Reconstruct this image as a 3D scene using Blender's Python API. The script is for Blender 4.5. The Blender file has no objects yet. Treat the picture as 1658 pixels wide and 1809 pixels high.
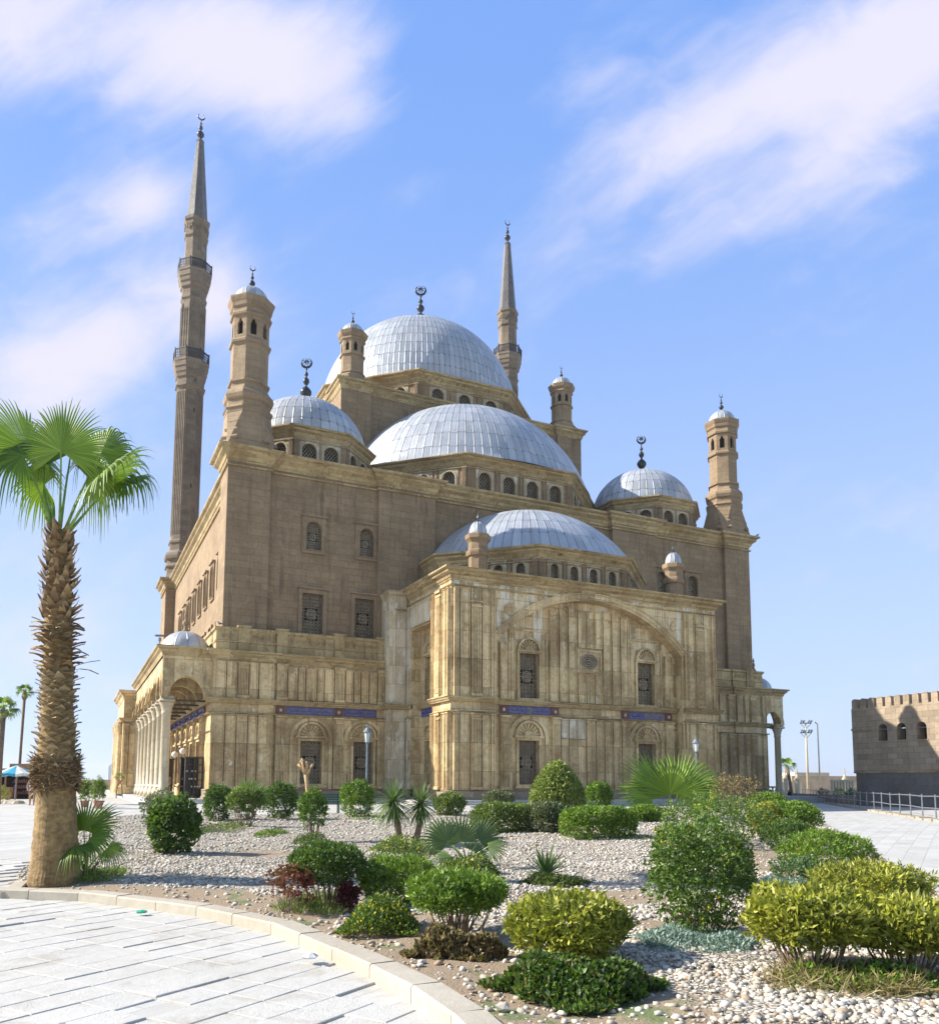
import bpy, bmesh, math, random
import numpy as np
from mathutils import Vector, Matrix
from mathutils.geometry import tessellate_polygon, delaunay_2d_cdt
R = math.radians
PI = math.pi
scene = bpy.context.scene
COL = scene.collection
# ------------------------------------------------------------ camera
CAM = Vector((-8.3909, -54.2728, 0.9768))
FW = Vector((0.43329, 0.89516, 0.10464)); RT = Vector((0.89993, -0.43601, 0.00354)); UP = Vector((-0.04879, -0.09263, 0.99450))
FPX = 1446.12; PPX = 829.0; PPY = 1232.93
cam_data = bpy.data.cameras.new("camera"); cam = bpy.data.objects.new("camera", cam_data); COL.objects.link(cam)
m = Matrix((RT, UP, -FW)).transposed().to_4x4(); m.translation = CAM
cam.matrix_world = m
cam_data.sensor_fit = 'HORIZONTAL'; cam_data.sensor_width = 36.0
cam_data.lens = FPX / 1658 * 36
cam_data.shift_x = 0.0; cam_data.shift_y = (PPY - 904.5) / 1658
cam_data.clip_start = 0.1; cam_data.clip_end = 20000
scene.camera = cam
# ------------------------------------------------------------ light, exposure
SUN_EL = R(34); SUN_DIR = Vector((-0.90 * math.cos(SUN_EL), 0.436 * math.cos(SUN_EL), math.sin(SUN_EL)))
sd = bpy.data.lights.new("sun", 'SUN'); sd.energy = 4.6; sd.angle = R(0.53); sd.color = (1.0, 0.93, 0.80)
sun = bpy.data.objects.new("sun", sd); COL.objects.link(sun)
sun.rotation_euler = SUN_DIR.to_track_quat('Z', 'Y').to_euler(); sun.location = (-60, 30, 60)
scene.view_settings.view_transform = 'Standard'; scene.view_settings.look = 'None'
scene.view_settings.exposure = 1.08; scene.view_settings.gamma = 1.0
scene.view_settings.use_curve_mapping = False
scene.cycles.max_bounces = 6; scene.cycles.diffuse_bounces = 3; scene.cycles.glossy_bounces = 3
scene.cycles.transparent_max_bounces = 6; scene.cycles.transmission_bounces = 4
scene.cycles.caustics_reflective = False; scene.cycles.caustics_refractive = False


class NT:
    """small helper for node trees"""
    def __init__(s, tree):
        s.t = tree; s.n = tree.nodes; s.l = tree.links; s.n.clear()
    def node(s, typ, **kw):
        n = s.n.new(typ)
        for k, v in kw.items(): setattr(n, k, v)
        return n
    def put(s, sock, v):
        if isinstance(v, bpy.types.NodeSocket): s.l.new(v, sock)
        elif v is not None:
            if sock.type == 'RGBA' and len(v) == 3: v = (*v, 1.0)
            sock.default_value = v
    def m(s, op, a, b=None, c=None, clamp=False):
        n = s.node('ShaderNodeMath', operation=op); n.use_clamp = clamp
        s.put(n.inputs[0], a)
        if b is not None: s.put(n.inputs[1], b)
        if c is not None: s.put(n.inputs[2], c)
        return n.outputs[0]
    def v(s, op, a, b=None):
        n = s.node('ShaderNodeVectorMath', operation=op); s.put(n.inputs[0], a)
        if b is not None:
            s.put(n.inputs['Scale'] if op == 'SCALE' else n.inputs[1], b)
        return n.outputs['Value'] if op in ('DOT_PRODUCT', 'LENGTH') else n.outputs['Vector']
    def xyz(s, x, y, z):
        n = s.node('ShaderNodeCombineXYZ')
        for i, q in enumerate((x, y, z)): s.put(n.inputs[i], q)
        return n.outputs[0]
    def sep(s, v):
        n = s.node('ShaderNodeSeparateXYZ'); s.put(n.inputs[0], v); return n.outputs
    def noise(s, vec, scale, detail=3, rough=0.55, dist=0.0):
        n = s.node('ShaderNodeTexNoise'); s.put(n.inputs['Vector'], vec)
        n.inputs['Scale'].default_value = scale; n.inputs['Detail'].default_value = detail
        n.inputs['Roughness'].default_value = rough; n.inputs['Distortion'].default_value = dist
        return n.outputs['Fac']
    def ramp(s, fac, lo, hi):
        n = s.node('ShaderNodeMapRange'); n.interpolation_type = 'SMOOTHSTEP'
        s.put(n.inputs['Value'], fac); n.inputs['From Min'].default_value = lo; n.inputs['From Max'].default_value = hi
        return n.outputs[0]
    def mix(s, f, a, b, typ='MIX'):
        n = s.node('ShaderNodeMix', data_type='RGBA', blend_type=typ)
        s.put(n.inputs[0], f); s.put(n.inputs[6], a); s.put(n.inputs[7], b)
        return n.outputs[2]
    def bump(s, h, strength=0.3, dist=0.05):
        n = s.node('ShaderNodeBump'); n.inputs['Strength'].default_value = strength
        n.inputs['Distance'].default_value = dist; s.put(n.inputs['Height'], h)
        return n.outputs[0]


# ------------------------------------------------------------ sky
world = bpy.data.worlds.new("World"); scene.world = world; world.use_nodes = True
w = NT(world.node_tree)
sky = w.node('ShaderNodeTexSky', sky_type='NISHITA'); sky.sun_disc = False
sky.sun_elevation = SUN_EL; sky.sun_rotation = math.atan2(SUN_DIR.x, SUN_DIR.y)
sky.altitude = 100; sky.air_density = 1.0; sky.dust_density = 0.4; sky.ozone_density = 2.2
dirv = w.node('ShaderNodeTexCoord').outputs['Generated']
df = w.v('DOT_PRODUCT', dirv, tuple(FW)); dfc = w.m('MAXIMUM', df, 0.08)
cu = w.m('DIVIDE', w.v('DOT_PRODUCT', dirv, tuple(RT)), dfc)
cv = w.m('DIVIDE', w.v('DOT_PRODUCT', dirv, tuple(UP)), dfc)
tilt = R(24)
ru = w.m('ADD', w.m('MULTIPLY', cu, math.cos(tilt)), w.m('MULTIPLY', cv, math.sin(tilt)))
rv = w.m('SUBTRACT', w.m('MULTIPLY', cv, math.cos(tilt)), w.m('MULTIPLY', cu, math.sin(tilt)))
ncoord = w.xyz(w.m('MULTIPLY', ru, 1.0), w.m('MULTIPLY', rv, 2.3), 0.37)
warp = w.noise(w.xyz(cu, cv, 1.7), 3.0, 4)
nv = w.v('ADD', ncoord, w.xyz(w.m('MULTIPLY', warp, 0.5), w.m('MULTIPLY', warp, 0.35), 0.0))
n1 = w.m('ADD', w.m('MULTIPLY', w.noise(nv, 2.6, 8, 0.6), 0.7), w.m('MULTIPLY', w.noise(nv, 7.0, 8, 0.6), 0.3))
def skyblob(px, py, sx, sy, amp, ang=0):
    u0 = (px - PPX) / FPX; v0 = (PPY - py) / FPX; sx /= FPX; sy /= FPX
    du = w.m('SUBTRACT', cu, u0); dv = w.m('SUBTRACT', cv, v0)
    c, s_ = math.cos(R(ang)), math.sin(R(ang))
    a = w.m('DIVIDE', w.m('ADD', w.m('MULTIPLY', du, c), w.m('MULTIPLY', dv, s_)), sx)
    b = w.m('DIVIDE', w.m('SUBTRACT', w.m('MULTIPLY', dv, c), w.m('MULTIPLY', du, s_)), sy)
    r2 = w.m('ADD', w.m('MULTIPLY', a, a), w.m('MULTIPLY', b, b))
    return w.m('MULTIPLY', w.m('EXPONENT', w.m('MULTIPLY', r2, -1.0)), amp)
BL = [(1230, 130, 330, 150, .16, 26), (1010, 110, 170, 120, .14, 20), (1420, 360, 260, 60, .26, 24), (60, 720, 240, 130, .30, 0), (120, 960, 220, 160, .20, 0), (330, 60, 260, 120, .25, 0), (120, 60, 420, 150, .62, -5), (540, 150, 210, 110, .50, -24), (640, 60, 90, 90, .25, 0), (255, 350, 80, 55, .5, 20), (60, 390, 130, 70, .2, 0),
      (390, 415, 60, 80, .30, 0), (190, 580, 260, 90, .80, 20), (385, 545, 80, 70, .45, 0), (1500, 110, 330, 120, .50, 22), (1180, 300, 300, 60, .42, 30), (1420, 280, 250, 50, .33, 26),
      (1640, 60, 180, 200, .38, 10), (700, 300, 160, 30, -.30, 20), (850, 180, 160, 140, -.45, 0), (760, 420, 260, 60, -.2, 10), (1250, 430, 220, 45, .18, 22), (20, 1130, 160, 50, .26, 0), (930, 640, 60, 160, .12, 0), (1640, 1200, 60, 50, .16, 0)]
tot = None
for b_ in BL:
    q = skyblob(*b_); tot = q if tot is None else w.m('ADD', tot, q)
cloud = w.m('ADD', tot, w.m('MULTIPLY', w.m('SUBTRACT', n1, 0.5), 2.1))
cmask = w.m('MULTIPLY', w.ramp(cloud, 0.0, 0.92), 0.97)
ahead = w.ramp(df, 0.15, 0.45)
cmask = w.m('MULTIPLY', cmask, ahead)
sepd = w.sep(dirv)
hz = w.ramp(sepd[2], -0.02, 0.75)
tone = w.mix(hz, (2.75, 3.5, 4.9), (1.0, 1.98, 4.5))
skyc = w.mix(w.m('MULTIPLY', ahead, 0.9), sky.outputs[0], tone)
skyc = w.mix(cmask, skyc, (3.95, 3.85, 4.6))
bg = w.node('ShaderNodeBackground'); w.put(bg.inputs[0], skyc); bg.inputs[1].default_value = 0.105
out = w.node('ShaderNodeOutputWorld'); w.l.new(bg.outputs[0], out.inputs[0])


# ------------------------------------------------------------ materials
def material(name):
    mt = bpy.data.materials.new(name); mt.use_nodes = True; t = NT(mt.node_tree)
    bs = t.node('ShaderNodeBsdfPrincipled'); o = t.node('ShaderNodeOutputMaterial')
    t.l.new(bs.outputs[0], o.inputs[0])
    return mt, t, bs
def wallcoords(t):
    g = t.node('ShaderNodeNewGeometry'); P = t.sep(g.outputs['Position']); N = t.sep(g.outputs['True Normal'])
    u = t.m('SUBTRACT', t.m('MULTIPLY', P[1], N[0]), t.m('MULTIPLY', P[0], N[1]))
    return g.outputs['Position'], u, P[2]
def stone(name, c1, c2, bw=0.9, bh=0.42, mortar=0.5, stain=(0.1, 0.07, 0.04), stainf=0.5, white=None, wthr=0.56, rough=0.85, gold=None, bumpd=0.02, vert=False, wz=0.0, bvar=0.2):
    mt, t, bs = material(name)
    P, u, z = wallcoords(t)
    uz = t.xyz(u, z, 0.0)
    br = t.node('ShaderNodeTexBrick'); t.put(br.inputs['Vector'], uz)
    br.inputs['Scale'].default_value = 1.0; br.inputs['Brick Width'].default_value = bw; br.inputs['Row Height'].default_value = bh
    br.inputs['Mortar Size'].default_value = 0.012; br.inputs['Mortar Smooth'].default_value = 0.3
    br.inputs['Color1'].default_value = (0, 0, 0, 1); br.inputs['Color2'].default_value = (1, 1, 1, 1); br.inputs['Mortar'].default_value = (0.5, 0.5, 0.5, 1)
    var = t.m('MULTIPLY', br.outputs['Color'], bvar)
    big = t.noise(P, 0.35, 4); fine = t.noise(P, 5.0, 5, 0.65)
    f = t.m('ADD', t.m('ADD', var, t.m('MULTIPLY', big, 0.55)), t.m('MULTIPLY', fine, 0.35))
    f = t.ramp(f, 0.30, 0.78)
    c = t.mix(f, c1, c2)
    streak = t.noise(t.xyz(t.m('MULTIPLY', u, 2.2), t.m('MULTIPLY', z, 0.22), 0.0), 1.0, 5, 0.6)
    if gold:
        gn = t.noise(P, 1.6, 6, 0.7, 0.8); c = t.mix(t.m('MULTIPLY', t.ramp(gn, 0.5, 0.68), 0.75), c, gold)
    sf = t.m('MULTIPLY', t.ramp(streak, 0.53, 0.75), stainf)
    c = t.mix(sf, c, stain)
    if white:
        wn = t.noise(t.xyz(t.m('MULTIPLY', u, 2.0 if vert else 1.1), t.m('MULTIPLY', z, 0.10 if vert else 0.5), 3.0), 1.3, 4, 0.65)
        wm = t.ramp(wn, wthr, wthr + 0.07)
        if wz: wm = t.m('MULTIPLY', wm, t.ramp(z, wz, wz + 1.5))
        c = t.mix(t.m('MULTIPLY', wm, 0.8), c, white)
    c = t.mix(t.m('MULTIPLY', br.outputs['Fac'], mortar), c, (0.10, 0.065, 0.035))
    top_ = t.noise(t.xyz(t.m('MULTIPLY', u, 3.5), t.m('MULTIPLY', z, 0.12), 7.0), 1.0, 6, 0.7); mott = t.noise(P, 1.1, 7, 0.72, 0.5)
    c = t.mix(t.m('MULTIPLY', t.ramp(mott, 0.52, 0.7), 0.3), c, tuple(min(.8, x * 1.35) for x in c2)); c = t.mix(t.m('MULTIPLY', t.ramp(top_, 0.55, 0.66), 0.5 * stainf), c, (0.07, 0.05, 0.035))
    pits = t.noise(P, 22.0, 3, 0.6); c = t.mix(t.m('MULTIPLY', t.ramp(pits, 0.62, 0.75), 0.35), c, stain)
    t.put(bs.inputs['Base Color'], c); bs.inputs['Roughness'].default_value = rough
    h = t.m('SUBTRACT', t.m('ADD', t.m('MULTIPLY', fine, 0.7), t.m('MULTIPLY', br.outputs['Color'], 0.3)), t.m('MULTIPLY', br.outputs['Fac'], 0.6))
    t.put(bs.inputs['Normal'], t.bump(t.m('ADD', h, t.m('MULTIPLY', mott, 0.8)), 0.8, bumpd * 2.0))
    return mt
def plain(name, c, rough=0.6, metal=0.0, var=0.25, scale=6.0, bumpv=0.0, alpha=None):
    mt, t, bs = material(name)
    tc = t.node('ShaderNodeTexCoord').outputs['Object']
    n = t.noise(tc, scale, 5, 0.6)
    dark = tuple(x * (1 - var) for x in c); lite = tuple(min(1, x * (1 + var)) for x in c)
    t.put(bs.inputs['Base Color'], t.mix(t.ramp(n, 0.3, 0.7), dark, lite))
    bs.inputs['Roughness'].default_value = rough; bs.inputs['Metallic'].default_value = metal
    if bumpv: t.put(bs.inputs['Normal'], t.bump(n, 0.6, bumpv))
    return mt
def leafmat(name, c1, c2, c3=None, trans=0.25, rough=0.5):
    mt, t, bs = material(name)
    at = t.node('ShaderNodeAttribute'); at.attribute_name = 'lv'; f = at.outputs['Fac']
    c = t.mix(t.m('MULTIPLY', f, 1.0, clamp=True), c1, c2)
    if c3: c = t.mix(t.ramp(f, 0.86, 0.93), c, c3)
    t.put(bs.inputs['Base Color'], c); bs.inputs['Roughness'].default_value = rough
    tr = t.node('ShaderNodeBsdfTranslucent'); t.put(tr.inputs[0], t.mix(0.22, c, (0.35, 0.62, 0.05), 'MIX'))
    mx = t.node('ShaderNodeMixShader'); mx.inputs[0].default_value = trans
    o = [n for n in t.n if n.type == 'OUTPUT_MATERIAL'][0]
    t.l.new(bs.outputs[0], mx.inputs[1]); t.l.new(tr.outputs[0], mx.inputs[2]); t.l.new(mx.outputs[0], o.inputs[0])
    return mt
def domemat(name, nseg, nrow, R0):
    mt, t, bs = material(name)
    tc = t.node('ShaderNodeTexCoord').outputs['Object']; p = t.sep(tc)
    th = t.m('DIVIDE', t.m('ARCTAN2', p[1], p[0]), 2 * PI / nseg)
    rr = t.v('LENGTH', tc); ph = t.m('DIVIDE', t.m('ARCSINE', t.m('DIVIDE', p[2], rr)), (PI / 2) / nrow)
    rad = t.m('SQRT', t.m('ADD', t.m('MULTIPLY', p[0], p[0]), t.m('MULTIPLY', p[1], p[1])))
    seg = t.m('MULTIPLY', rad, 2 * PI / nseg)
    dth = t.m('MULTIPLY', t.m('ABSOLUTE', t.m('SUBTRACT', t.m('FRACT', th), 0.5)), -1.0)
    d1 = t.m('MULTIPLY', t.m('ADD', dth, 0.5), seg)          # metres to the nearest standing seam
    ph2 = t.m('ADD', ph, t.m('MULTIPLY', t.m('FRACT', t.m('MULTIPLY', t.m('FLOOR', th), 0.5)), 0.12))
    dph = t.m('MULTIPLY', t.m('SUBTRACT', 0.5, t.m('ABSOLUTE', t.m('SUBTRACT', t.m('FRACT', ph2), 0.5))), R0 * PI / 2 / nrow)
    l1 = t.m('SUBTRACT', 1.0, t.ramp(d1, 0.025, 0.06)); l2 = t.m('SUBTRACT', 1.0, t.ramp(dph, 0.015, 0.045))
    line = t.m('MAXIMUM', l1, t.m('MULTIPLY', l2, 0.75))
    knot = t.m('MULTIPLY', t.m('SUBTRACT', 1.0, t.ramp(d1, 0.04, 0.10)), t.m('SUBTRACT', 1.0, t.ramp(dph, 0.04, 0.10)))
    wn = t.node('ShaderNodeTexWhiteNoise'); t.put(wn.inputs['Vector'], t.xyz(t.m('FLOOR', th), t.m('FLOOR', ph2), 0.0))
    n = t.noise(tc, 1.2, 5, 0.6); n2 = t.noise(tc, 7.0, 4, 0.6)
    f = t.m('ADD', t.m('MULTIPLY', wn.outputs['Value'], 0.35), t.m('MULTIPLY', n, 0.65))
    c = t.mix(t.ramp(f, 0.2, 0.85), (0.33, 0.36, 0.41), (0.52, 0.545, 0.59))
    c = t.mix(t.m('MULTIPLY', t.ramp(n2, 0.5, 0.75), 0.45), c, (0.33, 0.30, 0.27))
    c = t.mix(t.m('MULTIPLY', line, 0.42), c, (0.17, 0.16, 0.16)); c = t.mix(t.m('MULTIPLY', knot, 0.7), c, (0.05, 0.045, 0.04))
    t.put(bs.inputs['Base Color'], c); bs.inputs['Metallic'].default_value = 0.25
    t.put(bs.inputs['Roughness'], t.m('ADD', 0.38, t.m('MULTIPLY', n2, 0.22)))
    dent = t.noise(tc, 2.6, 4, 0.6); run = t.noise(t.xyz(t.m('MULTIPLY', th, 1.6), t.m('MULTIPLY', ph, 0.35), 2.0), 1.0, 4, 0.65)
    c = t.mix(t.m('MULTIPLY', t.ramp(run, 0.52, 0.68), 0.45), c, (0.27, 0.25, 0.23)); t.put(bs.inputs['Base Color'], c)
    t.put(bs.inputs['Normal'], t.bump(t.m('ADD', t.m('ADD', line, t.m('MULTIPLY', dent, 0.7)), t.m('MULTIPLY', wn.outputs['Value'], 0.25)), 0.7, 0.06))
    return mt

M = {}
M['upper'] = stone('sandstone_ashlar', (0.20, 0.134, 0.074), (0.36, 0.255, 0.150), 0.95, 0.46, 0.26, (0.11, 0.072, 0.04), 0.7, bvar=0.11)
M['cornice'] = stone('weathered_cornice_stone', (0.24, 0.165, 0.075), (0.52, 0.40, 0.215), 1.1, 2.0, 0.3, (0.13, 0.075, 0.02), 0.85, gold=(0.25, 0.155, 0.035))
M['turret'] = stone('turret_limestone', (0.22, 0.150, 0.088), (0.37, 0.27, 0.165), 0.8, 0.42, 0.2, (0.12, 0.085, 0.055), 0.4, bvar=0.1)
M['minaret'] = stone('minaret_limestone', (0.13, 0.095, 0.065), (0.25, 0.19, 0.13), 0.8, 0.6, 0.3, (0.09, 0.07, 0.055), 0.45)
M['alab'] = stone('alabaster_cladding', (0.25, 0.155, 0.062), (0.80, 0.61, 0.335), 1.15, 1.75, 0.6, (0.13, 0.075, 0.03), 0.7, white=(0.72, 0.64, 0.50), wthr=0.63, gold=(0.36, 0.225, 0.085), rough=0.6)
M['alabw'] = stone('bleached_alabaster', (0.26, 0.165, 0.068), (0.78, 0.60, 0.34), 1.2, 0.8, 0.6, (0.13, 0.075, 0.03), 0.7, white=(0.74, 0.68, 0.58), wthr=0.51, gold=(0.38, 0.24, 0.09), rough=0.6, vert=True, wz=9.5)
M['alabp'] = stone('pale_alabaster', (0.40, 0.30, 0.17), (0.74, 0.64, 0.47), 0.9, 1.3, 0.55, (0.24, 0.15, 0.075), 0.6, white=(0.76, 0.70, 0.60), wthr=0.55, rough=0.55)
M['marble'] = stone('white_marble', (0.40, 0.32, 0.20), (0.60, 0.51, 0.36), 3, 1.9, 0.25, (0.42, 0.30, 0.16), 0.35, rough=0.5)
M['base'] = stone('plinth_stone', (0.20, 0.15, 0.10), (0.38, 0.30, 0.21), 1.2, 0.7, 0.5, (0.12, 0.09, 0.06), 0.6, white=(0.52, 0.46, 0.38), wthr=0.6)
M['fortlow'] = stone('shade_darkened_grey_render', (0.115, 0.10, 0.095), (0.19, 0.17, 0.16), 0.9, 0.5, 0.25, (0.08, 0.07, 0.065), 0.4, bvar=0.08)  # grey plaster tone, with the mosque's shadow on this wall darkened into the colour
M['fort'] = stone('fort_limestone', (0.22, 0.17, 0.12), (0.38, 0.30, 0.215), 0.85, 0.42, 0.45, (0.17, 0.12, 0.08), 0.35)
M['grille'] = plain('bronze_grille', (0.27, 0.21, 0.14), 0.55, 0.3, 0.3)
M['pane'] = plain('dark_window_pane', (0.010, 0.008, 0.007), 0.95, 0.0, 0.3)
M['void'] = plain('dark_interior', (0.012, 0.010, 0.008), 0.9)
M['blue'] = plain('blue_painted_inscription', (0.02, 0.03, 0.42), 0.45, 0, 0.3, 9)
M['bluebg'] = plain('grey_blue_frieze', (0.13, 0.12, 0.16), 0.6, 0, 0.35, 6)
M['red'] = plain('dark_red_marble', (0.13, 0.035, 0.025), 0.4, 0, 0.35, 8)
M['finial'] = plain('dark_copper_finial', (0.045, 0.045, 0.05), 0.4, 0.6, 0.4, 9)
M['iron'] = plain('dark_iron', (0.035, 0.032, 0.034), 0.55, 0.5, 0.3)
M['spire'] = stone('lead_spire', (0.085, 0.078, 0.078), (0.16, 0.14, 0.13), 0.5, 0.45, 0.4, (0.05, 0.045, 0.04), 0.4, rough=0.45)
M['roof'] = plain('flat_roof_plaster', (0.36, 0.30, 0.22), 0.9)
M['woodred'] = plain('dark_wood', (0.05, 0.028, 0.018), 0.5)


# ------------------------------------------------------------ object bookkeeping
WO = {}
def tag(o, label=None, cat=None, group=None, kind=None):
    if label: o['label'] = label
    if cat: o['category'] = cat
    if group: o['group'] = group
    if kind: o['kind'] = kind
    return o
def empty(name, loc=(0, 0, 0), rz=0.0, parent=None):
    o = bpy.data.objects.new(name, None); COL.objects.link(o)
    loc = Vector(loc); WO[o] = loc; o.empty_display_size = 0.5
    o.location = loc - (WO[parent] if parent else Vector((0, 0, 0))); o.rotation_euler = (0, 0, rz)
    if parent: o.parent = parent
    return o
class MB:
    def __init__(s): s.v = []; s.f = []; s.mi = []; s.cm = 0; s.lv = []
    def add(s, vs, fs):
        b = len(s.v); s.v.extend([tuple(v) for v in vs]); s.f.extend([tuple(i + b for i in f) for f in fs]); s.mi.extend([s.cm] * len(fs))
    def box(s, x0, x1, y0, y1, z0, z1):
        s.add([(x0, y0, z0), (x1, y0, z0), (x1, y1, z0), (x0, y1, z0), (x0, y0, z1), (x1, y0, z1), (x1, y1, z1), (x0, y1, z1)],
              [(0, 3, 2, 1), (4, 5, 6, 7), (0, 1, 5, 4), (1, 2, 6, 5), (2, 3, 7, 6), (3, 0, 4, 7)])
    def frbox(s, fr, u0, u1, z0, z1, d0, d1):
        P = fr.p
        s.add([P(u0, z0, d1), P(u1, z0, d1), P(u1, z0, d0), P(u0, z0, d0), P(u0, z1, d1), P(u1, z1, d1), P(u1, z1, d0), P(u0, z1, d0)],
              [(0, 3, 2, 1), (4, 5, 6, 7), (0, 1, 5, 4), (1, 2, 6, 5), (2, 3, 7, 6), (3, 0, 4, 7)])
    def poly(s, pts, n):
        """flat polygon facing n"""
        tr = tessellate_polygon([[Vector(p) for p in pts]])
        fs = []
        for a, b, c in tr:
            nn = (Vector(pts[b]) - Vector(pts[a])).cross(Vector(pts[c]) - Vector(pts[a]))
            fs.append((a, b, c) if nn.dot(n) > 0 else (a, c, b))
        s.add(pts, fs)
    def wall(s, fr, outer, holes, d=0.0, depth=0.4, rim=True):
        """front face (tessellated, with holes) at offset d, reveals going back by depth; outer/holes are lists of (u,z)"""
        loops = [outer] + holes
        flat = [p for l in loops for p in l]
        tr = tessellate_polygon([[Vector((p[0], p[1], 0)) for p in l] for l in loops])
        fs = []
        for a, b, c in tr:
            A, B, C_ = flat[a], flat[b], flat[c]
            cr = (B[0] - A[0]) * (C_[1] - A[1]) - (B[1] - A[1]) * (C_[0] - A[0])
            fs.append((a, b, c) if cr > 0 else (a, c, b))
        ar = lambda l: abs(sum(l[i][0] * l[(i + 1) % len(l)][1] - l[(i + 1) % len(l)][0] * l[i][1] for i in range(len(l)))) / 2
        tri = sum(ar([flat[i] for i in f]) for f in fs)
        if holes and abs(tri - (ar(outer) - sum(ar(h) for h in holes))) > .01 * ar(outer):
            ed = []; o_ = 0
            for l in loops: ed += [(o_ + i, o_ + (i + 1) % len(l)) for i in range(len(l))]; o_ += len(l)
            r_ = delaunay_2d_cdt([Vector(p) for p in flat], ed, [], 1, 1e-5); flat = [(v[0], v[1]) for v in r_[0]]; fs = []
            def ins(x, y, l):
                c_ = False
                for i in range(len(l)):
                    (x1, y1), (x2, y2) = l[i][:2], l[(i + 1) % len(l)][:2]
                    if (y1 > y) != (y2 > y) and x < (x2 - x1) * (y - y1) / (y2 - y1) + x1: c_ = not c_
                return c_
            for f in r_[2]:
                cx_ = sum(flat[i][0] for i in f) / len(f); cy_ = sum(flat[i][1] for i in f) / len(f)
                if ins(cx_, cy_, outer) and not any(ins(cx_, cy_, h) for h in holes):
                    A, B, C_ = flat[f[0]], flat[f[1]], flat[f[2]]
                    fs.append(tuple(f) if (B[0] - A[0]) * (C_[1] - A[1]) - (B[1] - A[1]) * (C_[0] - A[0]) > 0 else tuple(reversed(f)))
        s.add([fr.p(u, z, d) for u, z in flat], fs)
        for k, l in enumerate(loops):
            if k == 0 and not rim: continue
            area = sum(l[i][0] * l[(i + 1) % len(l)][1] - l[(i + 1) % len(l)][0] * l[i][1] for i in range(len(l)))
            ccw = area > 0
            vs = [fr.p(u, z, d) for u, z in l] + [fr.p(u, z, d - depth) for u, z in l]
            n = len(l); qs = []
            for i in range(n):
                j = (i + 1) % n
                q = (i, i + n, j + n, j)
                if (k == 0) != ccw: q = q[::-1]
                qs.append(q)
            s.add(vs, qs)
    def tube(s, pts, rads, n=8, cap=True):
        pts = [Vector(p) for p in pts]; rings = []
        for i, p in enumerate(pts):
            d = (pts[min(i + 1, len(pts) - 1)] - pts[max(i - 1, 0)]).normalized()
            a = d.cross(Vector((0, 0, 1)) if abs(d.z) < 0.9 else Vector((1, 0, 0))).normalized(); b = d.cross(a)
            rings.append([p + (a * math.cos(2 * PI * k / n) + b * math.sin(2 * PI * k / n)) * rads[i] for k in range(n)])
        vs = [q for r_ in rings for q in r_]; fs = []
        for i in range(len(pts) - 1):
            for k in range(n):
                fs.append((i * n + k, (i + 1) * n + k, (i + 1) * n + (k + 1) % n, i * n + (k + 1) % n))
        if cap: fs.append(tuple(range(n))); fs.append(tuple(reversed(range((len(pts) - 1) * n, len(pts) * n))))
        s.add(vs, fs)
    def lathe(s, c, prof, n=16, rot=0.0, apothem=False, cap=True):
        k = 1 / math.cos(PI / n) if apothem else 1.0
        vs = []; fs = []
        for r, z in prof:
            for i in range(n):
                a = rot + 2 * PI * i / n; vs.append((c[0] + r * k * math.cos(a), c[1] + r * k * math.sin(a), c[2] + z))
        for j in range(len(prof) - 1):
            for i in range(n): fs.append((j * n + i, j * n + (i + 1) % n, (j + 1) * n + (i + 1) % n, (j + 1) * n + i))
        if cap: fs.append(tuple(reversed(range(n)))); fs.append(tuple(range((len(prof) - 1) * n, len(prof) * n)))
        s.add(vs, fs)
    def sweep(s, path, prof, z, closed=False):
        """moulding: path in plan, outward side = right of travel; prof list of (out, dz)"""
        path = [Vector((p[0], p[1])) for p in path]; n = len(path); k = len(prof); vs = []
        nr = lambda a, b: Vector(((b - a).normalized().y, -(b - a).normalized().x))
        for i in range(n):
            if closed: n1 = nr(path[i - 1], path[i]); n2 = nr(path[i], path[(i + 1) % n])
            else:
                n1 = nr(path[max(i - 1, 0)], path[max(i, 1)]) ; n2 = nr(path[min(i, n - 2)], path[min(i + 1, n - 1)])
            mt_ = (n1 + n2) / max(0.3, 1 + n1.dot(n2))
            for o, dz in prof: q = path[i] + mt_ * o; vs.append((q.x, q.y, z + dz))
        fs = []
        for i in range(n if closed else n - 1):
            j = (i + 1) % n
            for a in range(k - 1): fs.append((i * k + a, j * k + a, j * k + a + 1, i * k + a + 1))
            fs.append((i * k + k - 1, j * k + k - 1, j * k, i * k))
        if not closed: fs.append(tuple(reversed(range(k)))); fs.append(tuple((n - 1) * k + a for a in range(k)))
        s.add(vs, fs)
    def build(s, name, mat, parent=None, org=None, smooth=False, loc=None, rz=0.0, mesh_only=False):
        me = bpy.data.meshes.new(name)
        po = WO[parent] if parent else Vector((0, 0, 0))
        if org is None:
            org = po if parent else (Vector((sum(v[0] for v in s.v) / len(s.v), sum(v[1] for v in s.v) / len(s.v), min(v[2] for v in s.v))) if s.v else Vector())
        org = Vector(org)
        me.from_pydata([(v[0] - org.x, v[1] - org.y, v[2] - org.z) for v in s.v], [], s.f)
        mats = mat if isinstance(mat, (list, tuple)) else [mat]
        for q in mats: me.materials.append(q)
        if len(mats) > 1: me.polygons.foreach_set('material_index', s.mi)
        if smooth: me.polygons.foreach_set('use_smooth', [True] * len(s.f))
        if s.lv:
            at = me.attributes.new('lv', 'FLOAT', 'FACE'); at.data.foreach_set('value', s.lv)
        me.update()
        if mesh_only: return me
        return link(name, me, parent, org)
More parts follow.
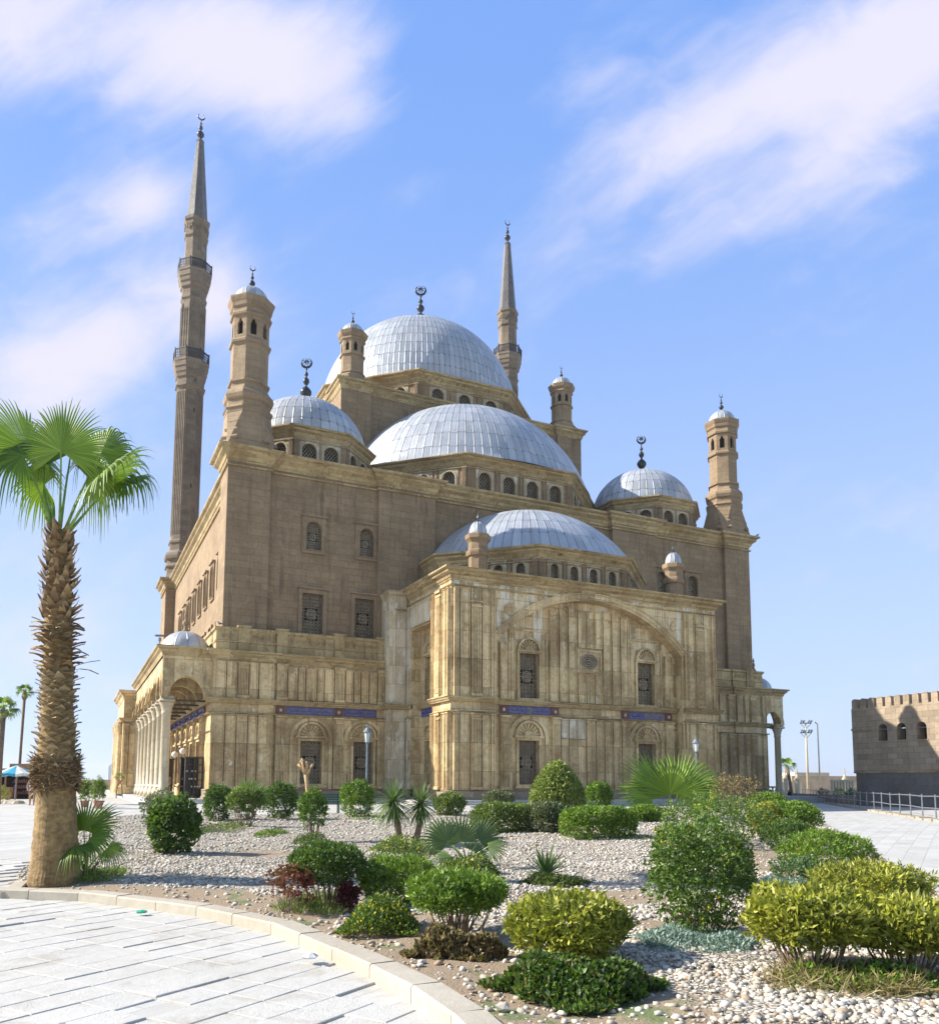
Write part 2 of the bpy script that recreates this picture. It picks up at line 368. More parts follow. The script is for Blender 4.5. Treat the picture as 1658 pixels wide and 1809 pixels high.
def link(name, me, parent=None, world=(0, 0, 0), rz=0.0, scale=None):
    o = bpy.data.objects.new(name, me); COL.objects.link(o)
    world = Vector(world); WO[o] = world
    if parent: o.parent = parent; o.location = world - WO[parent]
    else: o.location = world
    o.rotation_euler = (0, 0, rz)
    if scale: o.scale = scale
    return o
def copytree(o, parent=None, top=True):
    c = o.copy(); COL.objects.link(c)
    if parent: c.parent = parent
    for ch in list(o.children): copytree(ch, c, False)
    return c
class Fr:
    """wall frame: origin, outward normal (plan angle in degrees); u runs to the right seen from outside"""
    def __init__(s, ox, oy, ang): s.o = (ox, oy); s.a = ang; s.n = (math.cos(R(ang)), math.sin(R(ang))); s.U = (-s.n[1], s.n[0])
    def p(s, u, z, d=0.0): return (s.o[0] + s.U[0] * u + s.n[0] * d, s.o[1] + s.U[1] * u + s.n[1] * d, z)
    @property
    def rz(s): return R(s.a + 90)
def arch(u0, u1, z0, z1, n=12, rise=None):
    """loop: rectangle with a round (or segmental) head whose crown is at z1"""
    c = (u0 + u1) / 2; r = (u1 - u0) / 2; rise = r if rise is None else rise; zs = z1 - rise
    return [(u0, z0), (u1, z0)] + [(c + r * math.cos(PI * k / n), zs + rise * math.sin(PI * k / n)) for k in range(n + 1)]
def rect(u0, u1, z0, z1): return [(u0, z0), (u1, z0), (u1, z1), (u0, z1)]
# ============================================================ THE MOSQUE
mosque = tag(empty('mosque', (0, 0, 0)), 'great domed sandstone mosque with grey metal domes, two pencil minarets and alabaster lower walls', 'mosque')
M['drumframe'] = M.get('drumframe') or stone('pale_window_surround', (0.30, 0.235, 0.15), (0.50, 0.42, 0.30), 0.8, 0.8, 0.2, (0.2, 0.14, 0.08), 0.5, white=(.62, .57, .48), wthr=.58)
def corn(h, o): return [(-.25, 0), (.05, 0), (.07, .12 * h), (.2 * o, .17 * h), (.3 * o, .38 * h), (.62 * o, .56 * h), (.68 * o, .62 * h), (.68 * o, .74 * h), (.92 * o, .82 * h), (o, .88 * h), (o, h), (-.3, h)]
FR0 = Fr(0, 0, -90)
def ring(mb, cx, cz, r0, r1, d, n=12, t=.03):
    o = [(cx + r1 * math.cos(2 * PI * i / n), cz + r1 * math.sin(2 * PI * i / n)) for i in range(n)]
    i_ = [(cx + r0 * math.cos(2 * PI * i / n), cz + r0 * math.sin(2 * PI * i / n)) for i in range(n)]
    b = [FR0.p(u, z, d) for u, z in o] + [FR0.p(u, z, d) for u, z in i_] + [FR0.p(u, z, d - t) for u, z in i_]
    mb.add(b, [(k, (k + 1) % n, n + (k + 1) % n, n + k) for k in range(n)] + [(n + k, n + (k + 1) % n, 2 * n + (k + 1) % n, 2 * n + k) for k in range(n)])
def grille_mesh(w_, h, style):
    g = MB(); hw = w_ / 2
    if style == 'drum':
        st = w_ / 4.5; t = .022
        k = -int(h / st) - 2
        def seg(a, b):
            a = Vector(a); b = Vector(b); d = (b - a).normalized(); q = Vector((-d[1], d[0])) * t
            pts = [a - q, b - q, b + q, a + q]; g.add([FR0.p(p[0], p[1], 0) for p in pts], [(0, 1, 2, 3)])
        while k * st < w_ + h:
            c = -hw + k * st
            for sgn in (1, -1):
                # u = c*sgn + sgn*z/1.4
                lo, hi = 0.0, h; pts = []
                f = lambda z: sgn * (c + z / 1.35)
                zs = [z for z in np.linspace(0, h, 40) if -hw <= f(z) <= hw]
                if len(zs) > 1: seg((f(zs[0]), zs[0]), (f(zs[-1]), zs[-1]))
            k += 1
        return g
    nx = 6; c = w_ / nx; ny = max(3, round(h / c)); cz = h / ny; t = .014
    for i in range(nx + 1): g.frbox(FR0, -hw + i * c - t, -hw + i * c + t, 0, h, -.03, .0)
    for j in range(ny + 1): g.frbox(FR0, -hw, hw, j * cz - t, j * cz + t, -.028, .002)
    for i in range(nx):
        for j in range(ny):
            x = -hw + (i + .5) * c; z = (j + .5) * cz
            if abs(x) < c * 1.6 and abs(z - h / 2) < c * 1.6: continue
            ring(g, x, z, c * .24, c * .40, .004, 7)
    for r in (.3, .8, 1.3): ring(g, 0, h / 2, c * r, c * (r + .25), .01, 14)
    return g
WC = {}
def wloop(uc, z0, z1, w_, style): return rect(uc - w_ / 2, uc + w_ / 2, z0, z1) if style.startswith('rect') else arch(uc - w_ / 2, uc + w_ / 2, z0, z1, 10)
def window(fr, uc, z0, z1, w_, style, parent, mat, d=0.0, back=.26):
    key = (round(w_, 2), round(z1 - z0, 2), style, mat.name, back); h = z1 - z0
    if key not in WC:
        f = MB(); hw = w_ / 2
        if style == 'rect':
            f.wall(FR0, rect(-hw - .26, hw + .26, -.16, h + .28), [rect(-hw, hw, 0, h)], .13, .2)
            f.frbox(FR0, -hw - .34, hw + .34, h + .28, h + .42, -.02, .27); f.frbox(FR0, -hw - .32, hw + .32, -.26, -.16, -.02, .22)
        elif style == 'rectp':
            f.wall(FR0, rect(-hw - .17, hw + .17, -.1, h + .16), [rect(-hw, hw, 0, h)], .16, .2)
            f.frbox(FR0, -hw - .3, hw + .3, -.24, -.1, -.02, .27)
        elif style == 'arch':
            f.wall(FR0, rect(-hw - .3, hw + .3, -.18, h + .3), [arch(-hw, hw, 0, h, 12)], .12, .2)
            f.wall(FR0, arch(-hw - .16, hw + .16, -.05, h + .16, 14), [arch(-hw - .05, hw + .05, .0, h + .05, 14)], .19, .1)
            f.frbox(FR0, -hw - .38, hw + .38, h + .3, h + .4, -.02, .28); f.frbox(FR0, -.1, .1, h + .1, h + .36, -.02, .2)
            f.frbox(FR0, -hw - .33, hw + .33, -.27, -.18, -.02, .12)
        else:
            f.wall(FR0, rect(-hw - .26, hw + .26, -.02, h + .24), [arch(-hw, hw, 0, h, 10)], .05, .1)
            f.wall(FR0, arch(-hw - .14, hw + .14, 0, h + .14, 12), [arch(-hw - .03, hw + .03, 0.0, h + .03, 12)], .09, .06)
            f.frbox(FR0, -hw - .3, hw + .3, h + .24, h + .31, -.02, .12)
        fm = f.build('window', mat, None, org=(0, 0, 0), mesh_only=True)
        p = MB(); lp = wloop(0, 0, h, w_ + .02, style); p.poly([FR0.p(u, z, -back - .12) for u, z in lp], Vector((0, -1, 0)))
        pm = p.build('window_pane', M['pane'], None, org=(0, 0, 0), mesh_only=True)
        g = grille_mesh(w_, h, style); g.v = [(x, y + back, z) for x, y, z in g.v]
        gm = g.build('grille', M['grille'], None, org=(0, 0, 0), mesh_only=True)
        WC[key] = (fm, pm, gm)
    fm, pm, gm = WC[key]
    o = link('window', fm, parent, fr.p(uc, z0, d), fr.rz)
    for nm, me in (('window_pane', pm), ('grille', gm)):
        q = bpy.data.objects.new(nm, me); COL.objects.link(q); q.parent = o; WO[q] = WO[o]
    return o
def facewall(mb, fr, outer, wins, parent, wmat, d=0.0, depth=.4, rim=True):
    mb.wall(fr, outer, [wloop(uc, z0, z1, w_, st) for uc, z0, z1, w_, st in wins], d, depth, rim)
    for uc, z0, z1, w_, st in wins: window(fr, uc, z0, z1, w_, st, parent, wmat, d)

# ---------- main hall, upper sandstone walls
hw_ = MB(); FF = Fr(0, 0, -90)
def solid(mb, x0, x1, y0, y1, z0, z1): mb.box(x0, x1, y0, y1, z0, z1)
solid(hw_, 0, 2.85, 0, 2.85, 0, 22.6); solid(hw_, 43.15, 46, 0, 2.85, 0, 22.6)
up1 = [(5.97, 17.05, 19.1, 1.05, 'arch'), (9.80, 17.05, 19.1, 1.0, 'arch'), (6.0, 11.2, 13.98, 1.45, 'rect'), (9.72, 11.2, 13.98, 1.42, 'rect')]
up2 = [(39.55, 17.05, 19.1, 1.05, 'arch'), (36.2, 17.05, 19.1, 1.0, 'arch'), (39.8, 11.2, 13.98, 1.4, 'rect')]
facewall(hw_, FF, rect(2.85, 10.6, 9, 22.6), up1, mosque, M['turret'], -.35, .5)
facewall(hw_, FF, rect(35.4, 43.15, 9, 22.6), up2, mosque, M['turret'], -.35, .5)
solid(hw_, 10.6, 15, 0, 2, 0, 22.6); solid(hw_, 31, 35.4, 0, 2, 0, 22.6); solid(hw_, 15, 31, .45, 2, 0, 22.6)
FL = Fr(1.0, 40, 180)   # left wall of the hall; u = 40 - y
lw = []
for k in range(9):
    y = 4.7 + 3.55 * k
    lw.append((40 - y, 15.55, 18.0, 1.1, 'arch'))
    if k < 8: lw.append((40 - y, 10.9, 13.1, 1.3, 'rectp'))
facewall(hw_, FL, rect(0.3, 37.15, 5, 22.6), lw, mosque, M['turret'], 0, .5)
solid(hw_, 1.6, 45, 43.4, 44, 0, 22.6); solid(hw_, 44.6, 45.2, 2.85, 40, 0, 22.6)
solid(hw_, 0, 4.2, 39.8, 44.4, 0, 22.6); solid(hw_, 41.8, 46, 39.8, 44.4, 0, 22.6)
hw_.build('wall', M['upper'], mosque)
rf = MB(); rf.box(.8, 45.2, .6, 43.8, 22.9, 23.15); rf.build('roof', M['roof'], mosque)
cn = MB()
path = [(0, 44.4), (0, 39.8), (1, 39.8), (1, 2.85), (0, 2.85), (0, 0), (2.85, 0), (2.85, .35), (10.6, .35), (10.6, 0), (15, 0), (15, .45), (31, .45), (31, 0), (35.4, 0), (35.4, .35), (43.15, .35), (43.15, 0), (46, 0), (46, 2.85), (45.2, 2.85), (45.2, 39.8), (46, 39.8), (46, 44.4)]
cn.sweep(path, corn(1.0, .72), 22.35); cn.sweep(path, [(-.1, 0), (.12, 0), (.16, .06), (.12, .12), (-.1, .12)], 22.05)
cn.build('cornice', M['cornice'], mosque)
# back half: low courtyard walls behind the hall
cw = MB(); cw.box(.6, 45.4, 44.4, 98, 0, 9.2); cw.build('courtyard_wing', M['upper'], mosque)

# ---------- lower alabaster storey
AB = MB(); FLU = MB(); PAR = MB(); CN2 = MB(); FZ = MB(); RD = MB(); BL_ = MB(); BAS = MB(); PW = MB()
def fluted(fr, u0, u1, z0, z1, d, mb=None):
    own = mb is None; mb = mb or MB()
    mb.frbox(fr, u0, u1, z0, z1, d - .1, d + .22)
    n = 6; s_ = (u1 - u0 - .08) / n
    for k in range(n): a = u0 + .04 + k * s_; mb.frbox(fr, a + s_ * .2, a + s_ * .8, z0 + .25, z1 - .45, d + .05, d + .29)
    mb.frbox(fr, u0 - .05, u1 + .05, z1 - .14, z1, d - .1, d + .34); mb.frbox(fr, u0 - .02, u1 + .02, z1 - .42, z1 - .34, d - .1, d + .31)
    mb.frbox(fr, u0 - .04, u1 + .04, z0, z0 + .18, d - .1, d + .33)
    if own: mb.build('fluted_pilaster', M['alab'], mosque)
def panel(mb, fr, u0, u1, z0, z1, d, b=.06):
    own = mb is PW; mb = MB() if own else mb
    mb.frbox(fr, u0 + b * 1.2, u1 - b * 1.2, z0 + b, z1 - b, d - .1, d + .13)
    for a in ((u0, u0 + b, z0, z1), (u1 - b, u1, z0, z1), (u0 + b, u1 - b, z0, z0 + b), (u0 + b, u1 - b, z1 - b, z1)):
        mb.frbox(fr, a[0], a[1], a[2], a[3], d - .1, d + .19)
    if own: mb.build('marble_panel', M['alabp'], mosque)
def lunette(mb, fr, uc, z, r, d, rs=.0):
    n = 14
    def arc(ra, rb, d0, d1):
        L = [(uc + ra * math.cos(PI * k / n), z + ra * math.sin(PI * k / n)) for k in range(n + 1)]
        I = [(uc + rb * math.cos(PI * k / n), z + rb * math.sin(PI * k / n)) for k in range(n, -1, -1)]
        mb.wall(fr, L + I, [], d1, d1 - d0)
    arc(r, r * .84, d - .05, d + .21); arc(r * .34, .02, d - .05, d + .16)
    for k in range(9):
        a = PI * (k + .5) / 9; c_, s_ = math.cos(a), math.sin(a); t = .03
        mb.wall(fr, [(uc + r * .34 * c_ + t * s_, z + r * .34 * s_ - t * c_), (uc + r * .8 * c_ + t * 2 * s_, z + r * .8 * s_ - t * 2 * c_), (uc + r * .8 * c_ - t * 2 * s_, z + r * .8 * s_ + t * 2 * c_), (uc + r * .34 * c_ - t * s_, z + r * .34 * s_ + t * c_)], [], d + .11, .13)
    mb.frbox(fr, uc - r - .08, uc + r + .08, z - .14, z, d - .05, d + .26)
def archband(mb, fr, uc, z0, zs, r0, r1, d):
    n = 16
    L = [(uc + r1, z0)] + [(uc + r1 * math.cos(PI * k / n), zs + r1 * math.sin(PI * k / n)) for k in range(n + 1)] + [(uc - r1, z0), (uc - r0, z0)] + \
        [(uc + r0 * math.cos(PI * k / n), zs + r0 * math.sin(PI * k / n)) for k in range(n, -1, -1)] + [(uc + r0, z0)]
    mb.wall(fr, L, [], d + .13, .16)
def script(mb, fr, u0, u1, z0, z1, d, seed):
    """flowing raised strokes of a carved inscription"""
    rn = random.Random(seed); u = u0 + .06; h = z1 - z0
    while u < u1 - .12:
        wd = rn.uniform(.08, .2); base = z0 + h * rn.uniform(.22, .34)
        if u + wd > u1 - .03: break
        n = 5; pts = [(u + wd * k / n, base + h * .12 * math.sin(PI * k / n + rn.random())) for k in range(n + 1)]
        for a, b in zip(pts, pts[1:]): mb.wall(fr, [(a[0], a[1]), (b[0] + .01, b[1]), (b[0] + .01, b[1] + h * .11), (a[0], a[1] + h * .11)], [], d + .02, .03)
        if rn.random() < .6:
            x = u + wd * rn.random(); mb.wall(fr, rect(x, x + .03, base, base + h * rn.uniform(.35, .6)), [], d + .022, .03)
        for _ in range(rn.randint(0, 2)):
            x = u + wd * rn.random(); zz = z0 + h * rn.uniform(.6, .85); mb.wall(fr, rect(x, x + .04, zz, zz + .04), [], d + .02, .03)
        u += wd + rn.uniform(.015, .05)
def redsq(fr, uc, d, z=5.75, s_=.29):
    q = MB(); q.frbox(fr, uc - s_, uc + s_, z - s_, z + s_, d - .05, d + .07); q.frbox(fr, uc - s_ * .6, uc + s_ * .6, z - s_ * .6, z + s_ * .6, d, d + .10)
    o = q.build('red_marble_tile', M['red'], mosque); q = MB()
    q.wall(fr, [(uc + .09 * math.cos(PI * k / 6), z + .11 * math.sin(PI * k / 6)) for k in range(12)], [], d + .125, .05)
    q.build('roundel', M['alabp'], o)
def blueband(fr, u0, u1, d, seed, z0=5.5, z1=6.02, gaps=None):
    q = MB(); q.frbox(fr, u0, u1, z0, z1, d - .05, d + .05); fz = q.build('frieze_panel', M['bluebg'], mosque); BL_ = MB()
    fw_ = .035
    for a in (gaps or [(u0 + .05, u1 - .05)]):
        for b in ((a[0], a[1], z0 + .03, z0 + .03 + fw_), (a[0], a[1], z1 - .03 - fw_, z1 - .03), (a[0], a[0] + fw_, z0 + .03, z1 - .03), (a[1] - fw_, a[1], z0 + .03, z1 - .03)): BL_.frbox(fr, *b, d, d + .062)
        script(BL_, fr, a[0] + .08, a[1] - .08, z0 + .08, z1 - .08, d + .05, seed)
    BL_.build('inscription', M['blue'], fz)
SPROF = [(-.1, 0), (.2, 0), (.22, .06), (.28, .12), (.31, .2), (.38, .26), (.38, .32), (-.1, .32)]
BPROF = [(-.1, 0), (.16, 0), (.22, .05), (.16, .1), (-.1, .1)]
FA = Fr(0, -.65, -90)
def winbay(mb, fr, uc, w_, u0, u1, d, par, z0=.95, z1=3.8):
    lunette(mb, fr, uc, z1 + .3, w_ * .66, d); archband(mb, fr, uc, .6, z1 + .12, w_ * .82, w_ * .99, d)
# left range, front face
lo1 = [(5.86, .95, 3.77, 1.45, 'rectp'), (9.47, .95, 3.8, 1.42, 'rectp')]
facewall(AB, FA, rect(3.3, 11.1, 0, 9.0), lo1, mosque, M['alab'], 0, .5)
AB.box(-.6, 3.3, -.8, 1.5, 0, 9.0)
FA2 = Fr(0, -.8, -90)
for z0, z1 in ((.62, 5.35), (6.4, 8.75)):
    for a, b in ((-.4, .18), (.26, .88), (1.66, 2.2), (2.3, 3.2)): panel(AB, FA2, a, b, z0, z1, 0, .05)
    fluted(FA2, .95, 1.6, z0, z1, 0)
for u in (3.45, 7.38, 10.45): fluted(FA, u, u + .66, .62, 5.38, 0); fluted(FA, u, u + .66, 6.4, 8.8, 0)
winbay(AB, FA, 5.86, 1.45, 4.1, 7.35, 0, mosque); winbay(AB, FA, 9.47, 1.42, 8.1, 10.4, 0, mosque)
for a, b in ((4.2, 4.78), (4.92, 5.32), (5.42, 6.1), (6.2, 6.6), (6.68, 7.3), (8.15, 8.65), (8.75, 9.15), (9.25, 9.75), (9.85, 10.35)): panel(AB, FA, a, b, 6.45, 8.6, 0, .07)
redsq(FA, 3.78, 0); redsq(FA, 7.71, 0)
blueband(FA, 4.15, 7.38, 0, 3); blueband(FA, 8.05, 10.4, 0, 5)
# mouldings of the lower storey (plan path round the left range)
lp_ = [(-.6, 40), (-.6, -.8), (3.3, -.8), (3.3, -.65), (11.1, -.65), (11.1, .2)]
CN2.sweep(lp_, SPROF, 6.05); CN2.sweep(lp_, BPROF, 5.38); CN2.sweep(lp_, corn(.62, .42), 8.82)
PAR.sweep([(-.45, 40), (-.45, -.65), (3.3, -.65), (3.3, -.5), (11.1, -.5), (11.1, .2)], [(-.3, 0), (.0, 0), (.0, .55), (.05, .6), (.05, .68), (.0, .72), (.0, 1.3), (.12, 1.4), (.12, 1.55), (-.3, 1.55)], 9.44)
for u, d in ((.95, .16), (3.45, 0), (7.38, 0), (10.45, 0)):
    f_ = Fr(0, -.5, -90); PAR.frbox(f_, u - .02, u + .68, 9.45, 11.1, -.22, d + .14); PAR.frbox(f_, u - .1, u + .76, 11.02, 11.15, -.24, d + .22); PAR.frbox(f_, u - .08, u + .74, 10.05, 10.17, -.2, d + .19)
rn = random.Random(4)
def scroll(mb, fr, u0, u1, z, d):
    n = max(2, int((u1 - u0) / .42)); st = (u1 - u0) / n
    for k in range(n):
        uc = u0 + (k + .5) * st
        for r in (.17, .08):
            L = [(uc + r * math.cos(2 * PI * i / 10), z + r * math.sin(2 * PI * i / 10)) for i in range(10)]
            I = [(uc + (r - .045) * math.cos(2 * PI * i / 10), z + (r - .045) * math.sin(2 * PI * i / 10)) for i in range(10)]
            mb.wall(fr, L, [I[::-1]], d + .05, .07)
scroll(PAR, Fr(0, -.65, -90), -.3, .85, 10.42, 0); scroll(PAR, Fr(0, -.65, -90), 1.7, 3.2, 10.42, 0)
scroll(PAR, Fr(0, -.5, -90), 4.2, 7.3, 10.42, 0); scroll(PAR, Fr(0, -.5, -90), 8.15, 10.4, 10.42, 0)
# left range, side face under the gallery (faces -X)
FS = Fr(-.6, 40, 180)
sw_ = [(40 - (4.0 + 3.4 * k), .95, 3.77, 1.35, 'rectp') for k in range(4)]
facewall(AB, FS, rect(0, 38.5, 0, 9.0), sw_, mosque, M['alab'], 0, .4)
for k in range(11):
    u = 40 - (2.1 + 3.4 * k); fluted(FS, u - .3, u + .3, .62, 5.38, 0)
    if k < 5: lunette(AB, FS, u - 1.9, 4.1, .95, 0)
    if k < 9: redsq(FS, u, 0); blueband(FS, u - 3.05, u - .35, 0, 20 + k)
# right range
facewall(AB, FA, rect(34.9, 43.0, 0, 9.0), [(36.7, .95, 3.8, 1.42, 'rectp'), (40.1, .95, 3.8, 1.42, 'rectp')], mosque, M['alab'], 0, .5)
AB.box(43.0, 46.6, -.8, 1.5, 0, 9.0); AB.box(45.9, 46.6, 1.5, 60, 0, 9.0)
for z0, z1 in ((.62, 5.35), (6.4, 8.75)):
    for a, b in ((43.1, 43.9), (44.0, 44.55), (45.3, 45.9), (46.0, 46.5)): panel(AB, FA2, a, b, z0, z1, 0, .05)
    fluted(FA2, 44.6, 45.25, z0, z1, 0)
    for u in (34.95, 38.0, 42.2): fluted(FA, u, u + .66, z0, z1, 0)
    for a, b in ((41.3, 42.1),): panel(AB, FA, a, b, z0, z1, 0, .05)
rp_ = [(34.9, .2), (34.9, -.65), (43.0, -.65), (43.0, -.8), (46.6, -.8), (46.6, 60)]
CN2.sweep(rp_, SPROF, 6.05); CN2.sweep(rp_, BPROF, 5.38); CN2.sweep(rp_, corn(.62, .42), 8.82)
PAR.build('parapet', M['cornice'], mosque); PAR = MB(); PAR.sweep([(34.9, .2), (34.9, -.5), (43.0, -.5), (43.0, -.65), (46.45, -.65), (46.45, 40)], [(-.3, 0), (.0, 0), (.0, .55), (.05, .6), (.05, .68), (.0, .72), (.0, 1.3), (.12, 1.4), (.12, 1.55), (-.3, 1.55)], 9.44)
scroll(PAR, Fr(0, -.65, -90), 43.1, 46.3, 10.42, 0); PAR.frbox(Fr(0, -.65, -90), 44.5, 45.3, 9.44, 11.12, -.2, .14)

# ---------- the projecting front wing (12.35..33.65, front at y=-8.76)
BX0, BX1, BY = 12.35, 33.65, -8.76
FB = Fr(0, BY, -90); FRc = Fr(0, -8.0, -90)
WG = MB()
Rr = 10.07; zc_ = 13.35 - Rr
def arcp(x, off=0.0): return zc_ + math.sqrt(max(0, (Rr + off) ** 2 - (x - 23) ** 2))
arcpts = [(15.5 + 15.0 * k / 40, arcp(15.5 + 15.0 * k / 40)) for k in range(41)]
outer = [(BX0, 0), (15.5, 0)] + arcpts + [(30.5, 0), (BX1, 0), (BX1, 14.0), (BX0, 14.0)]
WG.wall(FB, outer, [], 0, .9, rim=False)
for a, b in ((15.2, 15.5), (30.5, 30.8)): AB.frbox(FB, a, b, 0, 10.0, -.85, -.004)
# voussoir edge along the arch
VS = MB(); nb = 44
for k in range(nb):
    a0 = math.atan2(10.0 - zc_, -7.5); a1 = math.atan2(10.0 - zc_, 7.5)
    t0 = a0 + (a1 - a0) * k / nb; t1 = a0 + (a1 - a0) * (k + .96) / nb
    q = [(23 + r * math.cos(t), zc_ + r * math.sin(t)) for r, t in ((Rr - .02, t0), (Rr - .02, t1), (Rr + .16, t1), (Rr + .16, t0))]
    VS.wall(FB, q, [], .05, .80)
VS.frbox(FB, 15.42, 15.56, 6.4, 10.0, -.3, .04); VS.frbox(FB, 30.44, 30.58, 0.4, 10.0, -.3, .04)
for ra, rb, dd in ((Rr + .16, Rr + .42, .10), (Rr + .42, Rr + .5, .17)):
    T_ = [a0 + (a1 - a0) * k / 40 for k in range(41)]
    VS.wall(FB, [(23 + ra * math.cos(t), zc_ + ra * math.sin(t)) for t in T_] + [(23 + rb * math.cos(t), zc_ + rb * math.sin(t)) for t in reversed(T_)], [], dd, dd + .03)
VS.build('arch_band', M['alab'], mosque)
# the recessed wall of the arch
rw = [(18.25, .95, 3.8, 1.52, 'rectp'), (27.75, .95, 3.8, 1.52, 'rectp'), (18.3, 6.55, 9.5, 1.48, 'rectp'), (27.8, 6.55, 9.5, 1.5, 'rectp')]
oc = [(23.07 + .68 * math.cos(2 * PI * k / 24), 9.3 + .54 * math.sin(2 * PI * k / 24)) for k in range(24)]
arcin = [(30.5 - 15.0 * k / 30, arcp(30.5 - 15.0 * k / 30) + .25) for k in range(31)]
WG.wall(FRc, [(15.5, 0), (30.5, 0)] + arcin, [wloop(*a) for a in rw] + [oc], 0, .4, rim=False)
for a in rw: window(FRc, *a, mosque, M['alab'])
OC = MB()
for r0, r1, d in ((1.0, .86, .03), (.8, .7, -.02), (.5, .4, -.04), (.3, .12, -.02)):
    L = [(23.07 + .7 * r0 * math.cos(2 * PI * k / 24), 9.3 + .56 * r0 * math.sin(2 * PI * k / 24)) for k in range(24)]
    I = [(23.07 + .7 * r1 * math.cos(2 * PI * k / 24), 9.3 + .56 * r1 * math.sin(2 * PI * k / 24)) for k in range(24)]
    OC.wall(FRc, L, [I], d, .05)
for k in range(24):
    a = 2 * PI * k / 24; c_, s_ = math.cos(a), math.sin(a)
    OC.wall(FRc, [(23.07 + .36 * c_ + .025 * s_, 9.3 + .29 * s_ - .025 * c_), (23.07 + .6 * c_ + .025 * s_, 9.3 + .48 * s_ - .025 * c_), (23.07 + .6 * c_ - .025 * s_, 9.3 + .48 * s_ + .025 * c_), (23.07 + .36 * c_ - .025 * s_, 9.3 + .29 * s_ + .025 * c_)], [], -.03, .03)
ocw = OC.build('oval_window', M['grille'], mosque)
p_ = MB(); p_.poly([FRc.p(u, z, -.2) for u, z in oc], Vector((0, -1, 0))); p_.build('window_pane', M['pane'], ocw)
panel(AB, FRc, 22.1, 24.05, 8.58, 10.05, -.02, .09) if False else None
for a in ((22.08, 22.2, 8.5, 10.08), (23.94, 24.06, 8.5, 10.08), (22.2, 23.94, 8.5, 8.62), (22.2, 23.94, 9.96, 10.08)): AB.frbox(FRc, *a, -.05, .09)
# recess decoration
for u0, u1 in ((16.12, 16.78), (20.02, 20.6), (25.62, 26.26), (29.45, 30.1)): fluted(FRc, u0, u1, .62, 5.36, 0)
fluted(FRc, 22.72, 23.38, .62, 5.36, 0)
for uc in (18.25, 27.75): winbay(AB, FRc, uc, 1.52, 0, 0, 0, mosque)
for a, b in ((20.68, 21.25), (21.33, 21.93), (22.0, 22.6)): panel(PW, FRc, a, b, 4.0, 5.3, 0, .05); panel(AB, FRc, a, b, .62, 3.95, 0, .05)
for a, b in ((23.48, 24.1), (24.2, 24.8), (24.9, 25.52)): panel(AB, FRc, a, b, .62, 5.3, 0, .05)
for a, b in ((16.12, 16.78), (29.45, 30.1)): panel(AB, FRc, a, b, 6.42, 10.1, 0, .06)
for uc in (18.3, 27.8):
    panel_z = 11.0
    for q in ((uc - 1.48, uc - 1.36, 6.42, 11.0), (uc + 1.3, uc + 1.42, 6.42, 11.0), (uc - 1.55, uc + 1.5, 11.0, 11.1)): AB.frbox(FRc, *q, -.05, .08)
    for q in ((uc - 1.3, uc - .98), (uc + .98, uc + 1.25)): AB.frbox(FRc, q[0], q[1], 6.42, 10.9, -.05, .04)
    lunette(AB, FRc, uc, 9.72, .86, 0)
PN = [(19.88, 20.5), (20.62, 21.24), (21.34, 21.96), (24.16, 24.78), (24.9, 25.5), (25.62, 26.26)]
for a, b in PN: panel(AB, FRc, a, b, 6.42, min(arcp(a), arcp(b)) - .28, 0, .06)
for a, b in ((22.1, 22.7), (22.78, 23.38), (23.46, 24.06)): panel(AB, FRc, a, b, 6.42, 8.42, 0, .06); panel(AB, FRc, a, b, 10.2, 12.75, 0, .06)
for uc in (16.42, 20.28, 25.95, 29.75): redsq(FRc, uc, 0)
blueband(FRc, 16.75, 19.95, 0, 8, gaps=[(16.8, 18.1), (18.6, 19.9)]); blueband(FRc, 26.3, 29.4, 0, 9, gaps=[(26.35, 27.6)])
CN2.sweep([(15.5, -8.0), (30.5, -8.0)], SPROF, 6.05); CN2.sweep([(15.5, -8.0), (30.5, -8.0)], BPROF, 5.38)
# front piers of the wing
for s_ in (0, 1):
    f = (lambda a, b: (a, b)) if not s_ else (lambda a, b: (46 - b, 46 - a))
    for z0, z1 in ((.62, 5.36), (6.4, 13.25)):
        for a, b in ((12.5, 12.84), (12.92, 13.58), (14.45, 15.02), (15.08, 15.36)): u = f(a, b); panel(AB, FB, u[0], u[1], z0, z1, 0, .05)
    u = f(13.66, 14.36); fluted(FB, u[0], u[1], .62, 5.36, 0); fluted(FB, u[0], u[1], 6.4, 12.45, 0); panel(AB, FB, u[0], u[1], 12.5, 13.25, 0, .06)
# spandrels: raised discs and line mouldings
for uc, n_ in ((16.5, 20), (29.7, 8)):
    L = [(uc + (.42 if n_ == 20 else .3) * math.cos(2 * PI * k / 20) * (1 if n_ == 20 or k % 2 else .6), 12.15 + (.42 if n_ == 20 else .38) * math.sin(2 * PI * k / 20) * (1 if n_ == 20 or k % 2 else .6)) for k in range(20)]
    AB.wall(FB, L, [], .09, .12)
AB.frbox(FB, 15.1, 30.9, 13.36, 13.46, -.05, .08)
AB.frbox(FB, 22.3, 23.9, 13.5, 13.92, -.05, .09)
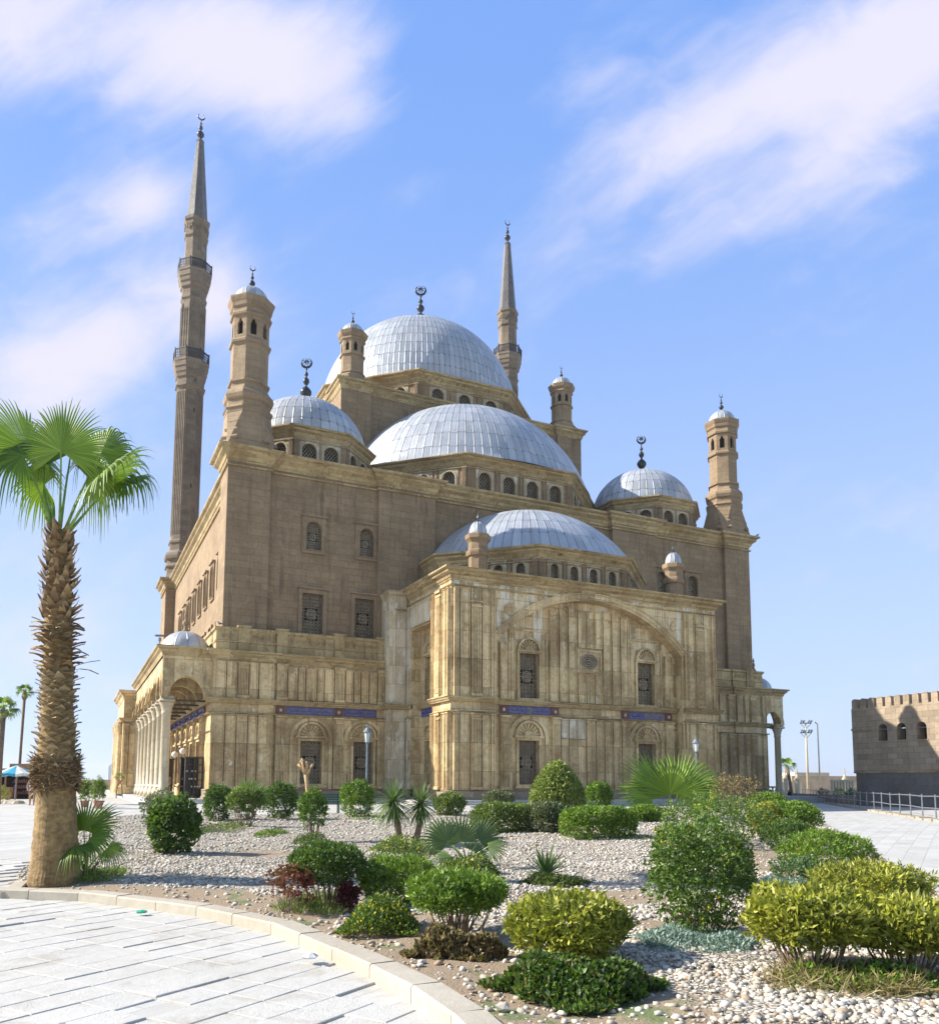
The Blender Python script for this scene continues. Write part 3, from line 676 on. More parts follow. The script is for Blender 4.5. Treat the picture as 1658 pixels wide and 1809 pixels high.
# side face of the wing (faces -X) with tall recess
FW_ = Fr(BX0, 0, 180)      # u = -y
WG.wall(FW_, [(0, 0), (2.25, 0), (2.25, 11.5), (5.9, 11.5), (5.9, 0), (8.76, 0), (8.76, 14.0), (0, 14.0)], [], 0, 1.3, rim=False)
for q in ((2.05, 2.25, 0, 11.5), (5.9, 6.1, 0, 11.5), (2.05, 6.1, 11.5, 11.7)): WG.frbox(FW_, q[0], q[1], q[2], q[3], -.8, -.004)
FW2 = Fr(BX0 + .68, 0, 180)
facewall(WG, FW2, rect(2.0, 6.1, 0, 11.7), [(4.1, .95, 3.8, 1.4, 'rectp'), (4.1, 6.55, 9.5, 1.4, 'rectp')], mosque, M['alab'], 0, .4, False)
lunette(AB, FW2, 4.1, 4.1, .9, 0); lunette(AB, FW2, 4.1, 9.72, .86, 0); blueband(FW2, 2.5, 5.7, 0, 31)
for z0, z1 in ((.62, 5.36), (6.4, 13.2)):
    for a, b in ((6.0, 6.25), (6.35, 6.9), (7.75, 8.2), (8.3, 8.66)): panel(AB, FW_, a, b, z0, z1, 0, .05)
    fluted(FW_, 7.0, 7.6, z0, z1, 0)
    for a, b in ((.25, .8), (.95, 1.5), (1.6, 2.15)): panel(PW, FW_, a, b, z0, min(z1, 13.2), 0, .06)
panel(PW, FW_, 2.4, 5.8, 11.62, 13.2, 0, .06)
WG.box(BX1 - .4, BX1, BY + .9, 0, 0, 14.0)
WG.box(BX0 + .2, BX1 - .2, BY + .3, .2, 13.9, 14.1)
wp = [(BX0, .2), (BX0, BY), (BX1, BY), (BX1, .2)]
CN2.sweep([(BX0, 0), (BX0, -2.25)], SPROF, 6.05); CN2.sweep([(BX0, -5.9), (BX0, BY), (15.5, BY)], SPROF, 6.05); CN2.sweep([(30.5, BY), (BX1, BY), (BX1, 0)], SPROF, 6.05)
CN2.sweep([(BX0 + .68, -2.25), (BX0 + .68, -5.9)], SPROF, 6.05)
CN2.sweep([(BX0, 0), (BX0, -2.25)], BPROF, 5.38); CN2.sweep([(BX0, -5.9), (BX0, BY), (15.5, BY)], BPROF, 5.38); CN2.sweep([(30.5, BY), (BX1, BY), (BX1, 0)], BPROF, 5.38)
cw2 = MB(); cw2.sweep(wp, corn(.75, .62), 13.68); cw2.sweep(wp, [(-.1, 0), (.07, 0), (.11, .06), (.07, .12), (-.1, .12)], 13.3); cw2.build('wing_cornice', M['cornice'], mosque)
# white marble pier in the angle between range and wing
PI_ = MB(); PI_.box(10.95, BX0 - .02, -1.55, .2, 0, 14.3); fp = Fr(0, -1.55, -90)
panel(PI_, fp, 11.3, 12.1, .62, 5.36, 0, .06); panel(PI_, fp, 11.3, 12.1, 6.4, 12.9, 0, .06); panel(PI_, fp, 11.3, 12.1, 13.1, 14.0, 0, .06)
PI_.sweep([(10.95, .2), (10.95, -1.55), (12.33, -1.55)], corn(.3, .2), 14.05)
CN2.sweep([(10.95, -.6), (10.95, -1.55), (12.33, -1.55)], SPROF, 6.05)
PI_.build('angle_pier', M['alabp'], mosque); PI_ = MB(); PI_.box(33.67, 34.9, -1.55, .2, 0, 14.3); PI_.build('angle_pier', M['alabp'], mosque)
WG.build('front_wing', M['alabw'], mosque)
AB.build('alabaster_wall', M['alab'], mosque); PAR.build('parapet', M['cornice'], mosque)
CN2.build('string_course', M['cornice'], mosque)
# plinth
for pth in ([(-.6, 1.5), (-.6, -.8), (3.3, -.8), (3.3, -.65), (10.95, -.65), (10.95, -1.55), (BX0, -1.55), (BX0, -2.25)], [(BX0, -5.9), (BX0, BY), (15.5, BY), (15.5, -8.0), (30.5, -8.0), (30.5, BY), (BX1, BY), (BX1, -1.55), (34.9, -1.55), (34.9, -.65), (43, -.65), (43, -.8), (46.6, -.8), (46.6, 40)]):
    BAS.sweep(pth, [(-.2, 0), (.22, 0), (.22, .12), (.16, .16), (.16, .5), (.2, .54), (.12, .62), (-.2, .62)], -.02)
BAS.build('plinth', M['base'], mosque)

# ---------- drums and domes
def octpath(c, a, a0=-202.5, n=8):
    r = a / math.cos(PI / 8)
    return [(c[0] + r * math.cos(R(a0 + 45 * k)), c[1] + r * math.sin(R(a0 + 45 * k))) for k in range(n)]
def drum(c, apo, z0, z1, nwin, ww, wz0, wz1, faces, ch, co, sp=None):
    mb = MB(); hw = apo * math.tan(PI / 8)
    for k in range(8):
        a = -90 + 45 * k; fr = Fr(c[0] + apo * math.cos(R(a)), c[1] + apo * math.sin(R(a)), a)
        wins = []
        if a in faces or a - 360 in faces:
            stp = sp or (2 * hw - .9) / nwin
            wins = [((i - (nwin - 1) / 2) * stp, wz0, wz1, ww, 'drum') for i in range(nwin)]
            for i in range(nwin + 1):
                u = (i - nwin / 2) * stp
                if abs(u) < hw - .5: mb.frbox(fr, u - .09, u + .09, wz0 - .1, z1 - ch, -.05, .07)
        facewall(mb, fr, rect(-hw, hw, z0, z1), wins, mosque, M['drumframe'], 0, .35, False)
        for s_ in (-1, 1):
            u = s_ * (hw - .22); mb.frbox(fr, u - .2, u + .2, z0, z1 - ch, -.1, .10)
            for q in (-.1, .0, .1): mb.frbox(fr, u + q - .025, u + q + .025, z0 + .1, z1 - ch - .3, .08, .13)
            mb.frbox(fr, u - .24, u + .24, z1 - ch - .25, z1 - ch - .1, -.1, .15)
    mb.build('drum', M['upper'], mosque)
    cm = MB(); cm.sweep(octpath(c, apo), corn(ch, co), z1 - ch, closed=True)
    cm.sweep(octpath(c, apo), [(-.1, 0), (.1, 0), (.14, .05), (.1, .1), (-.1, .1)], z1 - ch - .22, closed=True)
    r = apo + co - .1; cm.add([(*p, z1 - .01) for p in octpath(c, r)], [tuple(range(8))])
    cm.build('drum_cornice', M['cornice'], mosque)
def finial(c, z, s_, star, parent, wf=1.0):
    """lathe-turned finial with crescent"""
    mb = MB()
    P_ = [(.30, 0), (.22, .12), (.10, .22), (.10, .34), (.24, .48), (.40, .72), (.40, .90), (.25, 1.12), (.10, 1.24), (.07, 1.36), (.16, 1.46), (.23, 1.62), (.20, 1.78), (.08, 1.92), (.06, 2.02), (.13, 2.12), (.13, 2.24), (.05, 2.34), (.04, 2.5), (.08, 2.56), (.03, 2.64), (.02, 2.72)]
    mb.lathe((c[0], c[1], z), [(r * s_ * wf, q * s_) for r, q in P_], 12)
    cz = z + 3.05 * s_; n = 20; ro = .36 * s_; d = Vector((RT.x, RT.y, 0)).normalized() if star else Vector((1, 0, 0))
    vs = []; 
    for i in range(n + 1):
        a = R(-235 + 290 * i / n); t = (.08 * math.sin(PI * i / n) + .012) * s_
        for rr, oy in ((ro + t, 0), (ro, .035 * s_), (ro - t, 0), (ro, -.035 * s_)):
            q = d * (rr * math.cos(a)) + Vector((-d.y, d.x, 0)) * oy; vs.append((c[0] + q.x, c[1] + q.y, cz + rr * math.sin(a)))
    fs = [(4 * i + k, 4 * i + (k + 1) % 4, 4 * i + 4 + (k + 1) % 4, 4 * i + 4 + k) for i in range(n) for k in range(4)]
    mb.add(vs, fs)
    if star:
        for k in range(8):
            a = PI * k / 4 + .3; q = d * math.cos(a) * .33 * s_; mb.tube([(c[0], c[1], cz + .05 * s_), (c[0] + q.x, c[1] + q.y, cz + .05 * s_ + math.sin(a) * .33 * s_)], [.06 * s_, .01 * s_], 5)
    return mb.build('finial', M['finial'], parent, smooth=True)
def dome(c, z0, rh, rv, zcut, mat, nseg=64, name='dome', fin=None, par=None, star=True, wf=1.0):
    mb = MB(); prof = []
    t0 = math.asin(max(0, (zcut - z0) / rv)); n = 28
    for k in range(n + 1):
        t = t0 + (PI / 2 - t0) * k / n; prof.append((max(.02, rh * math.cos(t)), rv * math.sin(t)))
    prof = [(prof[0][0] + .12, prof[0][1] - .04)] + prof
    mb.lathe((c[0], c[1], z0), prof, 96, cap=False)
    o = mb.build(name, mat, par or mosque, org=(c[0], c[1], z0), smooth=True)
    if fin: finial(c, z0 + rv - .06, fin, star, o, wf)
    return o
drum((23, 1.2), 8.75, 13.9, 17.05, 4, .62, 14.55, 15.95, (-90, -135, -45, 180, 0), .85, .55)
dome((23, .6), 12, 10.0, 10.1, 17.0, domemat('blue_grey_metal_sheets', 80, 9, 10), fin=.55, star=False)
drum((23, 12.8), 11.5, 23.0, 26.6, 4, 1.05, 23.9, 25.35, (-90, -135, -45), .85, .55)
dome((23, 12.1), 23, 12.1, 12.1, 26.55, domemat('riveted_metal_sheets', 104, 12, 12))
for cx in (6.7, 39.2):
    drum((cx, 6.5), 4.65, 23.0, 26.45, 2, 1.05, 23.8, 25.3, (-90, -135, -45, 180), .8, .5, 1.62)
    dome((cx, 6.5), 26.3, 4.75, 4.3, 26.4, domemat('small_dome_sheets', 44, 7, 4.6), fin=1.1)
# half domes over the side bays
for cx in (12.5, 33.5): dome((cx, 23), 22, 9.5, 9.5, 25.5, M['dome_side'] if 'dome_side' in M else M.setdefault('dome_side', domemat('side_dome_sheets', 90, 14, 9.5)))
# central block
CB = MB(); c0, c1 = 10.8, 35.2
for a, b, c_, d_ in ((c0, c0 + 2.7, c0, c0 + 2.7), (c1 - 2.7, c1, c0, c0 + 2.7), (c0, c0 + 2.7, c1 - 2.7, c1), (c1 - 2.7, c1, c1 - 2.7, c1)): CB.box(a, b, c_, d_, 22.9, 35.0)
CB.box(c0 + 2.7, c1 - 2.7, c0 + .35, c1 - .35, 22.9, 35.0); CB.box(c0 + .35, c1 - .35, c0 + 2.7, c1 - 2.7, 22.9, 35.02)
CB.build('central_block', M['upper'], mosque)
cb = MB(); e = .35; k_ = 2.7
sq = [(c0, c1), (c0, c1 - k_), (c0 + e, c1 - k_), (c0 + e, c0 + k_), (c0, c0 + k_), (c0, c0), (c0 + k_, c0), (c0 + k_, c0 + e), (c1 - k_, c0 + e), (c1 - k_, c0), (c1, c0), (c1, c0 + k_), (c1 - e, c0 + k_), (c1 - e, c1 - k_), (c1, c1 - k_), (c1, c1), (c1 - k_, c1), (c0 + k_, c1)]
cb.sweep(sq, corn(.9, .5), 34.7, closed=True); cb.add([(c0, c0, 35.56), (c1, c0, 35.56), (c1, c1, 35.56), (c0, c1, 35.56)], [(0, 1, 2, 3)]); cb.build('block_cornice', M['cornice'], mosque)
drum((23, 23), 11.15, 35.3, 38.45, 3, 1.15, 35.75, 37.15, (-90, -135, -45, 180), 1.0, .6, 2.75)
dome((23, 23), 39.0, 10.35, 10.45, 39.0, domemat('great_dome_sheets', 120, 13, 10.4), fin=1.5, wf=1.2)
mbs = MB(); mbs.lathe((23, 23, 38.4), [(10.95, 0), (10.6, .3), (10.42, .62)], 96, cap=False); mbs.build('dome_base', M['dome_side'], mosque, org=(23, 23, 30), smooth=True)

# ---------- turrets: octagonal shaft with belfry openings, cap and little dome
def turret(c, zb, prof, belf, apo, capz, dr, fz, fin, sq0=None, name='turret', mat=None, dcut=0.0, dv=1.0):
    mat = mat or M['turret']; mb = MB()
    lo = [(a, z) for a, z in prof if z <= belf[0] + .001]; hi = [(a, z) for a, z in prof if z >= belf[1] - .001]
    mb.lathe((c[0], c[1], 0), lo, 8, PI / 8, True, cap=False); mb.lathe((c[0], c[1], 0), hi, 8, PI / 8, True, cap=True)
    if sq0: # broached transition from square to octagon
        h, z0, z1, a = sq0; k = a / math.cos(PI / 8)
        S = [(c[0] + sx * h, c[1] + sy * h, z0) for sx, sy in ((1, 1), (-1, 1), (-1, -1), (1, -1))]
        O = [(c[0] + k * math.cos(PI / 8 + PI / 4 * i), c[1] + k * math.sin(PI / 8 + PI / 4 * i), z1) for i in range(8)]
        mb.add(S + O, [(0, 5, 4), (1, 7, 6), (2, 9, 8), (3, 11, 10), (0, 1, 6, 5), (1, 2, 8, 7), (2, 3, 10, 9), (3, 0, 4, 11)])
        for i in range(4):      # stepped corner rolls
            sx, sy = ((1, 1), (-1, 1), (-1, -1), (1, -1))[i]
            for j in range(3):
                t = .25 + .22 * j; zz = z0 + (z1 - z0) * t; r = h * 1.414 * (1 - t) + a * 1.02 * t; w2 = .42 * (1 - t) * h + .12
                ax = Vector((sx, sy, 0)).normalized(); si = Vector((-ax.y, ax.x, 0)); p = Vector((c[0], c[1], zz)) + ax * (r - .14)
                mb.tube([p - si * w2, p + si * w2], [.14, .14], 8)
    bz0, bz1 = belf
    hw = apo * math.tan(PI / 8); H = bz1 - bz0
    for k in range(8):
        a = 45 * k; fr = Fr(c[0] + apo * math.cos(R(a)), c[1] + apo * math.sin(R(a)), a)
        ow = hw * .42
        hole = [(-ow, bz0 + .14 * H), (ow, bz0 + .14 * H), (ow, bz0 + .68 * H), (ow * .55, bz0 + .74 * H), (ow * .45, bz0 + .82 * H), (0, bz0 + .9 * H), (-ow * .45, bz0 + .82 * H), (-ow * .55, bz0 + .74 * H), (-ow, bz0 + .68 * H)]
        mb.wall(fr, rect(-hw, hw, bz0, bz1), [hole], 0, .16 * apo, False)
    o = mb.build(name, mat, mosque, org=(c[0], c[1], zb))
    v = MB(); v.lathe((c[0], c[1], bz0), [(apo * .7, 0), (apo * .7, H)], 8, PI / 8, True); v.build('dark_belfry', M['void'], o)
    dm = MB(); n = 12
    dm.lathe((c[0], c[1], capz), [(dr * 1.03, 0)] + [(max(.01, dr * math.cos(PI / 2 * k / n)), .03 + dr * dv * math.sin(PI / 2 * k / n)) for k in range(n + 1)], 32, cap=False)
    d = dm.build('small_dome', M['capdome'], o, org=(c[0], c[1], capz), smooth=True)
    if fin:
        f = finial(c, capz + dr * dv - .02, fin, False, o)
    return o
M['capdome'] = domemat('turret_dome_sheets', 12, 1.2, 1.5)
def tprof(z, k=1.0):
    return [(1.5, 26.0), (1.5, 26.2), (1.6, 26.3), (1.54, 26.45), (1.42, 26.55), (1.42, 26.85), (1.56, 27.0), (1.63, 27.25), (1.56, 27.5), (1.36, 27.72), (1.22, 27.95), (1.2, 28.2), (1.34, 28.28), (1.34, 28.42), (1.2, 28.5), (1.2, 31.0), (1.34, 31.1), (1.36, 31.25), (1.24, 31.4), (1.2, 31.45),
            (1.2, 33.0), (1.34, 33.08), (1.36, 33.22), (1.26, 33.4), (1.26, 33.6), (1.36, 33.72), (1.39, 33.95), (1.47, 34.15), (1.52, 34.3), (1.52, 34.42), (1.3, 34.46)]
for c in ((1.42, 1.42), (44.58, 1.42)):
    turret(c, 23.35, tprof(0), (31.45, 33.0), 1.2, 34.44, 1.22, 0, .52, (1.58, 23.34, 26.0, 1.48))
def sprof(zb, s_): return [(a * s_, zb + (z - 26.0) * s_) for a, z in tprof(0) if z >= 28.2]
for c in ((12.15, 12.15), (33.85, 12.15), (12.15, 33.85), (33.85, 33.85)):
    pr = [(1.0, 36.55), (1.08, 36.62), (1.06, 36.75), (.94, 36.8), (.94, 38.2), (1.06, 38.27), (1.06, 38.4), (.95, 38.45), (.95, 39.6), (1.08, 39.7), (1.06, 39.82), (1.0, 39.9), (1.18, 40.1), (1.26, 40.35), (1.26, 40.45), (.9, 40.5)]
    turret(c, 35.5, pr, (38.45, 39.6), .95, 40.48, .98, 0, .38, (1.3, 35.5, 36.55, 1.0))
for c in ((14.9, -7.35), (31.1, -7.35)):
    pr = [(.58, 14.3), (.58, 15.7), (.7, 15.78), (.74, 15.95), (.72, 16.1), (.6, 16.2), (.6, 16.25), (.6, 16.9), (.62, 16.95), (.76, 17.1), (.78, 17.3), (.74, 17.35), (.5, 17.4)]
    mb = MB(); mb.lathe((c[0], c[1], 0), [(.58, 14.3), (.58, 15.7), (.7, 15.78), (.74, 15.95), (.72, 16.1), (.6, 16.2), (.6, 16.65), (.66, 16.75), (.78, 16.9), (.8, 17.15), (.74, 17.22), (.5, 17.25)], 8, PI / 8, True)
    o = mb.build('corner_turret', M['turret'], mosque, org=(c[0], c[1], 14.3))
    dm = MB(); dm.lathe((c[0], c[1], 17.2), [(.6 * math.cos(t) ** .8 + .01, .95 * math.sin(t)) for t in [PI / 2 * k / 12 for k in range(12)]] + [(.01, .95)], 24)
    dm.build('small_dome', M['capdome'], o, org=(c[0], c[1], 17.2), smooth=True)
    f = MB(); f.lathe((c[0], c[1], 18.1), [(.05, 0), (.11, .1), (.05, .2), (.08, .3), (.02, .5), (.01, .75)], 8); f.build('finial', M['finial'], o)

# ---------- minarets
def minaret(c):
    mb = MB(); P = lambda pr, n=8: mb.lathe((c[0], c[1], 0), pr, n, PI / n, True, cap=False)
    P([(2.1, 23.3), (2.0, 23.6), (1.75, 24.4), (1.72, 25.0), (1.9, 25.15), (1.9, 25.35), (1.72, 25.5), (1.7, 25.9), (1.95, 26.1), (2.02, 26.4), (1.9, 26.75), (1.62, 27.0), (1.5, 27.15), (1.5, 27.9), (1.62, 28.0), (1.62, 28.2), (1.46, 28.35), (1.42, 28.45), (1.38, 46.3), (1.46, 46.5), (1.62, 46.62), (1.62, 46.8), (1.48, 46.9), (1.48, 47.6), (1.62, 47.75), (1.66, 48.1), (1.74, 48.3), (1.77, 48.7), (1.86, 48.9), (1.88, 49.4), (1.94, 49.55), (1.94, 49.85)])
    P([(1.94, 49.85), (1.3, 49.9), (1.34, 49.95), (1.30, 57.3), (1.42, 57.5), (1.42, 57.7), (1.32, 57.85), (1.32, 58.7), (1.5, 58.9), (1.55, 59.3), (1.66, 59.5), (1.7, 59.9), (1.78, 60.05), (1.8, 60.6), (1.86, 60.7), (1.86, 61.0), (1.2, 61.05), (1.22, 61.1), (1.17, 65.2), (1.32, 65.4), (1.32, 65.55), (1.24, 65.6), (1.26, 66.3), (1.3, 67.2), (1.42, 67.4), (1.42, 67.7), (1.2, 67.8)])
    for k in range(8):   # flutes and sunk panels on each face
        a = 45 * k; fr = Fr(c[0], c[1], a)
        for q in (-2, -1, 0, 1, 2): mb.frbox(fr, q * .235 - .05, q * .235 + .05, 29, 46.0, 1.2, 1.46)
        for q in (-.5, .5, -.16, .16): mb.frbox(fr, q - .035, q + .035, 50.6 + (abs(q) < .3) * .6, 56.8 - (abs(q) < .3) * .6, 1.1, 1.37)
        for q in (-.3, 0, .3): mb.frbox(fr, q - .09, q + .09, 66.35 - (q == 0) * .2, 66.85, 1.1, 1.37)
    o = mb.build('minaret', M['minaret'], mosque, org=(c[0], c[1], 23.3))
    s_ = MB(); s_.lathe((c[0], c[1], 0), [(1.22, 67.8), (1.12, 68.1), (.42, 78.0), (.46, 78.1), (.40, 78.3), (.1, 78.4)], 8, PI / 8, True); s_.build('spire', M['spire'], o)
    f = finial(c, 78.3, 1.05, False, o)
    for zr, ap, H in ((49.85, 1.89, 1.15), (61.0, 1.81, 1.1)):
        r = MB(); hw = ap * math.tan(PI / 8)
        for k in range(8):
            fr = Fr(c[0] + ap * math.cos(R(45 * k)), c[1] + ap * math.sin(R(45 * k)), 45 * k)
            r.frbox(fr, -hw, hw, zr + H - .07, zr + H, -.04, .04); r.frbox(fr, -hw, hw, zr + .04, zr + .1, -.03, .03); r.frbox(fr, -hw - .04, -hw + .05, zr, zr + H + .15, -.05, .05)
            n = 7
            for i in range(n):
                u = -hw + (i + .5) * 2 * hw / n; r.frbox(fr, u - .02, u + .02, zr + .1, zr + H - .07, -.02, .02)
                g_ = MB(); 
                for zz in (.3, .56, .82):
                    L = [(u + .105 * math.cos(PI * t / 4), zr + zz * H + .12 * math.sin(PI * t / 4)) for t in range(8)]; I = [(u + .07 * math.cos(PI * t / 4), zr + zz * H + .08 * math.sin(PI * t / 4)) for t in range(8)]
                    r.wall(fr, L, [I], .012, .024)
        r.build('balcony_railing', M['iron'], o)
    for zz in (47.2, 43.5, 34.5):
        sl = MB(); fr = Fr(c[0], c[1], -90); sl.frbox(fr, .3, .42, zz, zz + .5, 1.35, 1.49); sl.build('slit_window', M['void'], o)
minaret((1.95, 42.4)); minaret((44.3, 42.6))

# ---------- side galleries (arcades)
def gallery(x_in, x_out, sgn, ylen, ncol, name='gallery'):
    """sgn -1: gallery lies on the -X side"""
    g = MB(); xo = x_out; cn_ = MB()
    xl, xr = min(x_in, x_out), max(x_in, x_out); cxm = (xl + xr) / 2; 
    # end wall with arch at y = -.3
    fe = Fr(0, -.3, -90); r = (xr - xl) / 2 - .42
    ar = [(cxm + (r) * math.cos(PI * k / 16), 6.3 + (r + .28) * math.sin(PI * k / 16)) for k in range(17)]
    g.wall(fe, [(xl, 6.3), (cxm - r, 6.3)] + ar[::-1][1:-1] + [(cxm + r, 6.3), (xr, 6.3), (xr, 8.95), (xl, 8.95)], [], 0, .6)
    L = [(cxm + (r + .02) * math.cos(PI * k / 16), 6.3 + (r + .30) * math.sin(PI * k / 16)) for k in range(17)]; L2 = [(cxm + (r + .46) * math.cos(PI * k / 16), 6.3 + (r + .74) * math.sin(PI * k / 16)) for k in range(16, -1, -1)]
    g.wall(fe, L + L2, [], .07, .3)
    # outer wall with arches
    sp = ylen / ncol
    fo = Fr(xo, 0, 180) if sgn < 0 else Fr(xo, ylen, 0)
    uo = (lambda y: -y) if sgn < 0 else (lambda y: y - ylen)
    for k in range(ncol):
        y0 = k * sp; y1 = y0 + sp; ua, ub = sorted((uo(y0), uo(y1))); m_ = (ua + ub) / 2; rr = sp / 2 - .38
        ar = [(m_ + rr * math.cos(PI * t / 14), 6.4 + (rr + .12) * math.sin(PI * t / 14)) for t in range(15)]
        g.wall(fo, [(ua, 6.4), (m_ - rr, 6.4)] + ar[::-1][1:-1] + [(m_ + rr, 6.4), (ub, 6.4), (ub, 8.95), (ua, 8.95)], [], 0, .55)
        L = [(m_ + (rr + .02) * math.cos(PI * t / 14), 6.4 + (rr + .14) * math.sin(PI * t / 14)) for t in range(15)]; L2 = [(m_ + (rr + .3) * math.cos(PI * t / 14), 6.4 + (rr + .42) * math.sin(PI * t / 14)) for t in range(14, -1, -1)]
        g.wall(fo, L + L2, [], .06, .3)
        # transverse rib under the vault
        fe2 = Fr(0, y1, -90); R1 = (xr - xl) / 2 - .45
        rb = [(cxm + R1 * math.cos(PI * t / 12), 6.4 + R1 * math.sin(PI * t / 12)) for t in range(13)]; rb2 = [(cxm + (R1 + .9) * math.cos(PI * t / 12), min(8.9, 6.4 + (R1 + .9) * math.sin(PI * t / 12))) for t in range(12, -1, -1)]
        g.wall(fe2, rb + rb2, [], 0, .35)
    g.box(xl, xr, -.2, ylen, 8.8, 9.0)
    g.build('gallery', M['alab'], mosque)
    ph = [(xl, ylen), (xl, -.3), (xr + .05, -.3)] if sgn < 0 else [(xl - .05, -.3), (xr, -.3), (xr, ylen)]
    cn_.sweep(ph, corn(.62, .45), 8.93); cn_.build('gallery_cornice', M['cornice'], mosque)
    tops = MB(); tops.box(xl - .3, xr + .3, -.5, ylen, 9.45, 9.53); tops.build('gallery_roof', M['roof'], mosque)
    cm = MB(); xc = xo - sgn * .36
    def col(mb, x, y):
        mb.lathe((x, y, 0), [(.42, .0), (.42, .5), (.36, .52), (.38, .62), (.30, .7), (.29, 2.2), (.27, 5.25), (.33, 5.3), (.30, 5.38), (.30, 5.5), (.36, 5.75), (.46, 5.98), (.46, 6.02), (.36, 6.05)], 20)
        mb.box(x - .46, x + .46, y - .46, y + .46, 6.03, 6.2); mb.box(x - .38, x + .38, y - .38, y + .38, 6.2, 6.42)
    first = None
    for k in range(ncol + 1):
        y = max(.12, k * sp)
        if first is None:
            q = MB(); col(q, 0, 0); first = q.build('column', M['marble'], mosque, org=(0, 0, 0), smooth=False); me = first.data
            for p in me.polygons: p.use_smooth = len(p.vertices) == 4 and abs(p.normal.z) < .8
            first.location = (xc, y, 0)
        else: o = link('column', me, mosque, (xc, y, 0))
    tr = MB()
    for k in range(ncol + 1):
        y = max(.12, k * sp); tr.box(xl + .1, xr - .05, y - .05, y + .05, 6.12, 6.24)
    tr.box(xc - .05, xc + .05, 0, ylen, 6.14, 6.22); tr.build('tie_beam', M['woodred'], mosque)
    ba = MB()
    ba.box(xc - .22, xc + .22, .5, ylen, .72, .86); ba.box(xc - .25, xc + .25, .5, ylen, -.02, .1)
    y = .9
    while y < ylen: ba.lathe((xc, y, .1), [(.10, 0), (.10, .06), (.06, .12), (.12, .3), (.06, .5), (.09, .58), (.09, .62)], 8); y += .55
    ba.build('balustrade', M['marble'], mosque)
    dm = MB(); cy = 1.75
    dm.lathe((cxm, cy, 9.5), [(1.62, 0)] + [(max(.01, 1.55 * math.cos(t)), .05 + 1.35 * math.sin(t)) for t in [PI / 2 * k / 14 for k in range(15)]], 40, cap=False)
    d = dm.build('gallery_dome', M['capdome'], mosque, org=(cxm, cy, 9.5), smooth=True)
    f = MB(); f.lathe((cxm, cy, 10.85), [(.32, 0), (.2, .12), (.12, .3), (.12, .42), (.22, .55), (.22, .68), (.1, .8), (.08, 1.0), (.14, 1.1), (.1, 1.25), (.05, 1.4), (.1, 1.5), (.02, 1.8)], 10); f.build('finial', M['turret'], d, smooth=True)
GXR = 49.2
gallery(-.55, -3.55, -1, 23.1, 7)
gallery(46.55, GXR, 1, 40.0, 10)
# portico at the middle of the west side
PO = MB(); PO.box(-4.5, -.6, 23.2, 33, 0, 8.3); fq = Fr(0, 23.2, -90)
panel(PO, fq, -3.95, -3.3, .7, 6.0, 0, .07); fluted(fq, -4.42, -4.05, .62, 6.1, 0, PO)
PO.sweep([(-4.5, 33), (-4.5, 23.2), (-3.0, 23.2)], corn(.75, .5), 8.3); PO.sweep([(-4.5, 33), (-4.5, 23.2), (-3.0, 23.2)], SPROF, 6.3)
PO.sweep([(-4.5, 33), (-4.5, 23.2), (-3.0, 23.2)], [(-.2, 0), (.2, 0), (.2, .6), (.1, .7), (-.2, .7)], 0)
for k in range(3): PO.lathe((-4.65, 24.5 + 3.4 * k, 0), [(.35, 0), (.3, .6), (.27, 5.4), (.4, 6.0), (.4, 6.3)], 12)
PO.build('portico', M['alab'], mosque)
lg = MB(); lg.box(-3.55, -.6, 23.1, 23.3, 0, 9.0); lg.build('gallery_end_wall', M['alab'], mosque)
# ============================================================ SETTING: ground, paths, garden
HH = Vector((0.4357, 0.9001)); LL = Vector((0.9001, -0.4357))
def sm(x, a, b): t = min(1, max(0, (x - a) / (b - a))); return t * t * (3 - 2 * t)
def zg(x, y):
    s = (x - CAM.x) * HH.x + (y - CAM.y) * HH.y; l = (x - CAM.x) * LL.x + (y - CAM.y) * LL.y
    b = -0.95 + (0.8 * (1 - math.exp(-(s - 14) / 20)) if s > 14 else 0)
    return b + (-0.6 - b) * sm(l, 6, 18) * sm(s, 16, 34)
def ray(px, py): return FW + RT * ((px - PPX) / FPX) - UP * ((py - PPY) / FPX)
def G(px, py, dz=0.0):
    """point of the terrain seen along a sight line (solved once, then everything stands at its own place)"""
    r = ray(px, py); z = -0.8
    for _ in range(12):
        t = (z + dz - CAM.z) / r.z; p = CAM + r * t; z = zg(p.x, p.y)
    return Vector((p.x, p.y, z + dz))
def onX(px, py, X): r = ray(px, py); return CAM + r * ((X - CAM.x) / r.x)
def dep(p): return (p.x - CAM.x) * HH.x + (p.y - CAM.y) * HH.y
def at(s, px): """ground point at distance s below image column px"""; l = (px - PPX) / FPX * s; x = CAM.x + HH.x * s + LL.x * l; y = CAM.y + HH.y * s + LL.y * l; return Vector((x, y, zg(x, y)))
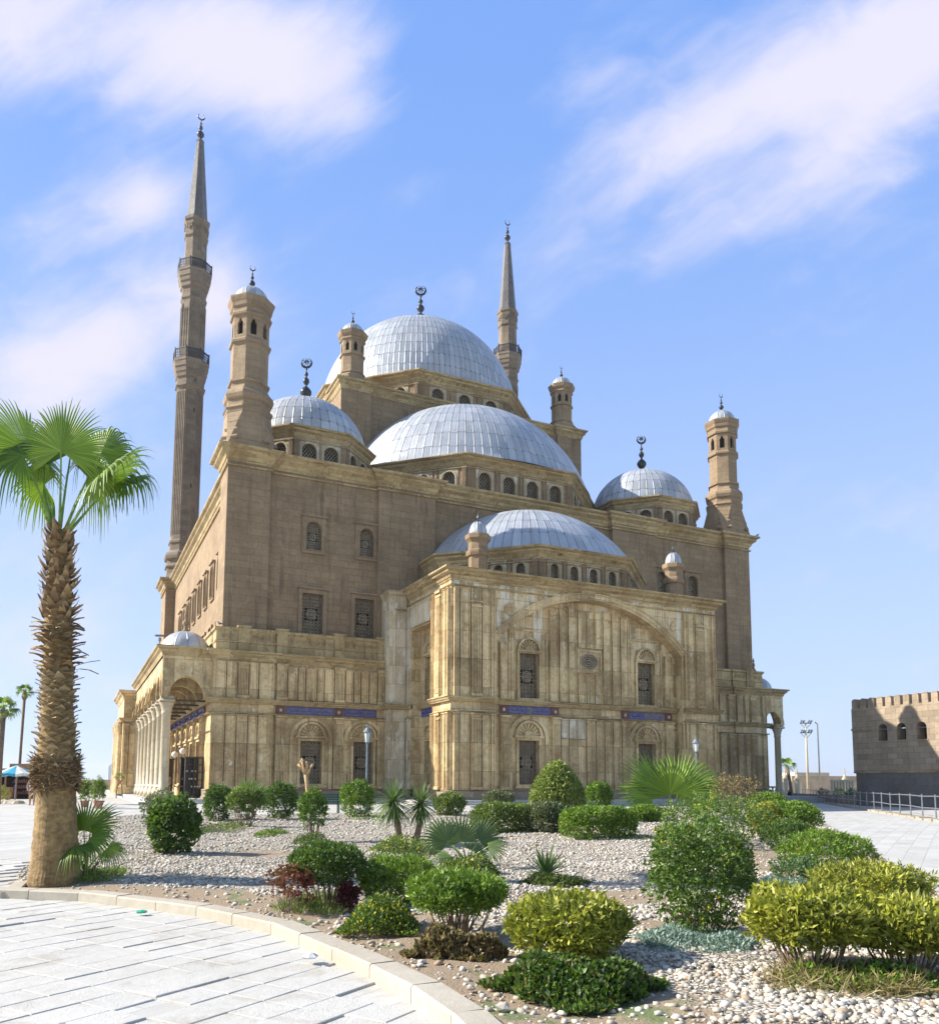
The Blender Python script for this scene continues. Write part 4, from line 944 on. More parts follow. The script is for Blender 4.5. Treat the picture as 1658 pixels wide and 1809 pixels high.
def np_mesh(name, V, F, mats, parent=None, org=None, lv=None, mi=None, smooth=False):
    me = bpy.data.meshes.new(name); V = np.asarray(V, np.float32); F = np.asarray(F, np.int32)
    org = Vector(org) if org is not None else (WO[parent] if parent else Vector((float(V[:, 0].mean()), float(V[:, 1].mean()), float(V[:, 2].min()))))
    V = V - np.array(org, np.float32)
    me.vertices.add(len(V)); me.vertices.foreach_set('co', V.ravel())
    k = F.shape[1]; me.loops.add(F.size); me.loops.foreach_set('vertex_index', F.ravel())
    me.polygons.add(len(F)); me.polygons.foreach_set('loop_start', np.arange(0, F.size, k, dtype=np.int32))
    try: me.polygons.foreach_set('loop_total', np.full(len(F), k, np.int32))
    except Exception: pass
    for q in (mats if isinstance(mats, list) else [mats]): me.materials.append(q)
    if mi is not None: me.polygons.foreach_set('material_index', np.asarray(mi, np.int32))
    if smooth: me.polygons.foreach_set('use_smooth', np.ones(len(F), bool))
    if lv is not None: at_ = me.attributes.new('lv', 'FLOAT', 'FACE'); at_.data.foreach_set('value', np.asarray(lv, np.float32))
    me.update(calc_edges=True); me.validate()
    return link(name, me, parent, org)

def paving(name, c1, c2, rot, bw, bh, mortar=(0.20, 0.19, 0.17), bumpd=0.02, joint=.012):
    mt, t, bs = material(name)
    P = t.node('ShaderNodeNewGeometry').outputs['Position']; p = t.sep(P)
    c_, s_ = math.cos(R(rot)), math.sin(R(rot))
    u = t.m('ADD', t.m('MULTIPLY', p[0], c_), t.m('MULTIPLY', p[1], s_)); v = t.m('SUBTRACT', t.m('MULTIPLY', p[1], c_), t.m('MULTIPLY', p[0], s_))
    br = t.node('ShaderNodeTexBrick'); t.put(br.inputs['Vector'], t.xyz(u, v, 0.0)); br.inputs['Scale'].default_value = 1
    br.inputs['Brick Width'].default_value = bw; br.inputs['Row Height'].default_value = bh; br.inputs['Mortar Size'].default_value = joint; br.inputs['Mortar Smooth'].default_value = .2
    br.inputs['Color1'].default_value = (0, 0, 0, 1); br.inputs['Color2'].default_value = (1, 1, 1, 1); br.inputs['Mortar'].default_value = (.5, .5, .5, 1)
    n = t.noise(P, .5, 5); n2 = t.noise(P, 9, 5, .65); n3 = t.noise(P, 60, 3, .7)
    f = t.m('ADD', t.m('MULTIPLY', br.outputs['Color'], .25), t.m('ADD', t.m('MULTIPLY', n, .5), t.m('MULTIPLY', n2, .35)))
    c = t.mix(t.ramp(f, .3, .8), c1, c2)
    c = t.mix(t.m('MULTIPLY', t.ramp(n3, .6, .72), .45), c, (0.26, 0.24, 0.21))
    n4 = t.noise(P, 1.7, 6, .72, .6); c = t.mix(t.m('MULTIPLY', t.ramp(n4, .52, .66), .55), c, (.35, .315, .26))
    c = t.mix(t.m('MULTIPLY', br.outputs['Fac'], .7), c, mortar)
    t.put(bs.inputs['Base Color'], c); bs.inputs['Roughness'].default_value = .8
    t.put(bs.inputs['Normal'], t.bump(t.m('SUBTRACT', t.m('ADD', t.m('MULTIPLY', n2, .5), t.m('MULTIPLY', n3, .4)), br.outputs['Fac']), .7, bumpd))
    return mt
M['plaza'] = paving('white_stone_paving', (0.40, 0.39, 0.37), (0.50, 0.495, 0.475), 33, .86, .43, mortar=(.34, .33, .31), joint=.008)
M['slab'] = paving('pale_limestone_slab', (0.40, 0.385, 0.355), (0.53, 0.52, 0.495), 33, 50, 50, joint=0.0001, bumpd=.035)
M['kerb'] = paving('kerb_limestone', (0.33, 0.285, 0.215), (0.47, 0.43, 0.36), 0, 60, 60, joint=0.0001, bumpd=.02)
M['step'] = paving('podium_marble', (0.40, 0.39, 0.375), (0.50, 0.495, 0.48), 0, 1.6, .8)
# ground sheet
S_ = [-60, -30, -12, -4] + [x * 1.0 for x in range(0, 60, 2)] + [60, 65, 70, 80, 90, 105, 130, 170, 240, 400, 900, 2500, 6000]
Lt = [-5000, -1500, -500, -200, -100, -60] + [x * 1.0 for x in range(-40, 42, 2)] + [60, 100, 200, 500, 1500, 5000]
V = []; F = []
for s in S_:
    for l in Lt:
        x = CAM.x + HH.x * s + LL.x * l; y = CAM.y + HH.y * s + LL.y * l; V.append((x, y, zg(x, y) if s < 130 else zg(x, y) - min(30, (s - 130) * .02)))
nl = len(Lt)
for i in range(len(S_) - 1):
    for j in range(nl - 1): F.append((i * nl + j, i * nl + j + 1, (i + 1) * nl + j + 1, (i + 1) * nl + j))
tag(np_mesh('ground', V, F, M['plaza']), kind='structure')
# podium round the mosque
pod = MB()
def podium(z0, z1, g_):
    path = [(-4.3 - g_, 60), (-4.3 - g_, -2.0 - g_), (10.2 - g_, -2.0 - g_), (10.2 - g_, -10.0 - g_), (35.8 + g_, -10.0 - g_), (35.8 + g_, -2.0 - g_), (51.2 + g_, -2.0 - g_), (51.2 + g_, 60)]
    n = len(path); pod.add([(x, y, z0) for x, y in path] + [(x, y, z1) for x, y in path], [(i, (i + 1) % n, n + (i + 1) % n, n + i) for i in range(n)])
    pod.poly([(x, y, z1) for x, y in path], Vector((0, 0, 1)))
podium(-1.2, -.004, 0); podium(-1.2, -.17, .45)
tag(pod.build('podium', M['step']), kind='structure')

# garden outline: walk the kerb
front_px = [(-40, 1588), (0, 1590), (52, 1591), (130, 1594), (177, 1599), (257, 1610), (333, 1620), (400, 1635), (475, 1652), (560, 1690), (620, 1718), (680, 1748), (735, 1780), (775, 1809), (820, 1850), (870, 1910), (930, 2010)]
outline = [G(*p) for p in front_px]
right_px = [(1400, 2200), (2000, 1900), (1860, 1660), (1690, 1612), (1640, 1585), (1600, 1560), (1545, 1520), (1480, 1478), (1440, 1452), (1405, 1425), (1380, 1416), (1340, 1412)]
back_px = [(1250, 1425), (1130, 1433), (1000, 1437), (830, 1440), (560, 1443), (420, 1446), (215, 1448)]
left_px = [(150, 1458), (110, 1480), (75, 1510), (48, 1545), (25, 1568)]
right_c = [G(*p) for p in right_px]; back_c = [G(*p) for p in back_px]; left_c = [G(*p) for p in left_px]
POLY = [(p.x, p.y) for p in outline[1:] + right_c + back_c + left_c]
PA = np.array(POLY)
def inpoly(X, Y):
    X = np.asarray(X); Y = np.asarray(Y); c = np.zeros(X.shape, bool); n = len(PA)
    for i in range(n):
        x1, y1 = PA[i]; x2, y2 = PA[(i + 1) % n]
        cond = ((y1 > Y) != (y2 > Y)); xx = (x2 - x1) * (Y - y1) / ((y2 - y1) if y2 != y1 else 1e-9) + x1
        c ^= cond & (X < xx)
    return c
def distline(X, Y, line):
    d = np.full(np.shape(X), 1e9)
    for a, b in zip(line, line[1:]):
        ax, ay, bx, by = a[0], a[1], b[0], b[1]; L2 = (bx - ax) ** 2 + (by - ay) ** 2 + 1e-9
        t = np.clip(((X - ax) * (bx - ax) + (Y - ay) * (by - ay)) / L2, 0, 1)
        d = np.minimum(d, np.hypot(X - ax - t * (bx - ax), Y - ay - t * (by - ay)))
    return d
FRONTLINE = [(p.x, p.y) for p in outline]
zgv = np.vectorize(zg)
def kerb(pts, wd, h, name='kerb', blk=.95):
    """blocks laid along a line; width goes to the left of travel"""
    P = [Vector((p.x, p.y)) for p in pts]; k = MB(); rn = random.Random(7)
    # resample
    L = [0]; 
    for a, b in zip(P, P[1:]): L.append(L[-1] + (b - a).length)
    def pos(t):
        for i in range(len(P) - 1):
            if t <= L[i + 1]: return P[i].lerp(P[i + 1], (t - L[i]) / max(1e-6, L[i + 1] - L[i]))
        return P[-1]
    n = int(L[-1] / blk)
    for i in range(n):
        a = pos(L[-1] * i / n + .006); b = pos(L[-1] * (i + 1) / n - .006); d = (b - a).normalized(); nn = Vector((-d.y, d.x)); dz = rn.uniform(-.008, .008)
        za = zg(a.x, a.y); zb = zg(b.x, b.y); hh = h + dz; c = .02
        vs = []
        for q, z in ((a, za), (b, zb)):
            for o, z_ in ((0, -.2), (0, hh - c), (c, hh), (wd - c, hh), (wd, hh - c), (wd, -.2)): r = q + nn * o; vs.append((r.x, r.y, z + z_))
        k.add(vs, [(j, j + 6, j + 7, j + 1) for j in range(5)] + [(0, 1, 2, 3, 4, 5), (11, 10, 9, 8, 7, 6)])
    tag(k.build(name, M['kerb']), kind='structure')
kerb(outline, .30, .17)
kerb(list(reversed([outline[1]] + list(reversed(left_c)) + list(reversed(back_c)) + list(reversed(right_c)))), .25, .12) if False else kerb(right_c[1:] + back_c + left_c + [outline[1]], .25, .12)
# garden soil and gravel bed
mt, t, bs = material('gravel_and_soil')
P = t.node('ShaderNodeNewGeometry').outputs['Position']
vo = t.node('ShaderNodeTexVoronoi'); t.put(vo.inputs['Vector'], P); vo.inputs['Scale'].default_value = 15; vo.inputs['Randomness'].default_value = 1
ve = t.node('ShaderNodeTexVoronoi'); ve.feature = 'DISTANCE_TO_EDGE'; t.put(ve.inputs['Vector'], P); ve.inputs['Scale'].default_value = 15
cell = t.sep(vo.outputs['Color'])
peb = t.mix(cell[0], (0.38, 0.335, 0.27), (0.68, 0.63, 0.55)); peb = t.mix(t.ramp(cell[1], .85, .95), peb, (0.42, 0.30, 0.19))
edge = t.ramp(ve.outputs['Distance'], .0, .16)
peb = t.mix(edge, (0.24, 0.20, 0.155), peb)
so = t.node('ShaderNodeAttribute'); so.attribute_name = 'soil'
n1 = t.noise(P, 2.2, 5, .65); n2 = t.noise(P, 30, 4, .7)
soilc = t.mix(n2, (0.20, 0.14, 0.09), (0.40, 0.31, 0.21)); soilc = t.mix(t.ramp(t.noise(P, 1.3, 4, .6), .56, .66), soilc, (0.13, 0.17, 0.06))
sf = t.ramp(t.m('ADD', so.outputs['Fac'], t.m('MULTIPLY', t.m('SUBTRACT', n1, .5), .9)), .42, .58)
c = t.mix(sf, peb, soilc); t.put(bs.inputs['Base Color'], c); bs.inputs['Roughness'].default_value = .9
hgt = t.m('ADD', t.m('MULTIPLY', t.m('MULTIPLY', edge, t.m('ADD', .5, cell[2])), t.m('SUBTRACT', 1.0, sf)), t.m('MULTIPLY', n2, .5))
t.put(bs.inputs['Normal'], t.bump(hgt, .9, .06)); M['bed'] = mt
cs = .2; ss = np.arange(5, 62, cs); ls = np.arange(-22, 30, cs)
SS, LS = np.meshgrid(ss, ls, indexing='ij'); GX = CAM.x + HH.x * SS + LL.x * LS; GY = CAM.y + HH.y * SS + LL.y * LS
GZ = zgv(GX, GY) + .10 + .025 * np.sin(GX * 1.7 + 1.3 * np.sin(GY * 1.1)) + .02 * np.sin(GY * 2.3 + GX) + .015 * np.sin(GX * 5.1) * np.sin(GY * 4.3)
dk = distline(GX, GY, FRONTLINE); GZ += .05 * np.clip(dk / 2.5, 0, 1)
def soilfun(X, Y):
    d = distline(X, Y, FRONTLINE); s = (X - CAM.x) * HH.x + (Y - CAM.y) * HH.y; l = (X - CAM.x) * LL.x + (Y - CAM.y) * LL.y
    v = np.clip(1.25 - d / 2.7, 0, 1) * np.clip((17 - s) / 4, 0, 1) * np.clip((4.6 - l) / 2.0, 0, 1)
    v = np.maximum(v, .7 * np.exp(-(((l - 3.0) / 2.2) ** 2 + ((s - 10.6) / .7) ** 2)))
    v = np.maximum(v, .95 * np.exp(-(((l - 2.2) / 1.6) ** 2 + ((s - 13.2) / .8) ** 2))); v = np.maximum(v, .85 * np.exp(-(((l - 2.4) / 3.2) ** 2 + ((s - 25.5) / 1.0) ** 2)))
    v = np.maximum(v, .8 * np.exp(-(((l - 4.2) / 1.6) ** 2 + ((s - 8.6) / .5) ** 2))); v = np.maximum(v, .8 * np.exp(-(((l + 5) / 1.8) ** 2 + ((s - 19) / 1.2) ** 2)))
    return np.maximum(v, np.clip((l - 4.6) / 1.5, 0, .62) * np.clip((24 - s) / 5, 0, 1) * np.clip((s - 9.5) / 2, 0, 1))
SO = soilfun(GX, GY)
MX = (GX[:-1, :-1] + GX[1:, 1:]) / 2; MY = (GY[:-1, :-1] + GY[1:, 1:]) / 2; keep = inpoly(MX, MY) & (distline(MX, MY, FRONTLINE) > .19)
idx = np.arange(GX.size).reshape(GX.shape); a = idx[:-1, :-1][keep]; b = idx[:-1, 1:][keep]; c = idx[1:, 1:][keep]; d = idx[1:, :-1][keep]
Fq = np.stack([a, b, c, d], 1); used, inv = np.unique(Fq, return_inverse=True); Fq = inv.reshape(Fq.shape)
Vb = np.stack([GX.ravel(), GY.ravel(), GZ.ravel()], 1)[used]
bed = np_mesh('garden_bed', Vb, Fq, M['bed'], smooth=True)
at_ = bed.data.attributes.new('soil', 'FLOAT', 'POINT'); at_.data.foreach_set('value', SO.ravel()[used].astype(np.float32)); tag(bed, kind='structure')
def gz(x, y): return zg(x, y) + .13
def back(b, dist):
    """move a ground point away from the viewer, straight along the line of sight"""
    v = Vector((b.x - CAM.x, b.y - CAM.y, 0)); return b + v * (dist / dep(b))
def GB(px, py): p = G(px, py, .12); return p
# loose pebbles
rs = np.random.RandomState(5)
phi = (1 + 5 ** .5) / 2
ICO = np.array([(-1, phi, 0), (1, phi, 0), (-1, -phi, 0), (1, -phi, 0), (0, -1, phi), (0, 1, phi), (0, -1, -phi), (0, 1, -phi), (phi, 0, -1), (phi, 0, 1), (-phi, 0, -1), (-phi, 0, 1)]) / 1.9
ICF = np.array([(0, 11, 5), (0, 5, 1), (0, 1, 7), (0, 7, 10), (0, 10, 11), (1, 5, 9), (5, 11, 4), (11, 10, 2), (10, 7, 6), (7, 1, 8), (3, 9, 4), (3, 4, 2), (3, 2, 6), (3, 6, 8), (3, 8, 9), (4, 9, 5), (2, 4, 11), (6, 2, 10), (8, 6, 7), (9, 8, 1)])
def pebbles(n, s0, s1, r0, r1, seed, soilkeep):
    rs = np.random.RandomState(seed)
    s = s0 + (s1 - s0) * rs.rand(n); l = (-.62 + 1.25 * rs.rand(n)) * s
    X = CAM.x + HH.x * s + LL.x * l; Y = CAM.y + HH.y * s + LL.y * l
    k = inpoly(X, Y) & (distline(X, Y, FRONTLINE) > .36); so_ = soilfun(X, Y) + .3 * np.sin(X * 2.1) * np.sin(Y * 1.9 + X)
    k &= (so_ < .45) | (rs.rand(n) < soilkeep)
    X = X[k]; Y = Y[k]; m = len(X)
    Z = zgv(X, Y) + .10 + .05 * np.clip(distline(X, Y, FRONTLINE) / 2.5, 0, 1) + .025 * np.sin(X * 1.7 + 1.3 * np.sin(Y * 1.1)) + .02 * np.sin(Y * 2.3 + X)
    r = (r0 + (r1 - r0) * rs.rand(m) ** 2.6)
    sc = np.stack([r * (.8 + .7 * rs.rand(m)), r * (.7 + .5 * rs.rand(m)), r * (.45 + .35 * rs.rand(m))], 1)
    base = ICO[None] * (1 + .28 * (rs.rand(m, 12, 1) - .5)) * sc[:, None]
    an = rs.rand(m) * 2 * PI; ca, sa = np.cos(an)[:, None], np.sin(an)[:, None]; tl = (rs.rand(m) - .5)[:, None]
    x = base[..., 0] * ca - base[..., 1] * sa; y = base[..., 0] * sa + base[..., 1] * ca; z = base[..., 2] + tl * base[..., 0] * .5
    V = np.stack([x + X[:, None], y + Y[:, None], z + (Z + r * .25)[:, None]], 2).reshape(-1, 3)
    F = (ICF[None] + 12 * np.arange(m)[:, None, None]).reshape(-1, 3); lv = np.repeat(rs.rand(m), 20)
    return V, F, lv
parts_ = [pebbles(24000, 6.2, 12, .014, .046, 1, .16), pebbles(22000, 12, 18, .016, .044, 2, .12), pebbles(14000, 18, 26, .022, .045, 3, .08), pebbles(10000, 26, 38, .03, .055, 4, .05)]
V = np.concatenate([p[0] for p in parts_]); off = np.cumsum([0] + [len(p[0]) for p in parts_[:-1]])
F = np.concatenate([p[1] + o for p, o in zip(parts_, off)]); lv = np.concatenate([p[2] for p in parts_])
mt, t, bs = material('white_pebbles'); a_ = t.node('ShaderNodeAttribute'); a_.attribute_name = 'lv'
P = t.node('ShaderNodeNewGeometry').outputs['Position']; nn_ = t.noise(P, 40, 3)
cc = t.mix(a_.outputs['Fac'], (0.36, 0.315, 0.25), (0.70, 0.65, 0.575)); cc = t.mix(t.ramp(a_.outputs['Fac'], .9, .95), cc, (0.36, 0.25, 0.16)); cc = t.mix(t.m('MULTIPLY', nn_, .4), cc, (.3, .26, .21))
t.put(bs.inputs['Base Color'], cc); bs.inputs['Roughness'].default_value = .8; M['pebble'] = mt
tag(np_mesh('gravel', V, F, M['pebble'], lv=lv, smooth=False), 'loose white pebbles spread over the garden bed', 'gravel', kind='stuff')
# stone slabs of the near plaza, slightly uneven
def near_slabs():
    rn = random.Random(11); k = MB(); u_ = (math.cos(R(34)), math.sin(R(34))); v_ = (-u_[1], u_[0]); sz = .44
    c0_ = (CAM.x + HH.x * 11, CAM.y + HH.y * 11)
    for i in range(-46, 47):
        j = -46
        while j < 47:
            ln = 1 if rn.random() < .55 else 2
            cx = c0_[0] + u_[0] * (j + ln / 2) * sz + v_[0] * i * sz; cy = c0_[1] + u_[1] * (j + ln / 2) * sz + v_[1] * i * sz
            s = (cx - CAM.x) * HH.x + (cy - CAM.y) * HH.y; l = (cx - CAM.x) * LL.x + (cy - CAM.y) * LL.y
            if 4.8 < s < 19 and -.68 * s - .6 < l < 3 and (not (inpoly(np.array([cx]), np.array([cy]))[0]) or distline(np.array([cx]), np.array([cy]), FRONTLINE)[0] < .2):
                z = zg(cx, cy) + .02 + rn.gauss(0, .0022); rr_ = rn.random()
                if rr_ < .05: z -= rn.uniform(.01, .028)
                elif rr_ < .065: z += rn.uniform(.006, .016)
                tx, ty = rn.gauss(0, .004), rn.gauss(0, .005)
                if rr_ > .93: ty += rn.choice((-1, 1)) * rn.uniform(.01, .035)
                hu = ln * sz / 2 - .0045; hv = sz / 2 - .0045; e = .006; vs = []
                def P3(a, b, dz): return (cx + u_[0] * a + v_[0] * b, cy + u_[1] * a + v_[1] * b, z + tx * a + ty * b + dz)
                jt = [rn.uniform(0, .006) for _ in range(4)]
                for q, (a, b) in enumerate(((-hu, -hv), (hu, -hv), (hu, hv), (-hu, hv))): vs.append(P3(a, b, -.08))
                for q, (a, b) in enumerate(((-hu, -hv), (hu, -hv), (hu, hv), (-hu, hv))): vs.append(P3(a * (1 - jt[q]), b * (1 - jt[q]), -e))
                for q, (a, b) in enumerate(((-hu, -hv), (hu, -hv), (hu, hv), (-hu, hv))): vs.append(P3(a - math.copysign(e + jt[q], a), b - math.copysign(e + jt[q], b), 0))
                k.add(vs, [(0, 1, 5, 4), (1, 2, 6, 5), (2, 3, 7, 6), (3, 0, 4, 7), (4, 5, 9, 8), (5, 6, 10, 9), (6, 7, 11, 10), (7, 4, 8, 11), (8, 9, 10, 11)])
            j += ln
    return k
tag(near_slabs().build('paving', M['slab']), kind='structure')
# ============================================================ PLANTS
def leafcloud(P, D, Ln, Wd, lv, up=None):
    """one folded leaf (two triangles sharing the midrib) per point; P positions, D unit directions"""
    n = len(P); rnd = np.random.RandomState(n % 9973)
    q = rnd.randn(n, 3); side = np.cross(D, q); side /= np.linalg.norm(side, axis=1, keepdims=True) + 1e-9
    nrm = np.cross(side, D)
    Ln = np.broadcast_to(Ln, n)[:, None]; Wd = np.broadcast_to(Wd, n)[:, None]
    base = P; tip = P + D * Ln + nrm * Ln * .12 * (rnd.rand(n, 1) - .6)
    m1 = P + D * Ln * .48 + side * Wd * .5 + nrm * Wd * .18; m2 = P + D * Ln * .48 - side * Wd * .5 + nrm * Wd * .18
    V = np.stack([base, m1, tip, m2], 1).reshape(-1, 3); i = 4 * np.arange(n)
    F = np.stack([np.stack([i, i + 1, i + 2], 1), np.stack([i, i + 2, i + 3], 1)], 1).reshape(-1, 3)
    return V, F, np.repeat(lv, 2)
def unit(v): return v / (np.linalg.norm(v, axis=1, keepdims=True) + 1e-9)
LK = dict(  # leaf colours: c1, c2, highlight
    dark=((.016, .036, .008), (.12, .22, .025), (.20, .15, .05)), green=((.025, .065, .007), (.24, .38, .03), (.30, .24, .07)),
    yellow=((.045, .065, .012), (.50, .50, .055), (.70, .60, .13)), box=((.03, .06, .012), (.22, .29, .045), (.28, .21, .09)),
    cone=((.08, .12, .02), (.36, .42, .10), None), flower=((.03, .065, .012), (.17, .27, .04), (.75, .62, .02)),
    grey=((.05, .06, .03), (.19, .21, .10), None), silver=((.13, .21, .17), (.36, .45, .40), None), dry=((.10, .065, .03), (.30, .21, .10), None),
    red=((.08, .012, .012), (.26, .05, .045), None), purple=((.05, .008, .015), (.17, .02, .035), None), orange=((.03, .08, .008), (.15, .28, .02), (.75, .20, .01)),
    white=((.03, .07, .02), (.13, .22, .07), (.7, .7, .66)), grass=((.07, .12, .015), (.26, .34, .06), None), straw=((.13, .10, .035), (.40, .31, .14), None), palm=((.045, .11, .008), (.30, .44, .025), None), yucca=((.05, .09, .03), (.20, .28, .08), None))
LM = {}
def lmat(k):
    if k not in LM: LM[k] = leafmat('leaf_' + k, *LK[k])
    return LM[k]
M['twig'] = plain('twig_bark', (.17, .12, .08), .85, 0, .4, 12); M['palewood'] = plain('pale_cut_wood', (.46, .31, .16), .8, 0, .35, 8, .02)
def crown(c, rx, ry, rz, n, kind, leaf, wid, seed, p=2.5, lump=.10, up=.25, flat=-.9, inner=.22, profile=None, tuft=6):
    """leaves grow in tufts (whorls) spread through the crown, so light and gaps come in clumps"""
    rs = np.random.RandomState(seed); m = max(20, int(n / tuft)); d = unit(rs.randn(int(m * 1.5), 3)); d = d[d[:, 2] > flat][:m]; m = len(d)
    d = d[(d[:, 2] > -.25) | (rs.rand(len(d)) < .55)]; m = len(d)
    k = (np.abs(d[:, 0]) ** p + np.abs(d[:, 1]) ** p + np.abs(d[:, 2]) ** p) ** (-1 / p)
    ph = rs.rand(8) * 6; lm = 1 + lump * (np.sin(d[:, 0] * 5 + ph[0] + 2 * d[:, 2]) * np.sin(d[:, 1] * 4 + ph[1]) + .7 * np.sin(d[:, 2] * 9 + ph[2] + 5 * d[:, 0]) * np.sin(d[:, 1] * 10 + ph[3]) + .5 * np.sin(d[:, 0] * 19 + ph[6]) * np.sin(d[:, 1] * 17 + d[:, 2] * 15 + ph[7]))
    fr = 1 - np.abs(rs.randn(m)) * .06; ins = rs.rand(m) < inner; fr[ins] = .4 + .5 * rs.rand(ins.sum())
    r = (k * lm * fr)[:, None]; S = np.array([rx, ry, rz]); Pt = d * r * S
    if profile is not None:
        t = (Pt[:, 2] / rz + 1) / 2; f = profile(np.clip(t, 0, 1)); Pt[:, 0] *= f; Pt[:, 1] *= f
    Pt += np.array(c); A = unit(d / S * rz + np.array([0, 0, up]) + .25 * rs.randn(m, 3)); tv = rs.rand(m) * .6 + .4 * (np.sin(Pt[:, 0] * 5 + ph[4]) * np.sin(Pt[:, 1] * 5 + Pt[:, 2] * 4 + ph[5]) * .5 + .5)
    Pp = np.repeat(Pt, tuft, 0) + rs.randn(m * tuft, 3) * leaf * .28; A = np.repeat(A, tuft, 0); n = len(Pp)
    D = unit(A * (.35 + .5 * rs.rand(n, 1)) + .75 * unit(rs.randn(n, 3))); lv = np.clip(np.repeat(tv, tuft) * .75 + .3 * rs.rand(n), 0, 1)
    return leafcloud(Pp, D, leaf * (.6 + .7 * rs.rand(n)), wid * (.7 + .6 * rs.rand(n)), lv)
def stems(base, c, rx, ry, zt, n, r0, seed, spread=.35):
    rn = random.Random(seed); mb = MB()
    for i in range(n):
        a = rn.random() * 2 * PI; q = rn.random() ** .5; b = Vector((base[0] + math.cos(a) * rx * spread * q, base[1] + math.sin(a) * ry * spread * q, base[2] - .04))
        e = Vector((c[0] + math.cos(a) * rx * .85 * q, c[1] + math.sin(a) * ry * .85 * q, zt + rn.uniform(-.1, .15))); mid = b.lerp(e, .5) + Vector((rn.uniform(-.05, .05), rn.uniform(-.05, .05), -.03))
        mb.tube([b, mid, e], [r0 * rn.uniform(.7, 1.2), r0 * .7, r0 * .35], 5, False)
    return mb
def shrub(px, pyb, wpx, pyt, pyc, kind, label, cat='shrub', group=None, name='shrub', n=3500, seed=1, leaf=None, ratio=.42, stem=10, p=2.4, lump=.12, up=.3, squash=1.0, profile=None, flat=-.95, r0=None, inner=.22, extra=None):
    b = GB(px, pyb); s = dep(b); k = s / FPX; rx = wpx * k / 2; ry = rx * squash
    b = back(b, ry * .75); b.z = gz(b.x, b.y); s = dep(b); k = s / FPX; rx = wpx * k / 2; ry = rx * squash
    zt = CAM.z + (1385 - pyt) * k; zc = CAM.z + (1385 - pyc) * k; zc = max(zc, b.z - .02)
    leaf = max(leaf or .055, .0034 * s); n = int(n * (1.15 if s < 22 else 1.7)); c = (b.x, b.y, (zt + zc) / 2); rz = (zt - zc) / 2 - leaf * .4; rx -= leaf * .55; ry -= leaf * .4; c = (c[0], c[1], c[2] - leaf * .1)
    root = empty(name, b); tag(root, label, cat, group)
    V, F, lv = crown(c, rx, ry, rz, n, kind, leaf, leaf * ratio, seed, p, lump, up, flat, profile=profile, inner=inner)
    np_mesh('foliage', V, F, lmat(kind), root, lv=lv)
    if stem: stems(b, c, rx, ry, zc + rz * .5, stem, r0 or .012 + .0002 * s, seed).build('stems', M['twig'], root)
    if extra: extra(root, c, rx, ry, rz, b)
    return root
def carpet(px, pyb, wpx, pyt, kind, label, cat='ground plant', name='ground_cover_plant', n=3000, seed=1, leaf=.05, hgt=.22, depthr=None, ratio=.4, up=.6, group=None, taper=True):
    """low spreading clump on the ground; px, pyb is its front foot"""
    b = GB(px, pyb); f = GB(px, min(pyb - 4, max(1398, pyt + hgt * FPX / dep(b)))); k = dep(b) / FPX; rx = wpx * k / 2; ry = max(rx * .3, (dep(f) - dep(b)) / 2)
    c = back(b, ry); c.z = 0; rs = np.random.RandomState(seed)
    a = rs.rand(n) * 2 * PI; q = rs.rand(n) ** .5 * (1 + .18 * np.sin(a * 3 + seed) + .1 * np.sin(a * 7 + seed * 2)); ll = np.cos(a) * q * rx; sv = np.sin(a) * q * ry
    X = c.x + LL.x * ll + HH.x * sv; Y = c.y + LL.y * ll + HH.y * sv; hh = hgt * np.clip(1.15 - q ** 3, .15, 1) * (1 + .35 * np.sin(X * 5 + seed) * np.sin(Y * 6))
    Z = zgv(X, Y) + .12 + hh * rs.rand(n) ** .6 - .02
    D = unit(np.stack([rs.randn(n) * .8, rs.randn(n) * .8, up + .5 * rs.rand(n)], 1)); Ln = leaf * (.6 + .8 * rs.rand(n))
    V, F, lv = leafcloud(np.stack([X, Y, Z], 1), D, Ln, Ln * ratio, rs.rand(n))
    c.z = gz(c.x, c.y); o = np_mesh(name, V, F, lmat(kind), org=c, lv=lv); tag(o, label, cat, group); return o
# ---- clipped shrubs of the foreground (crown on bare stems)
G1 = 'clipped round shrubs in the gravel garden'
cl = dict(group=G1, name='clipped_shrub', p=2.6, up=.8, lump=.10)
shrub(575, 1612, 124, 1488, 1558, 'dark', 'dark green clipped shrub on bare grey stems beside the red-leaved plant', n=8500, seed=1, leaf=.07, ratio=.32, stem=30, r0=.012, **cl)
shrub(702, 1606, 134, 1509, 1592, 'green', 'bright green clipped shrub behind the patch with small yellow flowers', n=8500, seed=2, leaf=.075, ratio=.3, stem=16, **cl)
shrub(806, 1668, 160, 1536, 1604, 'green', 'large bright green mushroom-shaped shrub above the dried brown plants', n=10000, seed=3, leaf=.075, ratio=.3, stem=34, r0=.013, **cl)
shrub(1006, 1715, 196, 1574, 1676, 'yellow', 'yellow-green leafy clipped shrub rising from a dark green mat', n=9000, seed=4, leaf=.085, ratio=.36, stem=22, r0=.012, group=G1, name='clipped_shrub', p=2.6, up=.8)
shrub(1432, 1738, 200, 1562, 1656, 'yellow', 'yellow-tipped shrub on woody stems standing over dry grass in the right foreground', n=9000, seed=5, leaf=.09, ratio=.34, stem=34, r0=.013, group=G1, name='clipped_shrub', p=2.7, up=.8)
shrub(1604, 1740, 210, 1582, 1664, 'yellow', 'yellow-tipped shrub cut by the right edge of the picture', n=9000, seed=6, leaf=.09, ratio=.34, stem=34, r0=.013, group=G1, name='clipped_shrub', p=2.7, up=.8)
